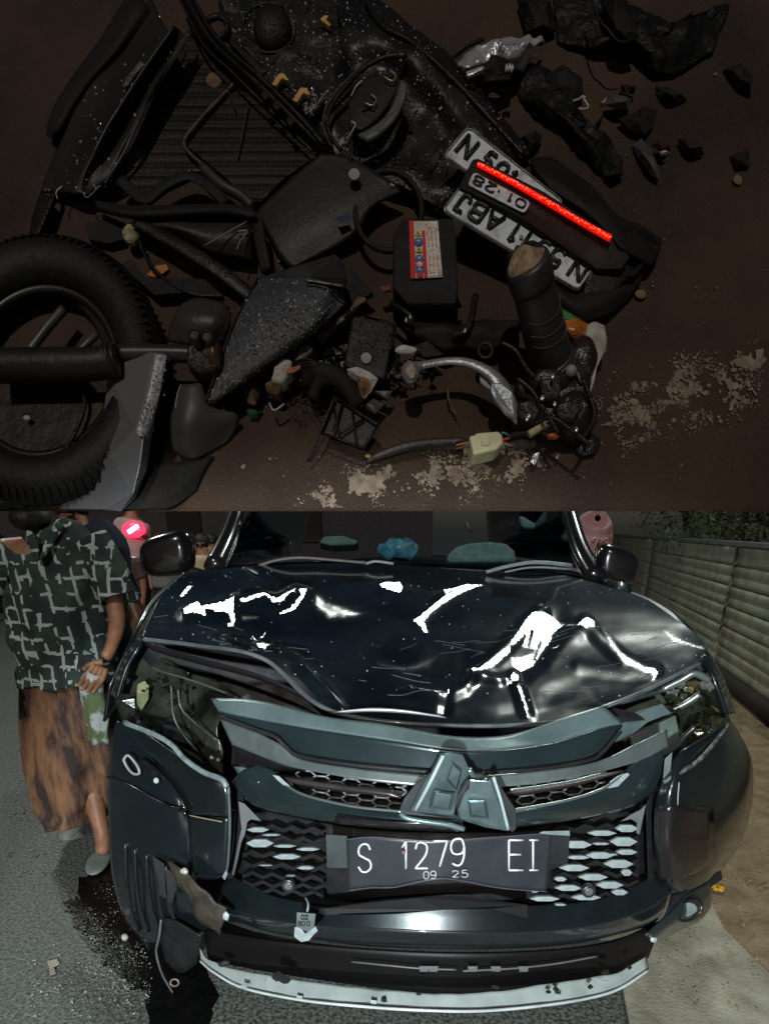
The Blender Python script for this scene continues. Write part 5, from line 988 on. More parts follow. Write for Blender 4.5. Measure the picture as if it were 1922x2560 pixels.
RB = [BB([(1300, 1528, 1.66), (1400, 1480, 1.7), (1470, 1450, 1.8), (1525, 1445, 1.9)]), BB([(1320, 1560, 1.62), (1420, 1530, 1.66), (1500, 1500, 1.76), (1555, 1500, 1.88)]), BB([(1360, 1620, 1.62), (1440, 1590, 1.64), (1500, 1560, 1.74), (1575, 1560, 1.86)]), BB([(1420, 1690, 1.6), (1450, 1660, 1.62), (1490, 1630, 1.7), (1560, 1600, 1.82)])]
hr_ = headlamp(1, RB, 0, 'burst headlight showing bright greenish reflector facets')
def facets(n, reg, poly, hd, m, Y0, seed, s0, s1):
    rnd = random.Random(seed); k = 0
    while k < n:
        x = rnd.uniform(reg[0], reg[2]); y = rnd.uniform(reg[1], reg[3])
        if not inside(x, y, poly): continue
        s = rnd.uniform(s0, s1); a0 = rnd.random() * 6; Y = Y0(x)
        pts = [B('D', x + s * 1.3 * math.cos(a0 + q * 1.57) * rnd.uniform(.6, 1.2), y + s * math.sin(a0 + q * 1.57) * rnd.uniform(.6, 1.2), Y + rnd.uniform(-.012, .012)) for q in range(4)]
        panel('facet', pts, .003, m, hd, 0); k += 1
PR = [(1440, 1500), (1500, 1452), (1535, 1470), (1565, 1545), (1545, 1600), (1490, 1650), (1440, 1680), (1430, 1620), (1470, 1560)]
facets(60, (1430, 1450, 1570, 1690), PR, hr_, 'lamp reflector', lambda x: 1.60 + .16 * ((x - 1430) / 140), 3, 4, 14)
facets(10, (1440, 1450, 1570, 1690), PR, hr_, mat('amber glint', (.30, .22, .09), .25, metal=.6), lambda x: 1.58 + .16 * ((x - 1430) / 140), 8, 4, 12)
PL = [(262, 1470), (330, 1440), (420, 1480), (460, 1560), (480, 1670), (400, 1620), (270, 1550)]
facets(12, (260, 1440, 480, 1680), PL, hl_, mat('smoked reflector', (.11, .115, .10), .2, metal=.8, bump=.6, bscale=30), lambda x: 1.75 - .15 * ((x - 260) / 220), 5, 7, 20)
facets(10, (290, 1440, 420, 1520), [(290, 1450), (420, 1460), (400, 1520), (300, 1510)], hl_, mat('glint', (.3, .29, .2), .15, metal=1), lambda x: 1.73 - .15 * ((x - 260) / 220), 15, 2, 5)
panel('marker_reflector', BB([(296, 1478, 1.76), (312, 1470, 1.75), (322, 1480, 1.75), (320, 1510, 1.74), (305, 1535, 1.75), (294, 1520, 1.76)]), .01, mat('yellow green reflector', (.30, .31, .17), .4, col2=(.2, .2, .1), nscale=30, bump=1, bscale=40), hl_, .004)
for (x, y, r_) in ((375, 1575, .035), (430, 1560, .03)): disc('projector', B('D', x, y, 1.7), r_, .02, mat('dark lens eye', (.05, .06, .065), .15, metal=.5), hl_, 28, V3((0, -1, .2)).normalized(), .004)
for pts in ([(385, 1490), (392, 1530), (420, 1560), (470, 1600)], [(370, 1480), (380, 1560), (440, 1640)], [(330, 1445), (430, 1475), (520, 1510)]): tube('light_guide', [B('D', x, y, 1.71 - .15 * (x - 260) / 220) for x, y in pts], .0032, mat('grey light guide', (.09, .10, .10), .3), hl_, 8)
for (x, y) in ((458, 1637), (472, 1643), (332, 1582), (300, 1560)): blob('glint', B('D', x, y, 1.50 if x > 400 else 1.68), .007, .007, .007, 'chrome trim', hl_, seg=10, rings=6)
loft('lens', [[p + V3((0, -.07, .012)) for p in r] for r in RB[:]], 'tinted glass', hr_, 24, 14, 0, rough=.004)
loft('lens', [[p + V3((0, -.05, .012)) for p in r] for r in LB], 'tinted glass', hl_, 24, 14, 0, rough=.004)
for pts in ([(1430, 1490), (1470, 1470), (1500, 1455), (1530, 1470)], [(1440, 1540), (1480, 1520), (1510, 1500)], [(1445, 1650), (1470, 1600), (1500, 1570)]): tube('trim_arc', [B('D', x, y, 1.62) for x, y in pts], .010, 'chrome trim', hr_, 8)
tube('black_bar', BB([(1330, 1562, 1.52), (1390, 1548, 1.54), (1450, 1535, 1.58)]), .009, 'black trim', hr_, 8); tube('bright_bar', BB([(1335, 1568, 1.51), (1390, 1555, 1.53), (1450, 1540, 1.57)]), .004, 'chrome trim', hr_, 8)
panel('bracket', BB([(1308, 1565, 1.42), (1380, 1535, 1.46), (1430, 1520, 1.5), (1450, 1540, 1.52), (1400, 1560, 1.48), (1350, 1600, 1.42), (1320, 1605, 1.40), (1298, 1585, 1.40)]), .01, 'pale bracket plastic', hr_, .003)
panel('reflector_box', BB([(1360, 1590, 1.5), (1460, 1545, 1.56), (1470, 1600, 1.58), (1440, 1650, 1.56), (1380, 1640, 1.5)]), .02, mat('greenish lamp body', (.17, .22, .20), .3, col2=(.08, .11, .10), nscale=9, bump=.4, bscale=20), hr_, .004)
loft('top_trim', [BB([(1285, 1515, 1.55), (1370, 1490, 1.6), (1450, 1460, 1.7), (1515, 1425, 1.8)]), BB([(1310, 1530, 1.52), (1390, 1505, 1.57), (1470, 1478, 1.66), (1530, 1450, 1.8)])], mat('dusty trim', (.08, .10, .095), .4, col2=(.03, .035, .035), nscale=14), hr_, 20, 5, .01, rough=.006)
panel('dark_gap', BB([(1310, 1545, 1.40), (1325, 1528, 1.42), (1370, 1540, 1.43), (1395, 1556, 1.44), (1330, 1562, 1.41)]), .004, 'black trim', hr_)

# --- upper grille assembly
gr = loft('grille', [FF([(455, 1508, .03), (560, 1514, .03), (700, 1547, .02), (830, 1564, .01), (960, 1588, 0), (1050, 1592, 0), (1120, 1583, .01), (1220, 1550, .02), (1303, 1524, .03)]),
                     FF([(475, 1540, -.01), (600, 1562, -.01), (730, 1583, -.02), (850, 1601, -.03), (985, 1620, -.04), (1090, 1620, -.04), (1200, 1603, -.02), (1290, 1574, -.01), (1345, 1562, 0)])], 'pale bracket plastic', car, 50, 6, .006)
loft('upper_band', [FF([(470, 1538, -.015), (600, 1564, -.02), (730, 1585, -.03), (850, 1603, -.04), (985, 1622, -.05), (1090, 1622, -.05), (1200, 1605, -.03), (1290, 1577, -.02), (1345, 1566, 0)]),
                    FF([(478, 1548, -.01), (590, 1594, -.02), (650, 1632, -.03), (770, 1650, -.04), (930, 1668, -.05), (1060, 1668, -.05), (1180, 1656, -.04), (1270, 1636, -.03), (1330, 1600, -.01)])], 'teal grey paint', gr, 50, 8, .006)
tube('band_seam', FF([(478, 1550, -.03), (560, 1580, -.035), (595, 1592, -.04), (620, 1615, -.04), (650, 1634, -.045), (770, 1653, -.055), (930, 1668, -.065)]), .0055, 'black trim', gr, 8, 60)
tube('band_seam', FF([(1050, 1670, -.065), (1180, 1659, -.055), (1270, 1642, -.045), (1300, 1625, -.04), (1340, 1580, -.03)]), .005, 'black trim', gr, 8, 40)
loft('chrome_strip', [FF([(474, 1550, -.015), (560, 1586, -.025), (610, 1612, -.03), (650, 1640, -.035), (770, 1660, -.045), (930, 1676, -.05)]), FF([(502, 1612, -.025), (560, 1634, -.035), (610, 1652, -.045), (660, 1663, -.05), (780, 1684, -.06), (925, 1700, -.065)])], 'chrome trim', gr, 50, 6, .006)
loft('chrome_strip', [FF([(1040, 1676, -.05), (1180, 1664, -.045), (1290, 1645, -.035), (1370, 1610, -.02), (1440, 1576, .0)]), FF([(1040, 1703, -.065), (1180, 1690, -.06), (1310, 1664, -.05), (1390, 1640, -.035), (1445, 1612, -.02)])], 'chrome trim', gr, 40, 6, .006)
loft('chrome_return', [FF([(502, 1612, -.03), (600, 1650, -.045), (660, 1664, -.05)]), FF([(500, 1655, .0), (590, 1666, -.01), (660, 1668, -.02)])], 'black gloss trim', gr, 20, 5, .006)
# hexagon mesh
def hexmesh(c, poly, w_, h_, off, curve, r_=.0022):
    lines = []; seen = set()
    xs = [p[0] for p in poly]; ys = [p[1] for p in poly]; nx = int((max(xs) - min(xs)) / (w_ * .75)) + 4; ny = int((max(ys) - min(ys)) / h_) + 12
    for i in range(-2, nx):
        for j in range(-6, ny):
            cx = min(xs) + i * w_ * .75; cy = min(ys) + j * h_ + (h_ / 2 if i % 2 else 0)
            cs = [(cx + w_ / 2 * a, cy + h_ / 2 * b_) for a, b_ in ((-1, 0), (-.5, -1), (.5, -1), (1, 0), (.5, 1), (-.5, 1))]
            cs = [(x, y + curve(x)) for x, y in cs]
            for q in range(6):
                a, b_ = cs[q], cs[(q + 1) % 6]; key = tuple(sorted(((round(a[0]), round(a[1])), (round(b_[0]), round(b_[1])))))
                if key in seen: continue
                seen.add(key)
                if inside(*a, poly) and inside(*b_, poly): lines.append([FC(c, *a, off), FC(c, *b_, off)])
    return lines
mat('mesh plastic', (.30, .32, .34), .4, col2=(.22, .23, .24), nscale=60)
hxl = hexmesh('B5', [(470, 90), (700, 110), (950, 132), (1190, 145), (1130, 190), (1040, 240), (1060, 312), (900, 302), (700, 268), (560, 238), (500, 190)], 105, 42, .02, lambda x: (x - 470) * .09)
hxr = hexmesh('B6', [(320, 125), (600, 90), (900, 50), (900, 100), (985, 125), (900, 185), (740, 225), (560, 262), (390, 285), (360, 200)], 105, 42, .02, lambda x: -(x - 320) * .115)
tubes('mesh', hxl, .0026, 'mesh plastic', gr, 4); tubes('mesh', hxr, .0026, 'mesh plastic', gr, 4)
loft('mesh_backing', [FFC('B5', [(440, 80), (800, 115), (1200, 140)], .07), FFC('B5', [(520, 260), (800, 310), (1100, 340)], .07)], 'black trim', gr, 16, 4, .01)
loft('mesh_backing', [FFC('B6', [(300, 110), (650, 80), (980, 50)], .07), FFC('B6', [(380, 320), (700, 260), (1000, 140)], .07)], 'black trim', gr, 16, 4, .01)
mat('dark chrome bar', (.16, .13, .13), .28, metal=.6, col2=(.08, .06, .065), nscale=6)
loft('cross_bar', [FFC('B5', [(405, 112), (500, 128), (750, 165), (980, 185), (1010, 200)], -.01), FFC('B5', [(440, 140), (520, 160), (760, 195), (950, 220), (1040, 240)], -.03), FFC('B5', [(480, 165), (540, 182), (760, 212), (960, 232), (1040, 242)], 0)], 'dark chrome bar', gr, 24, 6, .004)
loft('cross_bar', [FFC('B6', [(385, 195), (480, 185), (700, 150), (900, 100), (960, 92)], -.01), FFC('B6', [(380, 210), (480, 200), (700, 165), (900, 115), (990, 100)], -.03), FFC('B6', [(370, 222), (480, 218), (700, 182), (880, 130), (960, 110)], 0)], 'dark chrome bar', gr, 24, 6, .004)
tube('bar_highlight', FFC('B6', [(395, 190), (480, 183), (700, 148), (880, 102)], -.03), .003, 'chrome trim', gr, 6)
# frame beneath the mesh
loft('lower_frame', [FF([(556, 1652, -.02), (600, 1672, -.03), (640, 1706, -.04), (700, 1732, -.05), (800, 1748, -.06), (900, 1755, -.07), (1000, 1760, -.07)]), FF([(520, 1668, -.02), (560, 1702, -.03), (610, 1728, -.05), (700, 1752, -.06), (800, 1766, -.08), (900, 1774, -.09), (1000, 1778, -.09)]),
                     FF([(500, 1690, -.0), (540, 1735, -.02), (610, 1758, -.03), (700, 1775, -.04), (800, 1788, -.05), (900, 1795, -.06), (1000, 1798, -.06)])], 'teal grey paint', gr, 50, 12, .006)
loft('lower_frame', [FF([(1085, 1752, -.07), (1180, 1735, -.06), (1260, 1718, -.05), (1320, 1695, -.04), (1370, 1650, -.02), (1425, 1618, -.01)]), FF([(1095, 1770, -.09), (1190, 1756, -.08), (1280, 1738, -.06), (1350, 1712, -.05), (1400, 1675, -.03), (1440, 1640, -.02)]),
                     FF([(1100, 1790, -.06), (1200, 1778, -.05), (1290, 1762, -.04), (1365, 1742, -.03), (1430, 1700, -.01), (1445, 1680, 0)])], 'teal grey paint', gr, 50, 12, .006)
for pts in ([(610, 1692, -.05), (660, 1718, -.06), (760, 1742, -.07), (870, 1754, -.08)], [(1098, 1752, -.08), (1220, 1730, -.07), (1300, 1704, -.06), (1345, 1672, -.05)]): tube('bright_line', FF(pts), .0035, 'chrome trim', gr, 6, 40)
panel('bright_corner', FFC('B5', [(375, 118), (410, 125), (470, 180), (440, 178), (405, 150)], -.055), .004, 'slat face', gr)
panel('bright_corner', FFC('B6', [(990, 105), (1000, 115), (940, 175), (890, 185), (900, 150), (940, 120)], -.055), .004, 'slat face', gr)
loft('broken_rim', [FFC('B5', [(700, 340, -.10), (1000, 365, -.10), (1200, 372, -.10), (1350, 385, -.10)]), FFC('B5', [(700, 372, -.09), (1000, 398, -.09), (1200, 405, -.09), (1340, 415, -.09)])], 'black gloss trim', gr, 20, 3, .004)
tube('torn_rim_edge', FFC('B5', [(1040, 320, -.11), (1080, 345, -.115), (1200, 365, -.115), (1290, 378, -.115), (1370, 400, -.115)]), .006, 'pale bracket plastic', gr, 6)
loft('mesh_side', [FF([(500, 1650, .01), (520, 1680, .0), (540, 1700, -.02)]), FF([(545, 1655, -.0), (550, 1672, -.01), (560, 1690, -.03)])], 'pale bracket plastic', gr, 8, 4, .004)
# --- emblem
em = thing('broken_emblem', FC('B5', 1300, 200, -.12), 'x', 'x'); del em['label']; del em['category']; em.parent = car; em.location = FC('B5', 1300, 200, -.12) - wloc(car)
mat('emblem plastic', (.20, .27, .28), .26, metal=.6, col2=(.08, .12, .13), nscale=9, bump=.2, bscale=50, dirt=(.08, .10, .10), dirtscale=20, dirtp=.6)
panel('left_blade', FFC('B5', [(1250, 5, -.14), (1290, 0, -.15), (1365, 12, -.14), (1400, 90, -.14), (1392, 135, -.13), (1345, 215, -.13), (1325, 300, -.13), (1320, 332, -.13), (1100, 312, -.13), (1088, 300, -.13), (1150, 180, -.14), (1200, 105, -.14)]), .03, 'emblem plastic', em, .004)
panel('left_flange', FFC('B5', [(1195, 108, -.12), (1125, 160, -.11), (1060, 240, -.11), (1035, 300, -.11), (1060, 325, -.11), (1310, 345, -.11), (1110, 312, -.12)]), .02, mat('dark emblem edge', (.05, .055, .058), .5), em, .002)
panel('right_blade', FFC('B5', [(1395, 140, -.14), (1500, 152, -.15), (1520, 124, -.16), (1535, 140, -.16), (1620, 400, -.15), (1600, 412, -.15), (1480, 392, -.14), (1345, 350, -.13), (1335, 300, -.13)]), .03, 'emblem plastic', em, .004)
panel('right_edge', FFC('B5', [(1535, 140, -.15), (1640, 300, -.13), (1640, 400, -.13), (1618, 418, -.13)]), .02, mat('dark emblem edge', (0, 0, 0)), em, .002)
def sunk(pts, o_=-.143):
    cx = sum(p[0] for p in pts) / 4; cy = sum(p[1] for p in pts) / 4
    loop = [FC('B5', x, y, o_) for x, y in pts]; inn = [FC('B5', cx + (x - cx) * .72, cy + (y - cy) * .72, o_ - .012) for x, y in pts]
    mesh('diamond', loop + inn, [(0, 1, 5, 4), (1, 2, 6, 5), (2, 3, 7, 6), (3, 0, 4, 7), (4, 5, 6, 7)], 'emblem plastic', em, False, bevel=.001)
sunk([(1310, 50), (1362, 95), (1332, 205), (1278, 145)]); sunk([(1212, 196), (1322, 212), (1302, 306), (1185, 290)]); sunk([(1388, 250), (1482, 248), (1500, 348), (1400, 335)], -.147)
tube('blade_ridge', FFC('B5', [(1118, 300, -.15), (1190, 165, -.158), (1262, 18, -.155)]), .0042, mat('bright ridge', (.5, .6, .6), .35), em, 6); tube('blade_ridge', FFC('B5', [(1522, 130, -.165), (1560, 250, -.16), (1598, 400, -.155)]), .0035, mat('bright ridge', (0, 0, 0)), em, 6)
panel('tear', FFC('B5', [(1385, 138, -.149), (1396, 150, -.149), (1398, 190, -.149), (1358, 225, -.15), (1330, 292, -.149), (1332, 240, -.149), (1350, 180, -.15)]), .002, 'black trim', em, 0)
tube('blade_stay', FFC('B5', [(1395, 90, -.13), (1420, 125, -.12), (1460, 130, -.10)]), .006, 'chrome trim', em, 8)

# --- lower grille with wavy slats
lg = loft('lower_grille', [FF([(510, 1740, .08), (760, 1790, .06), (985, 1800, .05), (1200, 1790, .06), (1395, 1730, .08)]), FF([(500, 1900, .08), (760, 1950, .06), (985, 1960, .05), (1200, 1950, .06), (1400, 1900, .08)])], 'black trim', car, 30, 8, .01)
def flash_face(c, cx, cy, hw, hh, off=-.005, sk=0, m_='slat face'):  # pale pieces stand for flash light reflected by the dark slats
    pts = [(cx - hw, cy - sk), (cx - hw * .45, cy - hh), (cx + hw * .45, cy - hh), (cx + hw, cy + sk), (cx + hw * .45, cy + hh), (cx - hw * .45, cy + hh)]
    up_ = [FC(c, x, y, off) for x, y in pts]
    low = [FC(c, x, y, off + .04) - V3((0, 0, .0)) for x, y in pts]
    mesh('slat', up_ + [p + V3((0, .008, -.001)) for p in up_], [tuple(range(6)), (0, 6, 7, 1), (1, 7, 8, 2), (2, 8, 9, 3), (3, 9, 10, 4), (4, 10, 11, 5), (5, 11, 6, 0)], m_, lg, False, bevel=.001)
for a in [(860, 412, 75, 13), (985, 388, 58, 18), (735, 470, 75, 18), (970, 455, 70, 22), (740, 535, 60, 9), (850, 525, 72, 16), (985, 508, 55, 13), (720, 588, 77, 16), (945, 568, 76, 20), (650, 645, 32, 11), (815, 635, 76, 16), (985, 612, 28, 16), (690, 690, 70, 14), (900, 675, 70, 17), (570, 745, 76, 12), (780, 738, 76, 13), (950, 712, 42, 14), (520, 708, 18, 5)]: flash_face('B6', *a)
for a in [(855, 466, 45, 6), (920, 520, 20, 4), (650, 775, 30, 5)]: flash_face('B6', *a)
for a in [(300, 405, 58, 12), (370, 432, 50, 5), (310, 475, 72, 20), (440, 490, 60, 7), (560, 506, 62, 8), (450, 545, 72, 13), (548, 603, 46, 8), (340, 590, 38, 3), (470, 645, 26, 3)]: flash_face('B5', *a)
mat('slat black', (.012, .012, .013), .35, col2=(.02, .018, .02), nscale=20)
for c, rows, x0, x1, amp in (('B5', (375, 430, 515, 570, 625, 670, 705), 220, 640, 11), ('B6', (365, 430, 495, 550, 605, 655, 712, 760), 610, 1045, 11)):
    for r0 in rows:
        n = 16; pts = []
        for k in range(n + 1):
            x = x0 + (x1 - x0) * k / n; ph = (k / n * 4 + (rows.index(r0) % 2) * .5) % 1; tri = abs(ph * 2 - 1) * 2 - 1; tri = max(-.6, min(.6, tri)) / .6
            y = r0 + amp * tri + ((x - x0) * .06 if c == 'B5' else (x1 - x) * .035)
            pts.append(FC(c, x, y, .012))
        v, f = [], []
        a, b_ = pts, [p + V3((0, .03, -.008)) for p in pts]; cc_ = [p + V3((0, .0, -.012)) for p in pts]; n1 = len(pts)
        v = a + b_ + cc_; f = [(i, i + 1, n1 + i + 1, n1 + i) for i in range(n)] + [(i, 2 * n1 + i, 2 * n1 + i + 1, i + 1) for i in range(n)]
        mesh('dark_slat', v, f, 'slat black', lg, False)
panel('pale_edge', FFC('B5', [(198, 255), (230, 268), (320, 360), (262, 350), (245, 365), (232, 430), (214, 470), (195, 560), (175, 640), (165, 640), (195, 480), (215, 400)], -.01), .01, mat('grey frame edge', (.20, .21, .22), .4), lg, .002)
panel('pale_edge', FFC('B6', [(1082, 265), (1075, 300), (1050, 420), (1035, 410), (1040, 360), (1010, 340), (955, 352), (1010, 315), (1060, 290)], -.01), .01, mat('grey frame edge', (0, 0, 0)), lg, .002)
for c, x, y in (('B5', 458, 698), ('B6', 795, 710)):
    s_ = disc('parking_sensor', FC(c, x, y, -.035), .0175, .02, mat('dark sensor', (.03, .03, .035), .3), lg, 24, V3((0, -1, .1)).normalized(), .003); disc('sensor_cap', FC(c, x, y, -.042), .0105, .006, mat('grey sensor cap', (.14, .15, .16), .3), s_, 20, V3((0, -1, .1)).normalized(), .002)
# --- number plate
def poff(x, y): return -.075 - .016 * math.exp(-((x - 965) / 60) ** 2) * ((y - 1810) / 110) - .006 * math.sin((x - 752) / 90) + (.02 * max(0, (y - 1812) / 110) if x < 0 else 0)
npl = thing('licence_plate', FF([(965, 1865)], -.08)[0], 'x', 'x'); del npl['label']; del npl['category']; npl.parent = car; npl.location = FF([(965, 1865)], -.08)[0] - wloc(car)
rl_ = []
tops = [(748, 1813), (800, 1808), (860, 1812), (930, 1816), (985, 1814), (1040, 1810), (1100, 1806), (1150, 1802), (1192, 1800)]
bots = [(752, 1923), (800, 1917), (850, 1916), (905, 1904), (955, 1897), (1010, 1904), (1070, 1916), (1130, 1922), (1180, 1925)]
for k in range(5):
    q = k / 4; rl_.append([F(a[0] + (b_[0] - a[0]) * q, a[1] + (b_[1] - a[1]) * q, poff(a[0], a[1] + (b_[1] - a[1]) * q)) for a, b_ in zip(tops, bots)])
mat('plate black', (.024, .027, .033), .36, col2=(.035, .038, .045), nscale=14, bump=.1, spec=.6)
loft('plate', rl_, 'plate black', npl, 50, 14, .0015)
for e in (0, -1): tube('plate_rim', [p + V3((0, -.002, 0)) for p in rl_[e]], .0018, mat('dull plate rim', (.09, .10, .12), .4), npl, 5, 60)
def ply(x0, y0, x1, y1):
    return lambda u, v, h=0: F(x0 + (x1 - x0) * u, y1 + (y0 - y1) * v, poff(x0 + (x1 - x0) * u, y1 + (y0 - y1) * v) - .003 - h)
mat('plate white', (.85, .88, .9), .4, nscale=200)
for ch, x0, x1, y0, y1 in (('S', 774, 801, 1824, 1883), ('1', 866, 884, 1818, 1876), ('2', 897, 924, 1820, 1876), ('7', 936, 966, 1817, 1872), ('9', 974, 1004, 1812, 1870), ('E', 1099, 1131, 1815, 1880), ('I', 1136, 1166, 1815, 1880)):
    glyph(ch, ply(x0, y0, x1, y1), 0, 0, 1, 1, .0026, 'plate white', npl, .0)
for x0, x1, y in ((1143, 1162, 1815), (1143, 1162, 1880)):
    tube('serif', [F(x0, y, poff(x0, y) - .003), F(x1, y, poff(x1, y) - .003)], .0022, 'plate white', npl, 6)
for ch, x0, x1, y0, y1 in (('0', 915, 926, 1883, 1899), ('9', 930, 942, 1882, 1898), ('2', 977, 990, 1881, 1895), ('5', 997, 1010, 1880, 1895)):
    glyph(ch, ply(x0, y0, x1, y1), 0, 0, 1, 1, .0014, mat('small plate figures', (.5, .54, .55), .4), npl, 0)
disc('bolt', F(872, 1843, -.10), .0042, .004, mat('red lit bolt', (.3, .12, .12), .3), npl, 12, V3((0, -1, 0)))
panel('bracket_tab', FF([(704, 1803, -.05), (750, 1806, -.06), (750, 1876, -.06), (706, 1875, -.05)]), .004, mat('bracket grey', (.075, .09, .09), .45), npl)
panel('bracket_tab', FF([(1178, 1797, -.06), (1232, 1794, -.05), (1226, 1868, -.05), (1178, 1868, -.06)]), .004, mat('bracket black', (.03, .036, .04), .4), npl)
panel('bracket_tab', FFC('B6', [(560, 402, -.11), (695, 398, -.10), (698, 425, -.10), (620, 420, -.11), (540, 412, -.11)]), .004, mat('bracket bright', (.3, .36, .36), .4), npl)
panel('plate_shadow', FF([(640, 1950, -.04), (700, 1962, -.05), (800, 1948, -.05), (900, 1940, -.05), (985, 1936, -.05), (1140, 1955, -.05), (1140, 1984, -.06), (1060, 1964, -.06), (960, 1966, -.06), (860, 1975, -.06), (760, 1978, -.06), (705, 1978, -.06), (670, 1968, -.05)]), .004, mat('plate shadow black', (.006, .006, .007), .6), car)  # black sheet stands in for the plate's shadow on the bumper

# --- bumper
bp = loft('bumper', [FF([(498, 1893, .02), (560, 1925, .01), (640, 1947, .005), (800, 1959, .0), (985, 1962, .0), (1150, 1957, .0), (1290, 1944, .005), (1390, 1905, .01), (1425, 1880, .02)]),
                     FF([(480, 1915, .005), (555, 1948, -.008), (640, 1966, -.009), (800, 1979, -.010), (985, 1984, -.010), (1150, 1980, -.010), (1290, 1968, -.009), (1380, 1940, -.007), (1440, 1905, .0)]),
                     FF([(470, 1945, -.015), (550, 1976, -.022), (650, 1992, -.024), (800, 2006, -.026), (985, 2014, -.026), (1150, 2010, -.026), (1290, 1994, -.024), (1390, 1962, -.02), (1450, 1925, -.02)])], 'bumper paint', car, 60, 16, .006)
loft('bumper_lower', [FF([(470, 1946, -.016), (550, 1977, -.023), (650, 1993, -.025), (800, 2007, -.027), (985, 2015, -.027), (1150, 2011, -.027), (1290, 1995, -.025), (1390, 1963, -.021), (1450, 1926, -.021)]),
                     FF([(480, 1975, .02), (560, 2005, .01), (650, 2020, .01), (800, 2034, .005), (985, 2042, .005), (1150, 2038, .005), (1290, 2022, .005), (1390, 1992, .01), (1440, 1962, .02)]),
                     FF([(490, 1992, .06), (570, 2018, .06), (660, 2034, .06), (800, 2050, .06), (985, 2058, .06), (1150, 2054, .06), (1290, 2038, .06), (1390, 2008, .06), (1430, 1985, .06)])], 'dark car paint', bp, 60, 12, .006)
loft('air_dam', [FF([(440, 2010, .04), (640, 2040, .03), (985, 2062, .03), (1290, 2044, .03), (1430, 1992, .04)]), FF([(450, 2075, .05), (640, 2110, .05), (985, 2150, .05), (1290, 2130, .05), (1400, 2070, .05)])], mat('maroon black plastic', (.006, .0045, .005), .5, spec=.3, col2=(.004, .0035, .0035), nscale=10), bp, 40, 8, .008)
for a in (([(760, 2078, .015), (830, 2085, .01), (905, 2092, .01), (985, 2095, .01)]), ([(1000, 2098, .01), (1110, 2092, .01), (1200, 2082, .01), (1290, 2066, .01)])): tube('trim_line', FF(a), .0028, mat('dusty line grey', (.14, .13, .13), .4), bp, 6, 30)
for x in (905, 925, 1010, 1060, 1120): panel('clip', FF([(x, 2088, .0), (x + 22, 2088, .0), (x + 20, 2100, .0), (x + 2, 2100, .0)]), .004, mat('clip grey', (.16, .17, .17), .4), bp)
lip = loft('lip', [FF([(432, 2049, .02), (446, 2070, .0), (490, 2090, -.02), (590, 2110, -.04), (640, 2118, -.05), (780, 2134, -.05), (911, 2146, -.06), (1031, 2145, -.06), (1189, 2126, -.05), (1290, 2110, -.03), (1343, 2098, -.02), (1396, 2066, .0)]),
                   FF([(433, 2074, -.0), (463, 2099, -.03), (525, 2132, -.05), (600, 2152, -.07), (648, 2158, -.08), (780, 2172, -.09), (900, 2180, -.09), (1040, 2182, -.09), (1189, 2168, -.08), (1290, 2150, -.06), (1345, 2130, -.04), (1400, 2094, -.02)])], 'lip primer', bp, 70, 8, .004, rough=.003, rs=20)
tube('lip_edge', FF([(433, 2076, -.01), (463, 2101, -.04), (525, 2134, -.06), (648, 2160, -.09), (780, 2174, -.1), (900, 2182, -.1), (1040, 2184, -.1), (1189, 2170, -.09), (1290, 2152, -.07), (1345, 2132, -.05), (1400, 2096, -.03)]), .004, mat('bright lip edge', (.7, .76, .76), .3), lip, 6, 80)
rnd = random.Random(6)
for (x, y, s) in ((600, 2116, 14), (615, 2122, 12), (830, 2165, 7), (1185, 2145, 6), (1200, 2140, 7), (1275, 2135, 6), (1310, 2106, 9), (1070, 2136, 8), (1360, 2092, 7), (905, 2150, 6)):
    panel('break', [F(x + s * math.cos(q) * rnd.uniform(.6, 1.4), y + s * .8 * math.sin(q) * rnd.uniform(.5, 1.3) - s * .4, YF(x) * 0 - .085) for q in (0, .9, 1.9, 2.9, 3.9, 5)], .003, 'black trim', lip, 0)
for (x, y) in ((520, 2128), (640, 2150), (800, 2160), (1300, 2118), (1200, 2148)): panel('tab', FF([(x, y, -.09), (x + 14, y + 2, -.09), (x + 13, y + 10, -.095), (x + 1, y + 9, -.095)]), .004, 'slat face', lip)
blob('mud_lump', F(484, 2080, -.03), .02, .012, .012, 'black trim', lip, .006, 60)
# left corner
BL_ = loft('bumper_corner', [FF([(252, 1556, -.0), (240, 1600, -.03), (234, 1700, -.04), (236, 1800, -.03), (244, 1900, .0), (270, 1985, .04), (320, 2050, .08)]), FF([(300, 1600, .0), (290, 1650, -.05), (285, 1740, -.07), (285, 1830, -.05), (292, 1920, -.01), (320, 1990, .03), (360, 2040, .06)]),
                         FF([(380, 1650, .0), (372, 1700, -.05), (365, 1770, -.07), (365, 1850, -.05), (372, 1930, -.01), (390, 1980, .03), (410, 2020, .05)]), FF([(404, 1740, -.01), (408, 1770, -.03), (410, 1820, -.04), (412, 1880, -.03), (420, 1930, -.01), (440, 1975, .02), (460, 2005, .04)])], 'dark car paint', car, 30, 24, .008)
BL_['label'] = 'torn dark bumper corner with scuffed recess'
loft('corner_face', [FF([(300, 1612, -.04), (330, 1640, -.06), (400, 1738, -.07), (408, 1760, -.07)]), FF([(262, 1562, -.01), (380, 1640, -.07), (450, 1690, -.09), (455, 1762, -.09)]), FF([(275, 1556, .0), (400, 1640, -.06), (484, 1690, -.07), (493, 1765, -.08)])], 'bumper paint', BL_, 24, 10, .006)
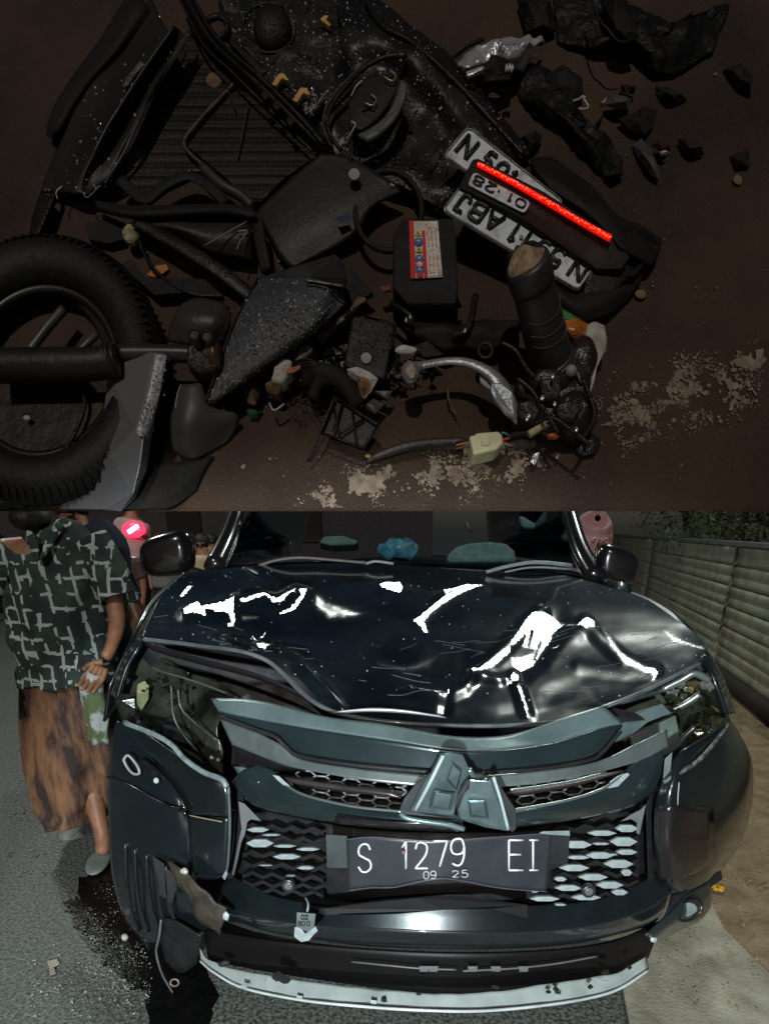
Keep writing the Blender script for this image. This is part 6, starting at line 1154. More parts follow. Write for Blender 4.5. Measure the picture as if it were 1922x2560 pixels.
tube('lit_scraped_edge', FF([(270, 1562, -.02), (330, 1585, -.05), (370, 1608, -.06), (400, 1640, -.07), (440, 1668, -.08), (478, 1683, -.09), (491, 1700, -.09)]), .0075, mat('grey highlight edge', (.26, .32, .33), .45, col2=(.12, .15, .16), nscale=40, bump=.6, bscale=60), BL_, 8, 50)  # grey highlight of the corner's upper edge put into the colour
loft('corner_lower', [FF([(408, 1765, -.07), (410, 1830, -.06), (415, 1900, -.03)]), FF([(455, 1766, -.09), (456, 1830, -.08), (460, 1900, -.05)]), FF([(492, 1768, -.08), (490, 1830, -.07), (487, 1892, -.05)])], 'dark car paint', BL_, 12, 10, .006)
tube('lit_scraped_edge', FF([(494, 1700, -.08), (497, 1780, -.08), (494, 1850, -.07), (489, 1890, -.06)]), .004, mat('grey scraped edge', (.12, .14, .15), .4), BL_, 6)
panel('chipped_tip', FF([(480, 1895, -.06), (488, 1880, -.07), (492, 1888, -.07), (486, 1902, -.06)]), .003, 'slat face', BL_)
panel('black_gap', FF([(497, 1690, .01), (515, 1700, .01), (530, 1740, .01), (515, 1860, .01), (505, 1895, .01), (492, 1900, .01)]), .003, 'black trim', BL_)
ringpts = FFC('B4', [(580, 40, -.09), (605, 18, -.09), (650, 70, -.09), (662, 110, -.09), (630, 112, -.09), (600, 80, -.09), (580, 40, -.09)])
tube('clip_ring', ringpts, .004, mat('worn grey clip', (.4, .43, .43), .4), BL_, 6, 40)
blob('clip_nub', FC('B4', 750, 148, -.09), .008, .009, .006, mat('pale nub', (.6, .64, .64), .35), BL_, seg=10, rings=6)
tube('recess_edge', FFC('B4', [(500, 130, -.05), (620, 180, -.075), (760, 260, -.085), (850, 295, -.085), (905, 318, -.08)]), .0055, 'black gloss trim', BL_, 6); tube('recess_edge', FFC('B4', [(680, 40, -.06), (780, 120, -.075), (860, 220, -.08), (905, 300, -.08)]), .0055, 'black gloss trim', BL_, 6)
tube('scratch', FFC('B4', [(920, 328, -.10), (1000, 345, -.105), (1090, 362, -.10)]), .0018, mat('brass scratch', (.45, .36, .2), .4), BL_, 5)
for k, x in enumerate((590, 640, 700, 745, 800)): tube('liner_rib', FFC('B4', [(x, 470 + k * 30, -.05), (x + 5, 650, -.05), (x + 30, 820, -.0), (x + 70, 930, .04)]), .006, 'slat black', BL_, 6)
panel('liner_mesh', FFC('B4', [(730, 540, -.07), (790, 580, -.07), (800, 760, -.03), (760, 740, -.03)]), .004, mat('ribbed grey liner', (.045, .047, .05), .5, dots=1, dotscale=220), BL_); panel('liner_mesh', FFC('B4', [(800, 600, -.07), (850, 640, -.07), (860, 700, -.04), (830, 790, -.04), (810, 780, -.04)]), .004, mat('ribbed grey liner', (0, 0, 0)), BL_)
mb = loft('muddy_arm', [FFC('B4', [(800, 560, -.09), (900, 620, -.10), (1000, 720, -.10), (1120, 830, -.08)]), FFC('B4', [(840, 640, -.09), (920, 700, -.11), (970, 800, -.10), (1100, 880, -.08)]), FFC('B4', [(860, 700, -.06), (930, 790, -.07), (960, 870, -.06), (1080, 950, -.04)])], mat('mud spattered plastic', (.07, .055, .035), .6, col2=(.02, .018, .015), nscale=18, bump=1, bscale=50), BL_, 20, 10, .006, rough=.008, rs=24)
blob('pale_chip', FC('B4', 1112, 848, -.10), .009, .013, .006, 'slat face', BL_, .003, 90); blob('glint', FC('B4', 895, 618, -.11), .010, .010, .006, mat('glassy bit', (.5, .46, .4), .2), BL_, .003, 90)
loft('under_tray', [FFC('B4', [(780, 860, .02), (850, 880, .0), (980, 960, .0)]), FFC('B4', [(770, 960, .04), (870, 970, .03), (980, 990, .02)]), FFC('B4', [(800, 1100, .1), (880, 1150, .1), (960, 1100, .1)])], 'black trim', BL_, 12, 10, .006)
tube('hanging_strip', FFC('B4', [(775, 870, -.02), (765, 960, -.02), (750, 1040, .0), (780, 1150, .02), (830, 1240, .05), (870, 1310, .08)]), .004, mat('grey strip', (.14, .15, .16), .4), BL_, 6, 40)
ring('pipe_end', FC('B4', 845, 1197, .03), .014, .012, .004, mat('rusty pipe', (.25, .18, .15), .4, metal=.4), BL_, 0, 20, 6)
# right corner
BR_ = loft('bumper_corner', [FF([(1440, 1650, -.03), (1418, 1720, -.05), (1412, 1800, -.05), (1418, 1890, -.02), (1440, 1930, .0)]), FF([(1478, 1620, -.06), (1462, 1710, -.10), (1462, 1800, -.10), (1466, 1890, -.07), (1480, 1925, -.04)]),
                         FF([(1530, 1590, -.02), (1530, 1700, -.06), (1535, 1800, -.06), (1530, 1870, -.03), (1525, 1905, .0)]), FF([(1575, 1560, .04), (1605, 1640, .04), (1605, 1730, .06), (1580, 1820, .08), (1545, 1885, .1)]), FF([(1585, 1565, .22), (1622, 1640, .22), (1624, 1730, .24), (1600, 1820, .25), (1560, 1880, .25)])], 'bumper paint', car, 30, 26, .008)
BR_['label'] = 'intact bumper corner with smooth curved face'
loft('corner_inset', [FF([(1418, 1740, -.06), (1416, 1830, -.06), (1424, 1905, -.02)]), FF([(1465, 1740, -.11), (1465, 1830, -.11), (1470, 1905, -.06)]), FF([(1540, 1745, -.075), (1545, 1830, -.07), (1538, 1865, -.04)])], 'black gloss trim', BR_, 14, 10, .004)
panel('side_gap', FF([(1395, 1740, .0), (1412, 1700, .0), (1412, 1900, .0), (1400, 1905, .0)]), .004, 'black trim', BR_)
panel('pale_patch', FF([(1436, 1640, -.05), (1452, 1625, -.06), (1448, 1665, -.06), (1432, 1685, -.05)]), .004, mat('greenish paint', (.16, .2, .19), .4), BR_)
tube('torn_seam', FF([(1432, 1690, -.06), (1470, 1668, -.08), (1510, 1640, -.07), (1545, 1600, -.02), (1570, 1565, .03)]), .006, mat('ragged seam', (.2, .22, .2), .5, col2=(.02, .02, .02), nscale=60), BR_, 6, 50)
tube('edge_highlight', FF([(1466, 1690, -.101), (1463, 1740, -.103), (1466, 1790, -.101)]), .0015, mat('bright line', (.4, .45, .45), .3), BR_, 6)  # pale line painted along the crease as its highlight
fg = loft('fog_lamp_housing', [FFC('B6', [(1400, 660, .03), (1300, 720, .0), (1200, 820, -.03), (1080, 930, -.05)]), FFC('B6', [(1415, 720, .04), (1330, 800, .0), (1230, 860, -.03), (1120, 950, -.04)]), FFC('B6', [(1408, 790, .06), (1350, 860, .04), (1250, 905, .02), (1150, 962, .0)])], 'teal grey paint', BR_, 20, 12, .006)
ring('fog_ring', FC('B6', 1300, 800, -.03), .040, .026, .005, 'black gloss trim', fg, R(35), 30, 6); disc('fog_glass', FC('B6', 1300, 800, -.02), .022, .008, mat('fog glass', (.2, .25, .25), .2), fg, 24, V3((-.1, -1, .2)).normalized())
blob('torn_tab', FC('B6', 1120, 950, -.05), .010, .008, .006, 'slat face', BR_, .003, 90)
# wire and connector hanging at bumper
t = thing('hanging_connector', FC('B5', 545, 880, -.12), 'small white plug with a printed grey tag hanging on a wire below the grille', 'connector')
tube('wire', FFC('B5', [(548, 755, -.06), (562, 790, -.09), (555, 840, -.11)]), .0028, 'slat face', t, 6)
panel('tag', FFC('B5', [(502, 832, -.12), (600, 840, -.12), (592, 912, -.125), (560, 935, -.125), (500, 908, -.125)]), .006, mat('grey tag', (.16, .19, .19), .5), t)
panel('plug', FFC('B5', [(490, 910, -.12), (520, 905, -.12), (545, 945, -.12), (600, 905, -.12), (612, 930, -.12), (590, 950, -.12), (565, 980, -.12), (525, 988, -.12), (488, 960, -.12)]), .012, 'slat face', t, .002)
for (x, y, ch) in ((525, 848, '0'), (545, 848, '2'), (510, 880, '8'), (530, 880, '0'), (555, 880, '0')):
    qn = (lambda x, y: (lambda u, v, h=0: FC('B5', x + 15 * u, y + 22 * (1 - v), -.124)))(x, y); glyph(ch, qn, 0, 0, 1, 1, .0012, 'ink', t, 0)
# wheels
def carwheel(x, y, s):
    c0 = V3((x, y, .38)); vs_, fs = [], []; prof = [(-.12, .24), (-.125, .33), (-.10, .375), (-.05, .38), (.05, .38), (.10, .375), (.125, .33), (.12, .24)]; N = 48
    for i in range(N):
        a = 2 * math.pi * i / N
        for (u, r_) in prof: vs_.append(c0 + V3((u, r_ * math.cos(a), r_ * math.sin(a))))
    k = len(prof)
    for i in range(N):
        for j in range(k - 1): fs.append((i * k + j, ((i + 1) % N) * k + j, ((i + 1) % N) * k + j + 1, i * k + j + 1))
    wh = mesh('wheel', vs_, fs, 'wheel rubber', car)
    disc('rim', c0 + V3((s * .09, 0, 0)), .245, .03, mat('grey alloy', (.2, .2, .21), .4, metal=.8), wh, 30, V3((s, 0, 0)))
carwheel(-.78, 2.42, -1); carwheel(1.17, 2.42, 1); carwheel(-.85, 5.1, -1); carwheel(1.3, 5.1, 1)
# ================================================================== PEOPLE
def skin_body(name, J, E, m, parent, root=0, sub=1):
    me = bpy.data.meshes.new(name); org = wloc(parent); me.from_pydata([tuple(j[0] - org) for j in J], E, []); me.update()
    o = bpy.data.objects.new(name, me); sc.collection.objects.link(o); o.parent = parent; me.materials.append(m)
    md = o.modifiers.new('skin', 'SKIN'); md.use_smooth_shade = True
    if not me.skin_vertices: me.attributes.new('skin', 'FLOAT2', 'POINT') if False else None
    bpy.context.view_layer.objects.active = o
    sk = me.skin_vertices[0].data if me.skin_vertices else None
    for i, j in enumerate(J):
        r = j[1] if isinstance(j[1], tuple) else (j[1], j[1])
        if sk: sk[i].radius = r
    if sk: sk[root].use_root = True
    o.modifiers.new('sub', 'SUBSURF').levels = sub; o.modifiers['sub'].render_levels = sub
    return o
def rings(name, L, m, parent, seg=28, folds=0, fn=7, rough=.0, solid=.004, nv=None, rs=9):
    """garment: closed elliptic rings (centre, half width, half depth) lofted along the body"""
    nv = nv or len(L) * 6; C = cr([l[0] for l in L], nv); A = cr([V3((l[1], l[2], 0)) for l in L], nv); vs_, fs = [], []
    for j in range(nv):
        t_ = (C[min(j + 1, nv - 1)] - C[max(j - 1, 0)]).normalized(); ax = V3((1, 0, 0)); ax = (ax - t_ * ax.dot(t_)).normalized() if abs(t_.x) < .9 else (V3((0, 0, 1)) - t_ * t_.z).normalized()
        ay = t_.cross(ax)
        for i in range(seg):
            a = 2 * math.pi * i / seg; f_ = 1 + folds * math.sin(fn * a + 2.5 * noise.noise(V3((j * .15, a, 0)))) * (.3 + .7 * j / nv)
            p = C[j] + ax * (A[j].x * math.cos(a) * f_) + ay * (A[j].y * math.sin(a) * f_)
            if rough: p += noise.noise_vector(p * rs) * rough
            vs_.append(p)
    for j in range(nv - 1):
        for i in range(seg): fs.append((j * seg + i, j * seg + (i + 1) % seg, (j + 1) * seg + (i + 1) % seg, (j + 1) * seg + i))
    return mesh(name, vs_, fs, m, parent, solid=solid)
SKIN = mat('brown skin', (.34, .16, .085), .5, col2=(.22, .10, .055), nscale=16, bump=.5, bscale=45, dirt=(.16, .07, .045), dirtscale=60, dirtp=.62)
def shirt_mat():
    m = bpy.data.materials.new('green shirt with pale dashes'); m.use_nodes = True; nt = m.node_tree; L = nt.links.new; b = nt.nodes['Principled BSDF']; b.inputs['Roughness'].default_value = .85
    tc = nt.nodes.new('ShaderNodeTexCoord'); sp = nt.nodes.new('ShaderNodeSeparateXYZ'); L(tc.outputs['Object'], sp.inputs[0])
    def brick(rot, sx, sy, seed):
        cb = nt.nodes.new('ShaderNodeCombineXYZ')
        if rot: L(sp.outputs['Z'], cb.inputs[0]); L(sp.outputs['X'], cb.inputs[1])
        else: L(sp.outputs['X'], cb.inputs[0]); L(sp.outputs['Z'], cb.inputs[1])
        ad = nt.nodes.new('ShaderNodeVectorMath'); ad.operation = 'ADD'; L(cb.outputs[0], ad.inputs[0]); n = nt.nodes.new('ShaderNodeTexNoise'); n.inputs['Scale'].default_value = 9; L(tc.outputs['Object'], n.inputs['Vector'])
        sc_ = nt.nodes.new('ShaderNodeVectorMath'); sc_.operation = 'SCALE'; sc_.inputs['Scale'].default_value = .03; L(n.outputs['Color'], sc_.inputs[0]); L(sc_.outputs[0], ad.inputs[1])
        br = nt.nodes.new('ShaderNodeTexBrick'); br.inputs['Scale'].default_value = 1; br.inputs['Brick Width'].default_value = sx; br.inputs['Row Height'].default_value = sy; br.inputs['Mortar Size'].default_value = .0065; br.inputs['Mortar Smooth'].default_value = .1
        L(ad.outputs[0], br.inputs['Vector']); return br.outputs['Fac']
    def gap(s, th, off):
        n = nt.nodes.new('ShaderNodeTexNoise'); n.inputs['Scale'].default_value = s; n.inputs['Detail'].default_value = 1
        mp = nt.nodes.new('ShaderNodeMapping'); mp.inputs['Location'].default_value = (off, off, off); L(tc.outputs['Object'], mp.inputs[0]); L(mp.outputs[0], n.inputs['Vector'])
        g = nt.nodes.new('ShaderNodeMath'); g.operation = 'GREATER_THAN'; g.inputs[1].default_value = th; L(n.outputs[0], g.inputs[0]); return g.outputs[0]
    a = nt.nodes.new('ShaderNodeMath'); a.operation = 'MULTIPLY'; L(brick(False, .11, .062, 0), a.inputs[0]); L(gap(20, .54, 0), a.inputs[1])
    c = nt.nodes.new('ShaderNodeMath'); c.operation = 'MULTIPLY'; L(brick(True, .13, .055, 1), c.inputs[0]); L(gap(18, .5, 5), c.inputs[1])
    mx = nt.nodes.new('ShaderNodeMath'); mx.operation = 'MAXIMUM'; L(a.outputs[0], mx.inputs[0]); L(c.outputs[0], mx.inputs[1])
    n = nt.nodes.new('ShaderNodeTexNoise'); n.inputs['Scale'].default_value = 10; L(tc.outputs['Object'], n.inputs['Vector']); r = ramp(nt, (.018, .022, .026), (.035, .07, .055), n.outputs[0])
    mix = nt.nodes.new('ShaderNodeMix'); mix.data_type = 'RGBA'; L(mx.outputs[0], mix.inputs[0]); L(r.outputs[0], mix.inputs[6]); mix.inputs[7].default_value = (.42, .50, .50, 1); L(mix.outputs[2], b.inputs['Base Color'])
    MATS[m.name] = m; return m
SH = shirt_mat()
def hand(par, w, d, s, m, side=1):
    side_v = d.cross(V3((0, 1, 0))).normalized()
    for k in range(4):
        b0 = w + d * .075 * s + side_v * (k - 1.5) * .019 * s; tube('finger', [w + d * .03 * s + side_v * (k - 1.5) * .014 * s, b0, b0 + d * (.035 - .004 * abs(k - 1.4)) * s + V3((0, -.012, 0)), b0 + d * (.058 - .006 * abs(k - 1.4)) * s + V3((0, -.03, 0))], [.011 * s, .0095 * s, .0085 * s, .007 * s], m, par, 8)
    tube('thumb', [w + d * .01 * s, w + d * .04 * s - side_v * .035 * s * side, w + d * .065 * s - side_v * .045 * s * side + V3((0, -.015, 0))], [.014 * s, .011 * s, .008 * s], m, par, 8)
def face(par, c, r, m, hairm, fwd, beard=False, hair=True):
    fwd = fwd.normalized(); sd_ = fwd.cross(V3((0, 0, 1))).normalized(); u = V3((0, 0, 1)); ax = (sd_, u, fwd)
    for s in (-1, 1):
        blob('eye', c + fwd * r * .83 + sd_ * s * r * .36 + u * r * .02, r * .16, r * .09, r * .1, mat('eye white', (.6, .58, .55), .3), par, axes=ax, seg=10, rings=6); blob('ear', c + sd_ * s * r * .93, r * .10, r * .28, r * .18, m, par, axes=ax, seg=10, rings=6)
        blob('pupil', c + fwd * r * .93 + sd_ * s * r * .36 + u * r * .02, r * .07, r * .07, r * .04, mat('pupil', (.02, .01, .01), .3), par, axes=ax, seg=8, rings=5)
    blob('nose', c + fwd * r * .95 - u * r * .2, r * .17, r * .28, r * .22, m, par, axes=ax, seg=10, rings=8); blob('mouth', c + fwd * r * .86 - u * r * .55, r * .3, r * .07, r * .08, mat('lips', (.28, .09, .07), .5), par, axes=ax, seg=10, rings=6)
    if beard: blob('beard', c + fwd * r * .38 - u * r * .88, r * .74, r * .52, r * .66, hairm, par, r * .06, 50, ax, 18, 12)
    if hair: blob('hair', c - fwd * r * .14 + u * r * .26, r * 1.06, r * 1.02, r * 1.04, hairm, par, r * .05, 40, ax, 22, 14)
def P(x, y, Y): return B('D', x, y, Y)
HAIR = mat('black hair', (.012, .01, .01), .6, bump=.6, bscale=90)
# man in the patterned shirt
man = thing('person', G('D', 190, 1800), 'man in dark green shirt with pale dashes and orange brown sarong, walking past the car', 'person')
hc = P(62, 1083, 2.62)
J = [(P(150, 1470, 2.68), .15), (P(140, 1390, 2.68), .14), (P(135, 1290, 2.66), .15), (P(120, 1205, 2.64), .13), (P(92, 1160, 2.62), .058), (P(78, 1128, 2.61), .054), (hc + V3((0, 0, .01)), (.088, .10)), (hc + V3((0, 0, .09)), .075),
     (P(196, 1192, 2.66), .062), (P(248, 1285, 2.62), .045), (P(256, 1350, 2.56), .038), (P(240, 1402, 2.48), .026), (P(226, 1425, 2.45), (.03, .022)), (P(20, 1192, 2.62), .062), (P(-32, 1290, 2.6), .045), (P(-50, 1370, 2.5), .036), (P(-40, 1435, 2.44), .026), (P(-38, 1455, 2.42), (.03, .022)),
     (P(172, 1520, 2.68), .09), (P(190, 1660, 2.60), .055), (P(224, 1815, 2.46), .038), (P(222, 1848, 2.40), .036), (P(128, 1520, 2.72), .09), (P(145, 1650, 2.78), .055), (P(172, 1762, 2.86), .038), (P(160, 1782, 2.77), .035)]
E = [(0, 1), (1, 2), (2, 3), (3, 4), (4, 5), (5, 6), (6, 7), (3, 8), (8, 9), (9, 10), (10, 11), (11, 12), (3, 13), (13, 14), (14, 15), (15, 16), (16, 17), (0, 18), (18, 19), (19, 20), (20, 21), (0, 22), (22, 23), (23, 24), (24, 25)]
skin_body('body', J, E, SKIN, man); hand(man, P(226, 1425, 2.45), (P(212, 1450, 2.42) - P(226, 1425, 2.45)).normalized(), 1.1, SKIN); hand(man, P(-38, 1455, 2.42), V3((.1, -.2, -1)).normalized(), 1.1, SKIN, -1)
face(man, hc + V3((0, 0, .03)), .105, SKIN, HAIR, V3((.35, -1, -.05)), True)
rings('shirt', [(P(92, 1158, 2.62), .075, .07), (P(112, 1176, 2.63), .17, .11), (P(118, 1205, 2.64), .238, .135), (P(122, 1280, 2.66), .232, .15), (P(132, 1370, 2.67), .215, .16), (P(146, 1430, 2.68), .215, .17), (P(156, 1470, 2.68), .225, .18)], SH, man, 60, .055, 8, .022)
rings('sleeve', [(P(190, 1178, 2.65), .10, .09), (P(222, 1220, 2.64), .095, .09), (P(248, 1262, 2.62), .085, .085), (P(262, 1296, 2.60), .088, .088)], SH, man, 28, .02, 5, .008); rings('sleeve', [(P(30, 1180, 2.62), .10, .09), (P(-10, 1240, 2.6), .09, .09), (P(-30, 1300, 2.6), .085, .085)], SH, man, 28, .02, 5, .008)
loft('collar', [[P(40, 1152, 2.5), P(66, 1185, 2.48), P(78, 1215, 2.48)], [P(66, 1145, 2.5), P(82, 1176, 2.47), P(84, 1212, 2.47)]], SH, man, 10, 3, .004); loft('collar', [[P(140, 1135, 2.54), P(118, 1170, 2.5), P(90, 1215, 2.48)], [P(122, 1128, 2.54), P(100, 1165, 2.5), P(84, 1212, 2.47)]], SH, man, 10, 3, .004)
SA = mat('orange brown batik', (.25, .125, .06), .85, col2=(.035, .02, .018), stretch=(1, 1, .22), nscale=13, bump=.5, bscale=12, p0=.4, p1=.6)
rings('sarong', [(P(152, 1455, 2.69), .20, .15), (P(150, 1520, 2.70), .225, .18), (P(156, 1600, 2.68), .215, .20), (P(168, 1680, 2.66), .20, .21), (P(180, 1735, 2.65), .18, .21), (P(190, 1765, 2.64), .16, .20)], SA, man, 72, .13, 6, .02)
for (x, y, Y) in ((160, 1786, 2.79), (220, 1852, 2.43)): blob('sandal', P(x, y, Y) + V3((0, -.03, -.0)), .055, .13, .018, mat('grey green sandal', (.25, .3, .26), .5), man, 0, 1, (V3((1, 0, 0)), V3((-.2, 1, 0)).normalized(), V3((0, 0, 1))))
# cloth bundle by his hand
o = rings('cloth_bundle', [(P(205, 1452, 2.42), .03, .03), (P(200, 1480, 2.42), .05, .04), (P(210, 1540, 2.44), .05, .045), (P(216, 1600, 2.46), .045, .04)], mat('camouflage cloth', (.35, .38, .36), .8, col2=(.09, .12, .05), nscale=11, p0=.45, p1=.52), None, 24, .12, 5, .01)
tagp(o, "pale and olive cloth bundle held in the walking man's hand", 'cloth')
# second man behind in navy
m2 = thing('person', G('D', 250, 1640), 'man in a navy T-shirt walking behind the man in the dashed shirt', 'person')
J = [(P(215, 1400, 3.35), .13), (P(205, 1300, 3.35), .14), (P(190, 1200, 3.35), .13), (P(165, 1140, 3.35), .055), (P(150, 1090, 3.35), .1), (P(235, 1195, 3.35), .06), (P(268, 1290, 3.3), .042), (P(300, 1362, 3.15), .032), (P(305, 1385, 3.1), .03), (P(230, 1480, 3.35), .09), (P(235, 1560, 3.35), .06), (P(240, 1630, 3.3), .04), (P(190, 1480, 3.4), .09), (P(185, 1560, 3.4), .06), (P(180, 1630, 3.4), .04)]
skin_body('body', J, [(0, 1), (1, 2), (2, 3), (3, 4), (2, 5), (5, 6), (6, 7), (7, 8), (0, 9), (9, 10), (10, 11), (0, 12), (12, 13), (13, 14)], SKIN, m2); face(m2, P(150, 1086, 3.35), .11, SKIN, HAIR, V3((.2, -1, 0)))
NV_ = mat('navy cotton', (.014, .02, .05), .85, col2=(.01, .012, .03)); rings('shirt', [(P(172, 1150, 3.35), .09, .08), (P(192, 1180, 3.35), .21, .12), (P(205, 1260, 3.35), .2, .14), (P(212, 1400, 3.36), .19, .14)], NV_, m2, 32, .03, 7); rings('sleeve', [(P(225, 1180, 3.35), .09, .08), (P(252, 1240, 3.33), .08, .08), (P(262, 1272, 3.32), .08, .08)], NV_, m2, 20)
rings('trousers', [(P(212, 1390, 3.37), .18, .13), (P(212, 1480, 3.37), .17, .14), (P(214, 1600, 3.37), .13, .12)], mat('black cloth', (.012, .012, .014), .85), m2, 28, .05, 5); hand(m2, P(305, 1385, 3.1), V3((.2, -.2, -1)).normalized(), 1, SKIN)
# rider and motorcycle
def biker():
    t = thing('motorcycle', G('D', 295, 1370), 'motorcycle with a glowing red tail light beyond the walking men', 'motorcycle')
    g = G('D', 295, 1372); Y = g.y; c = lambda x, y, dy=0: P(x, y, Y + dy)
    def wh(dy):
        vs_, fs = [], []; c0 = g + V3((0, dy, .28)); N = 32
        for i in range(N):
            a = 6.2832 * i / N
            for k in range(8):
                b_ = 6.2832 * k / 8; vs_.append(c0 + V3((.05 * math.cos(b_), (.24 + .05 * math.sin(b_)) * math.cos(a), (.24 + .05 * math.sin(b_)) * math.sin(a))))
        for i in range(N):
            for k in range(8): fs.append((i * 8 + k, ((i + 1) % N) * 8 + k, ((i + 1) % N) * 8 + (k + 1) % 8, i * 8 + (k + 1) % 8))
        mesh('wheel', vs_, fs, 'wheel rubber', t)
    wh(0); wh(1.2)
    dk = mat('dark cycle plastic', (.06, .06, .075), .35, col2=(.03, .03, .035))
    rings('body', [(g + V3((0, -.15, .62)), .08, .06), (g + V3((0, .1, .72)), .13, .12), (g + V3((0, .5, .68)), .14, .14), (g + V3((0, 1.1, .8)), .12, .16)], dk, t, 20); blob('seat', g + V3((0, .25, .84)), .14, .42, .06, 'black trim', t, axes=(V3((1, 0, 0)), V3((0, 1, 0)), V3((0, 0, 1))))
    blob('tail_light', c(290, 1144, -.05), .17, .12, .05, mat('lit red lamp', (.6, .01, .02), .3, emit=(1, .02, .06), es=3.2), t, .012, 20); tube('lamp_glow_bar', [c(278, 1150, -.12), c(298, 1136, -.12)], .028, mat('lit white lamp', (.9, .8, .8), .3, emit=(1, .75, .72), es=5), t, 8)  # tail light made larger so it also stands for its red haze
    tube('rack', [c(262, 1160, 0), c(290, 1152, -.03), c(320, 1160, 0)], .02, dk, t); tube('handlebar', [c(250, 1200, 1.1), c(335, 1200, 1.1)], .02, dk, t); tube('mirror_stem', [c(255, 1205, -.1), c(315, 1205, -.1)], .015, 'chrome trim', t)
    rnd = random.Random(3)
    for k in range(7): blob('shiny_fitting', c(rnd.uniform(280, 320), rnd.uniform(1300, 1345), -.1), .04, .03, .02, 'chrome trim', t, .01, 20, None, 10, 6)
    p = thing('person', g + V3((0, .2, 0)), 'rider in a pale pink jacket and grey trousers seated on the motorcycle', 'person')
    PK = mat('pale pink jacket', (.5, .32, .32), .8, col2=(.36, .24, .25), nscale=8)
    J = [(c(290, 1240, .1), .16), (c(288, 1190, .1), .17), (c(286, 1140, .12), .17), (c(286, 1112, .15), .07), (c(286, 1072, .15), .12), (c(250, 1145, .2), .07), (c(238, 1190, .5), .05), (c(248, 1200, .9), .04), (c(325, 1145, .2), .07), (c(338, 1190, .5), .05), (c(335, 1200, .9), .04), (c(270, 1260, .3), .1), (c(262, 1310, .7), .06), (c(270, 1370, .5), .05), (c(312, 1260, .3), .1), (c(322, 1310, .7), .06), (c(318, 1370, .5), .05)]
    skin_body('body', J, [(0, 1), (1, 2), (2, 3), (3, 4), (2, 5), (5, 6), (6, 7), (2, 8), (8, 9), (9, 10), (0, 11), (11, 12), (12, 13), (0, 14), (14, 15), (15, 16)], SKIN, p)
    rings('jacket', [(c(286, 1120, .12), .13, .1), (c(286, 1135, .12), .26, .16), (c(288, 1190, .1), .25, .18), (c(290, 1215, .08), .22, .18)], PK, p, 28, .02); rings('shirt_hem', [(c(290, 1205, .07), .235, .19), (c(291, 1236, .06), .22, .19)], mat('cream shirt', (.6, .58, .52), .8), p, 28, .03)
    rings('trousers', [(c(292, 1232, .1), .22, .2), (c(292, 1275, .12), .24, .2), (c(292, 1300, .12), .2, .18)], mat('grey trousers', (.10, .11, .12), .85), p, 28, .06, 4); blob('helmet', c(286, 1070, .15), .15, .15, .16, mat('dark helmet', (.03, .03, .04), .2), p)
biker()
# far onlookers
def onlooker(x, y_sh, Y, lab, top, low, s=1.0, head=None, hijab=None):
    g = P(x, y_sh, Y); z = g.z; g = V3((g.x, g.y, 0)); t = thing('person', g, lab, 'person'); v = lambda dx, zz, dy=0: g + V3((dx * s, dy, zz * s if zz else 0))
    J = [(v(0, .85), .13), (v(0, 1.1), .13), (v(0, 1.33), .13), (v(0, 1.45), .055), (v(0, 1.58), .09), (v(.19, 1.33), .055), (v(.26, 1.08), .042), (v(.24, .86, -.05), .032), (v(.235, .80, -.06), (.034, .022)), (v(-.19, 1.33), .055), (v(-.26, 1.08), .042), (v(-.24, .86, -.05), .032), (v(-.235, .80, -.06), (.034, .022)), (v(.09, .8), .09), (v(.1, .45), .06), (v(.1, .08), .045), (v(.1, .03, -.1), .04), (v(-.09, .8), .09), (v(-.1, .45), .06), (v(-.1, .08), .045), (v(-.1, .03, -.1), .04)]
    skin_body('body', J, [(0, 1), (1, 2), (2, 3), (3, 4), (2, 5), (5, 6), (6, 7), (7, 8), (2, 9), (9, 10), (10, 11), (11, 12), (0, 13), (13, 14), (14, 15), (15, 16), (0, 17), (17, 18), (18, 19), (19, 20)], SKIN, t)
    rings('shirt', [(v(0, 1.44), .08, .07), (v(0, 1.38), .21, .12), (v(0, 1.15), .19, .14), (v(0, .85), .19, .14)], top, t, 24, .03); rings('trousers', [(v(0, .9), .17, .13), (v(0, .6), .18, .13), (v(0, .15), .15, .12)], low, t, 24, .06, 4)
    for q in (-1, 1): rings('sleeve', [(v(q * .17, 1.36), .075, .07), (v(q * .24, 1.16), .062, .06)], top, t, 14)
    face(t, v(0, 1.60), .105 * s, SKIN, HAIR, V3((0, -1, 0)), False, hijab is None)
    if hijab: rings('hijab', [(v(0, 1.735, .02), .02, .02), (v(0, 1.72, .04), .10, .09), (v(0, 1.62, .085), .128, .11), (v(0, 1.48, .03), .12, .12), (v(0, 1.36, 0), .2, .15)], hijab, t, 26, .02, 7, .006)
onlooker(435, 1158, 7.5, 'far onlooker in a yellowish shirt between the mirror and the windscreen', mat('yellowish shirt', (.5, .42, .26), .8), mat('brown trousers', (.12, .05, .04), .8), .84)
onlooker(412, 1152, 9.5, 'distant onlooker in dark clothes left of the yellowish one', mat('dark red shirt', (.08, .03, .03), .8), mat('black cloth', (0, 0, 0)), .84)
onlooker(455, 1156, 9, 'distant onlooker in a pinkish top right of the yellowish one', mat('pinkish top', (.3, .18, .17), .8), mat('black cloth', (0, 0, 0)), .84)
onlooker(225, 1150, 8.5, 'dark distant onlooker left of the motorcycle', mat('dark blue shirt', (.02, .02, .04), .8), mat('black cloth', (0, 0, 0)), .84)
onlooker(345, 1150, 8.8, 'distant onlooker in a grey shirt between the motorcycle and the mirror', mat('grey shirt', (.2, .2, .22), .8), mat('black cloth', (0, 0, 0)), .84)
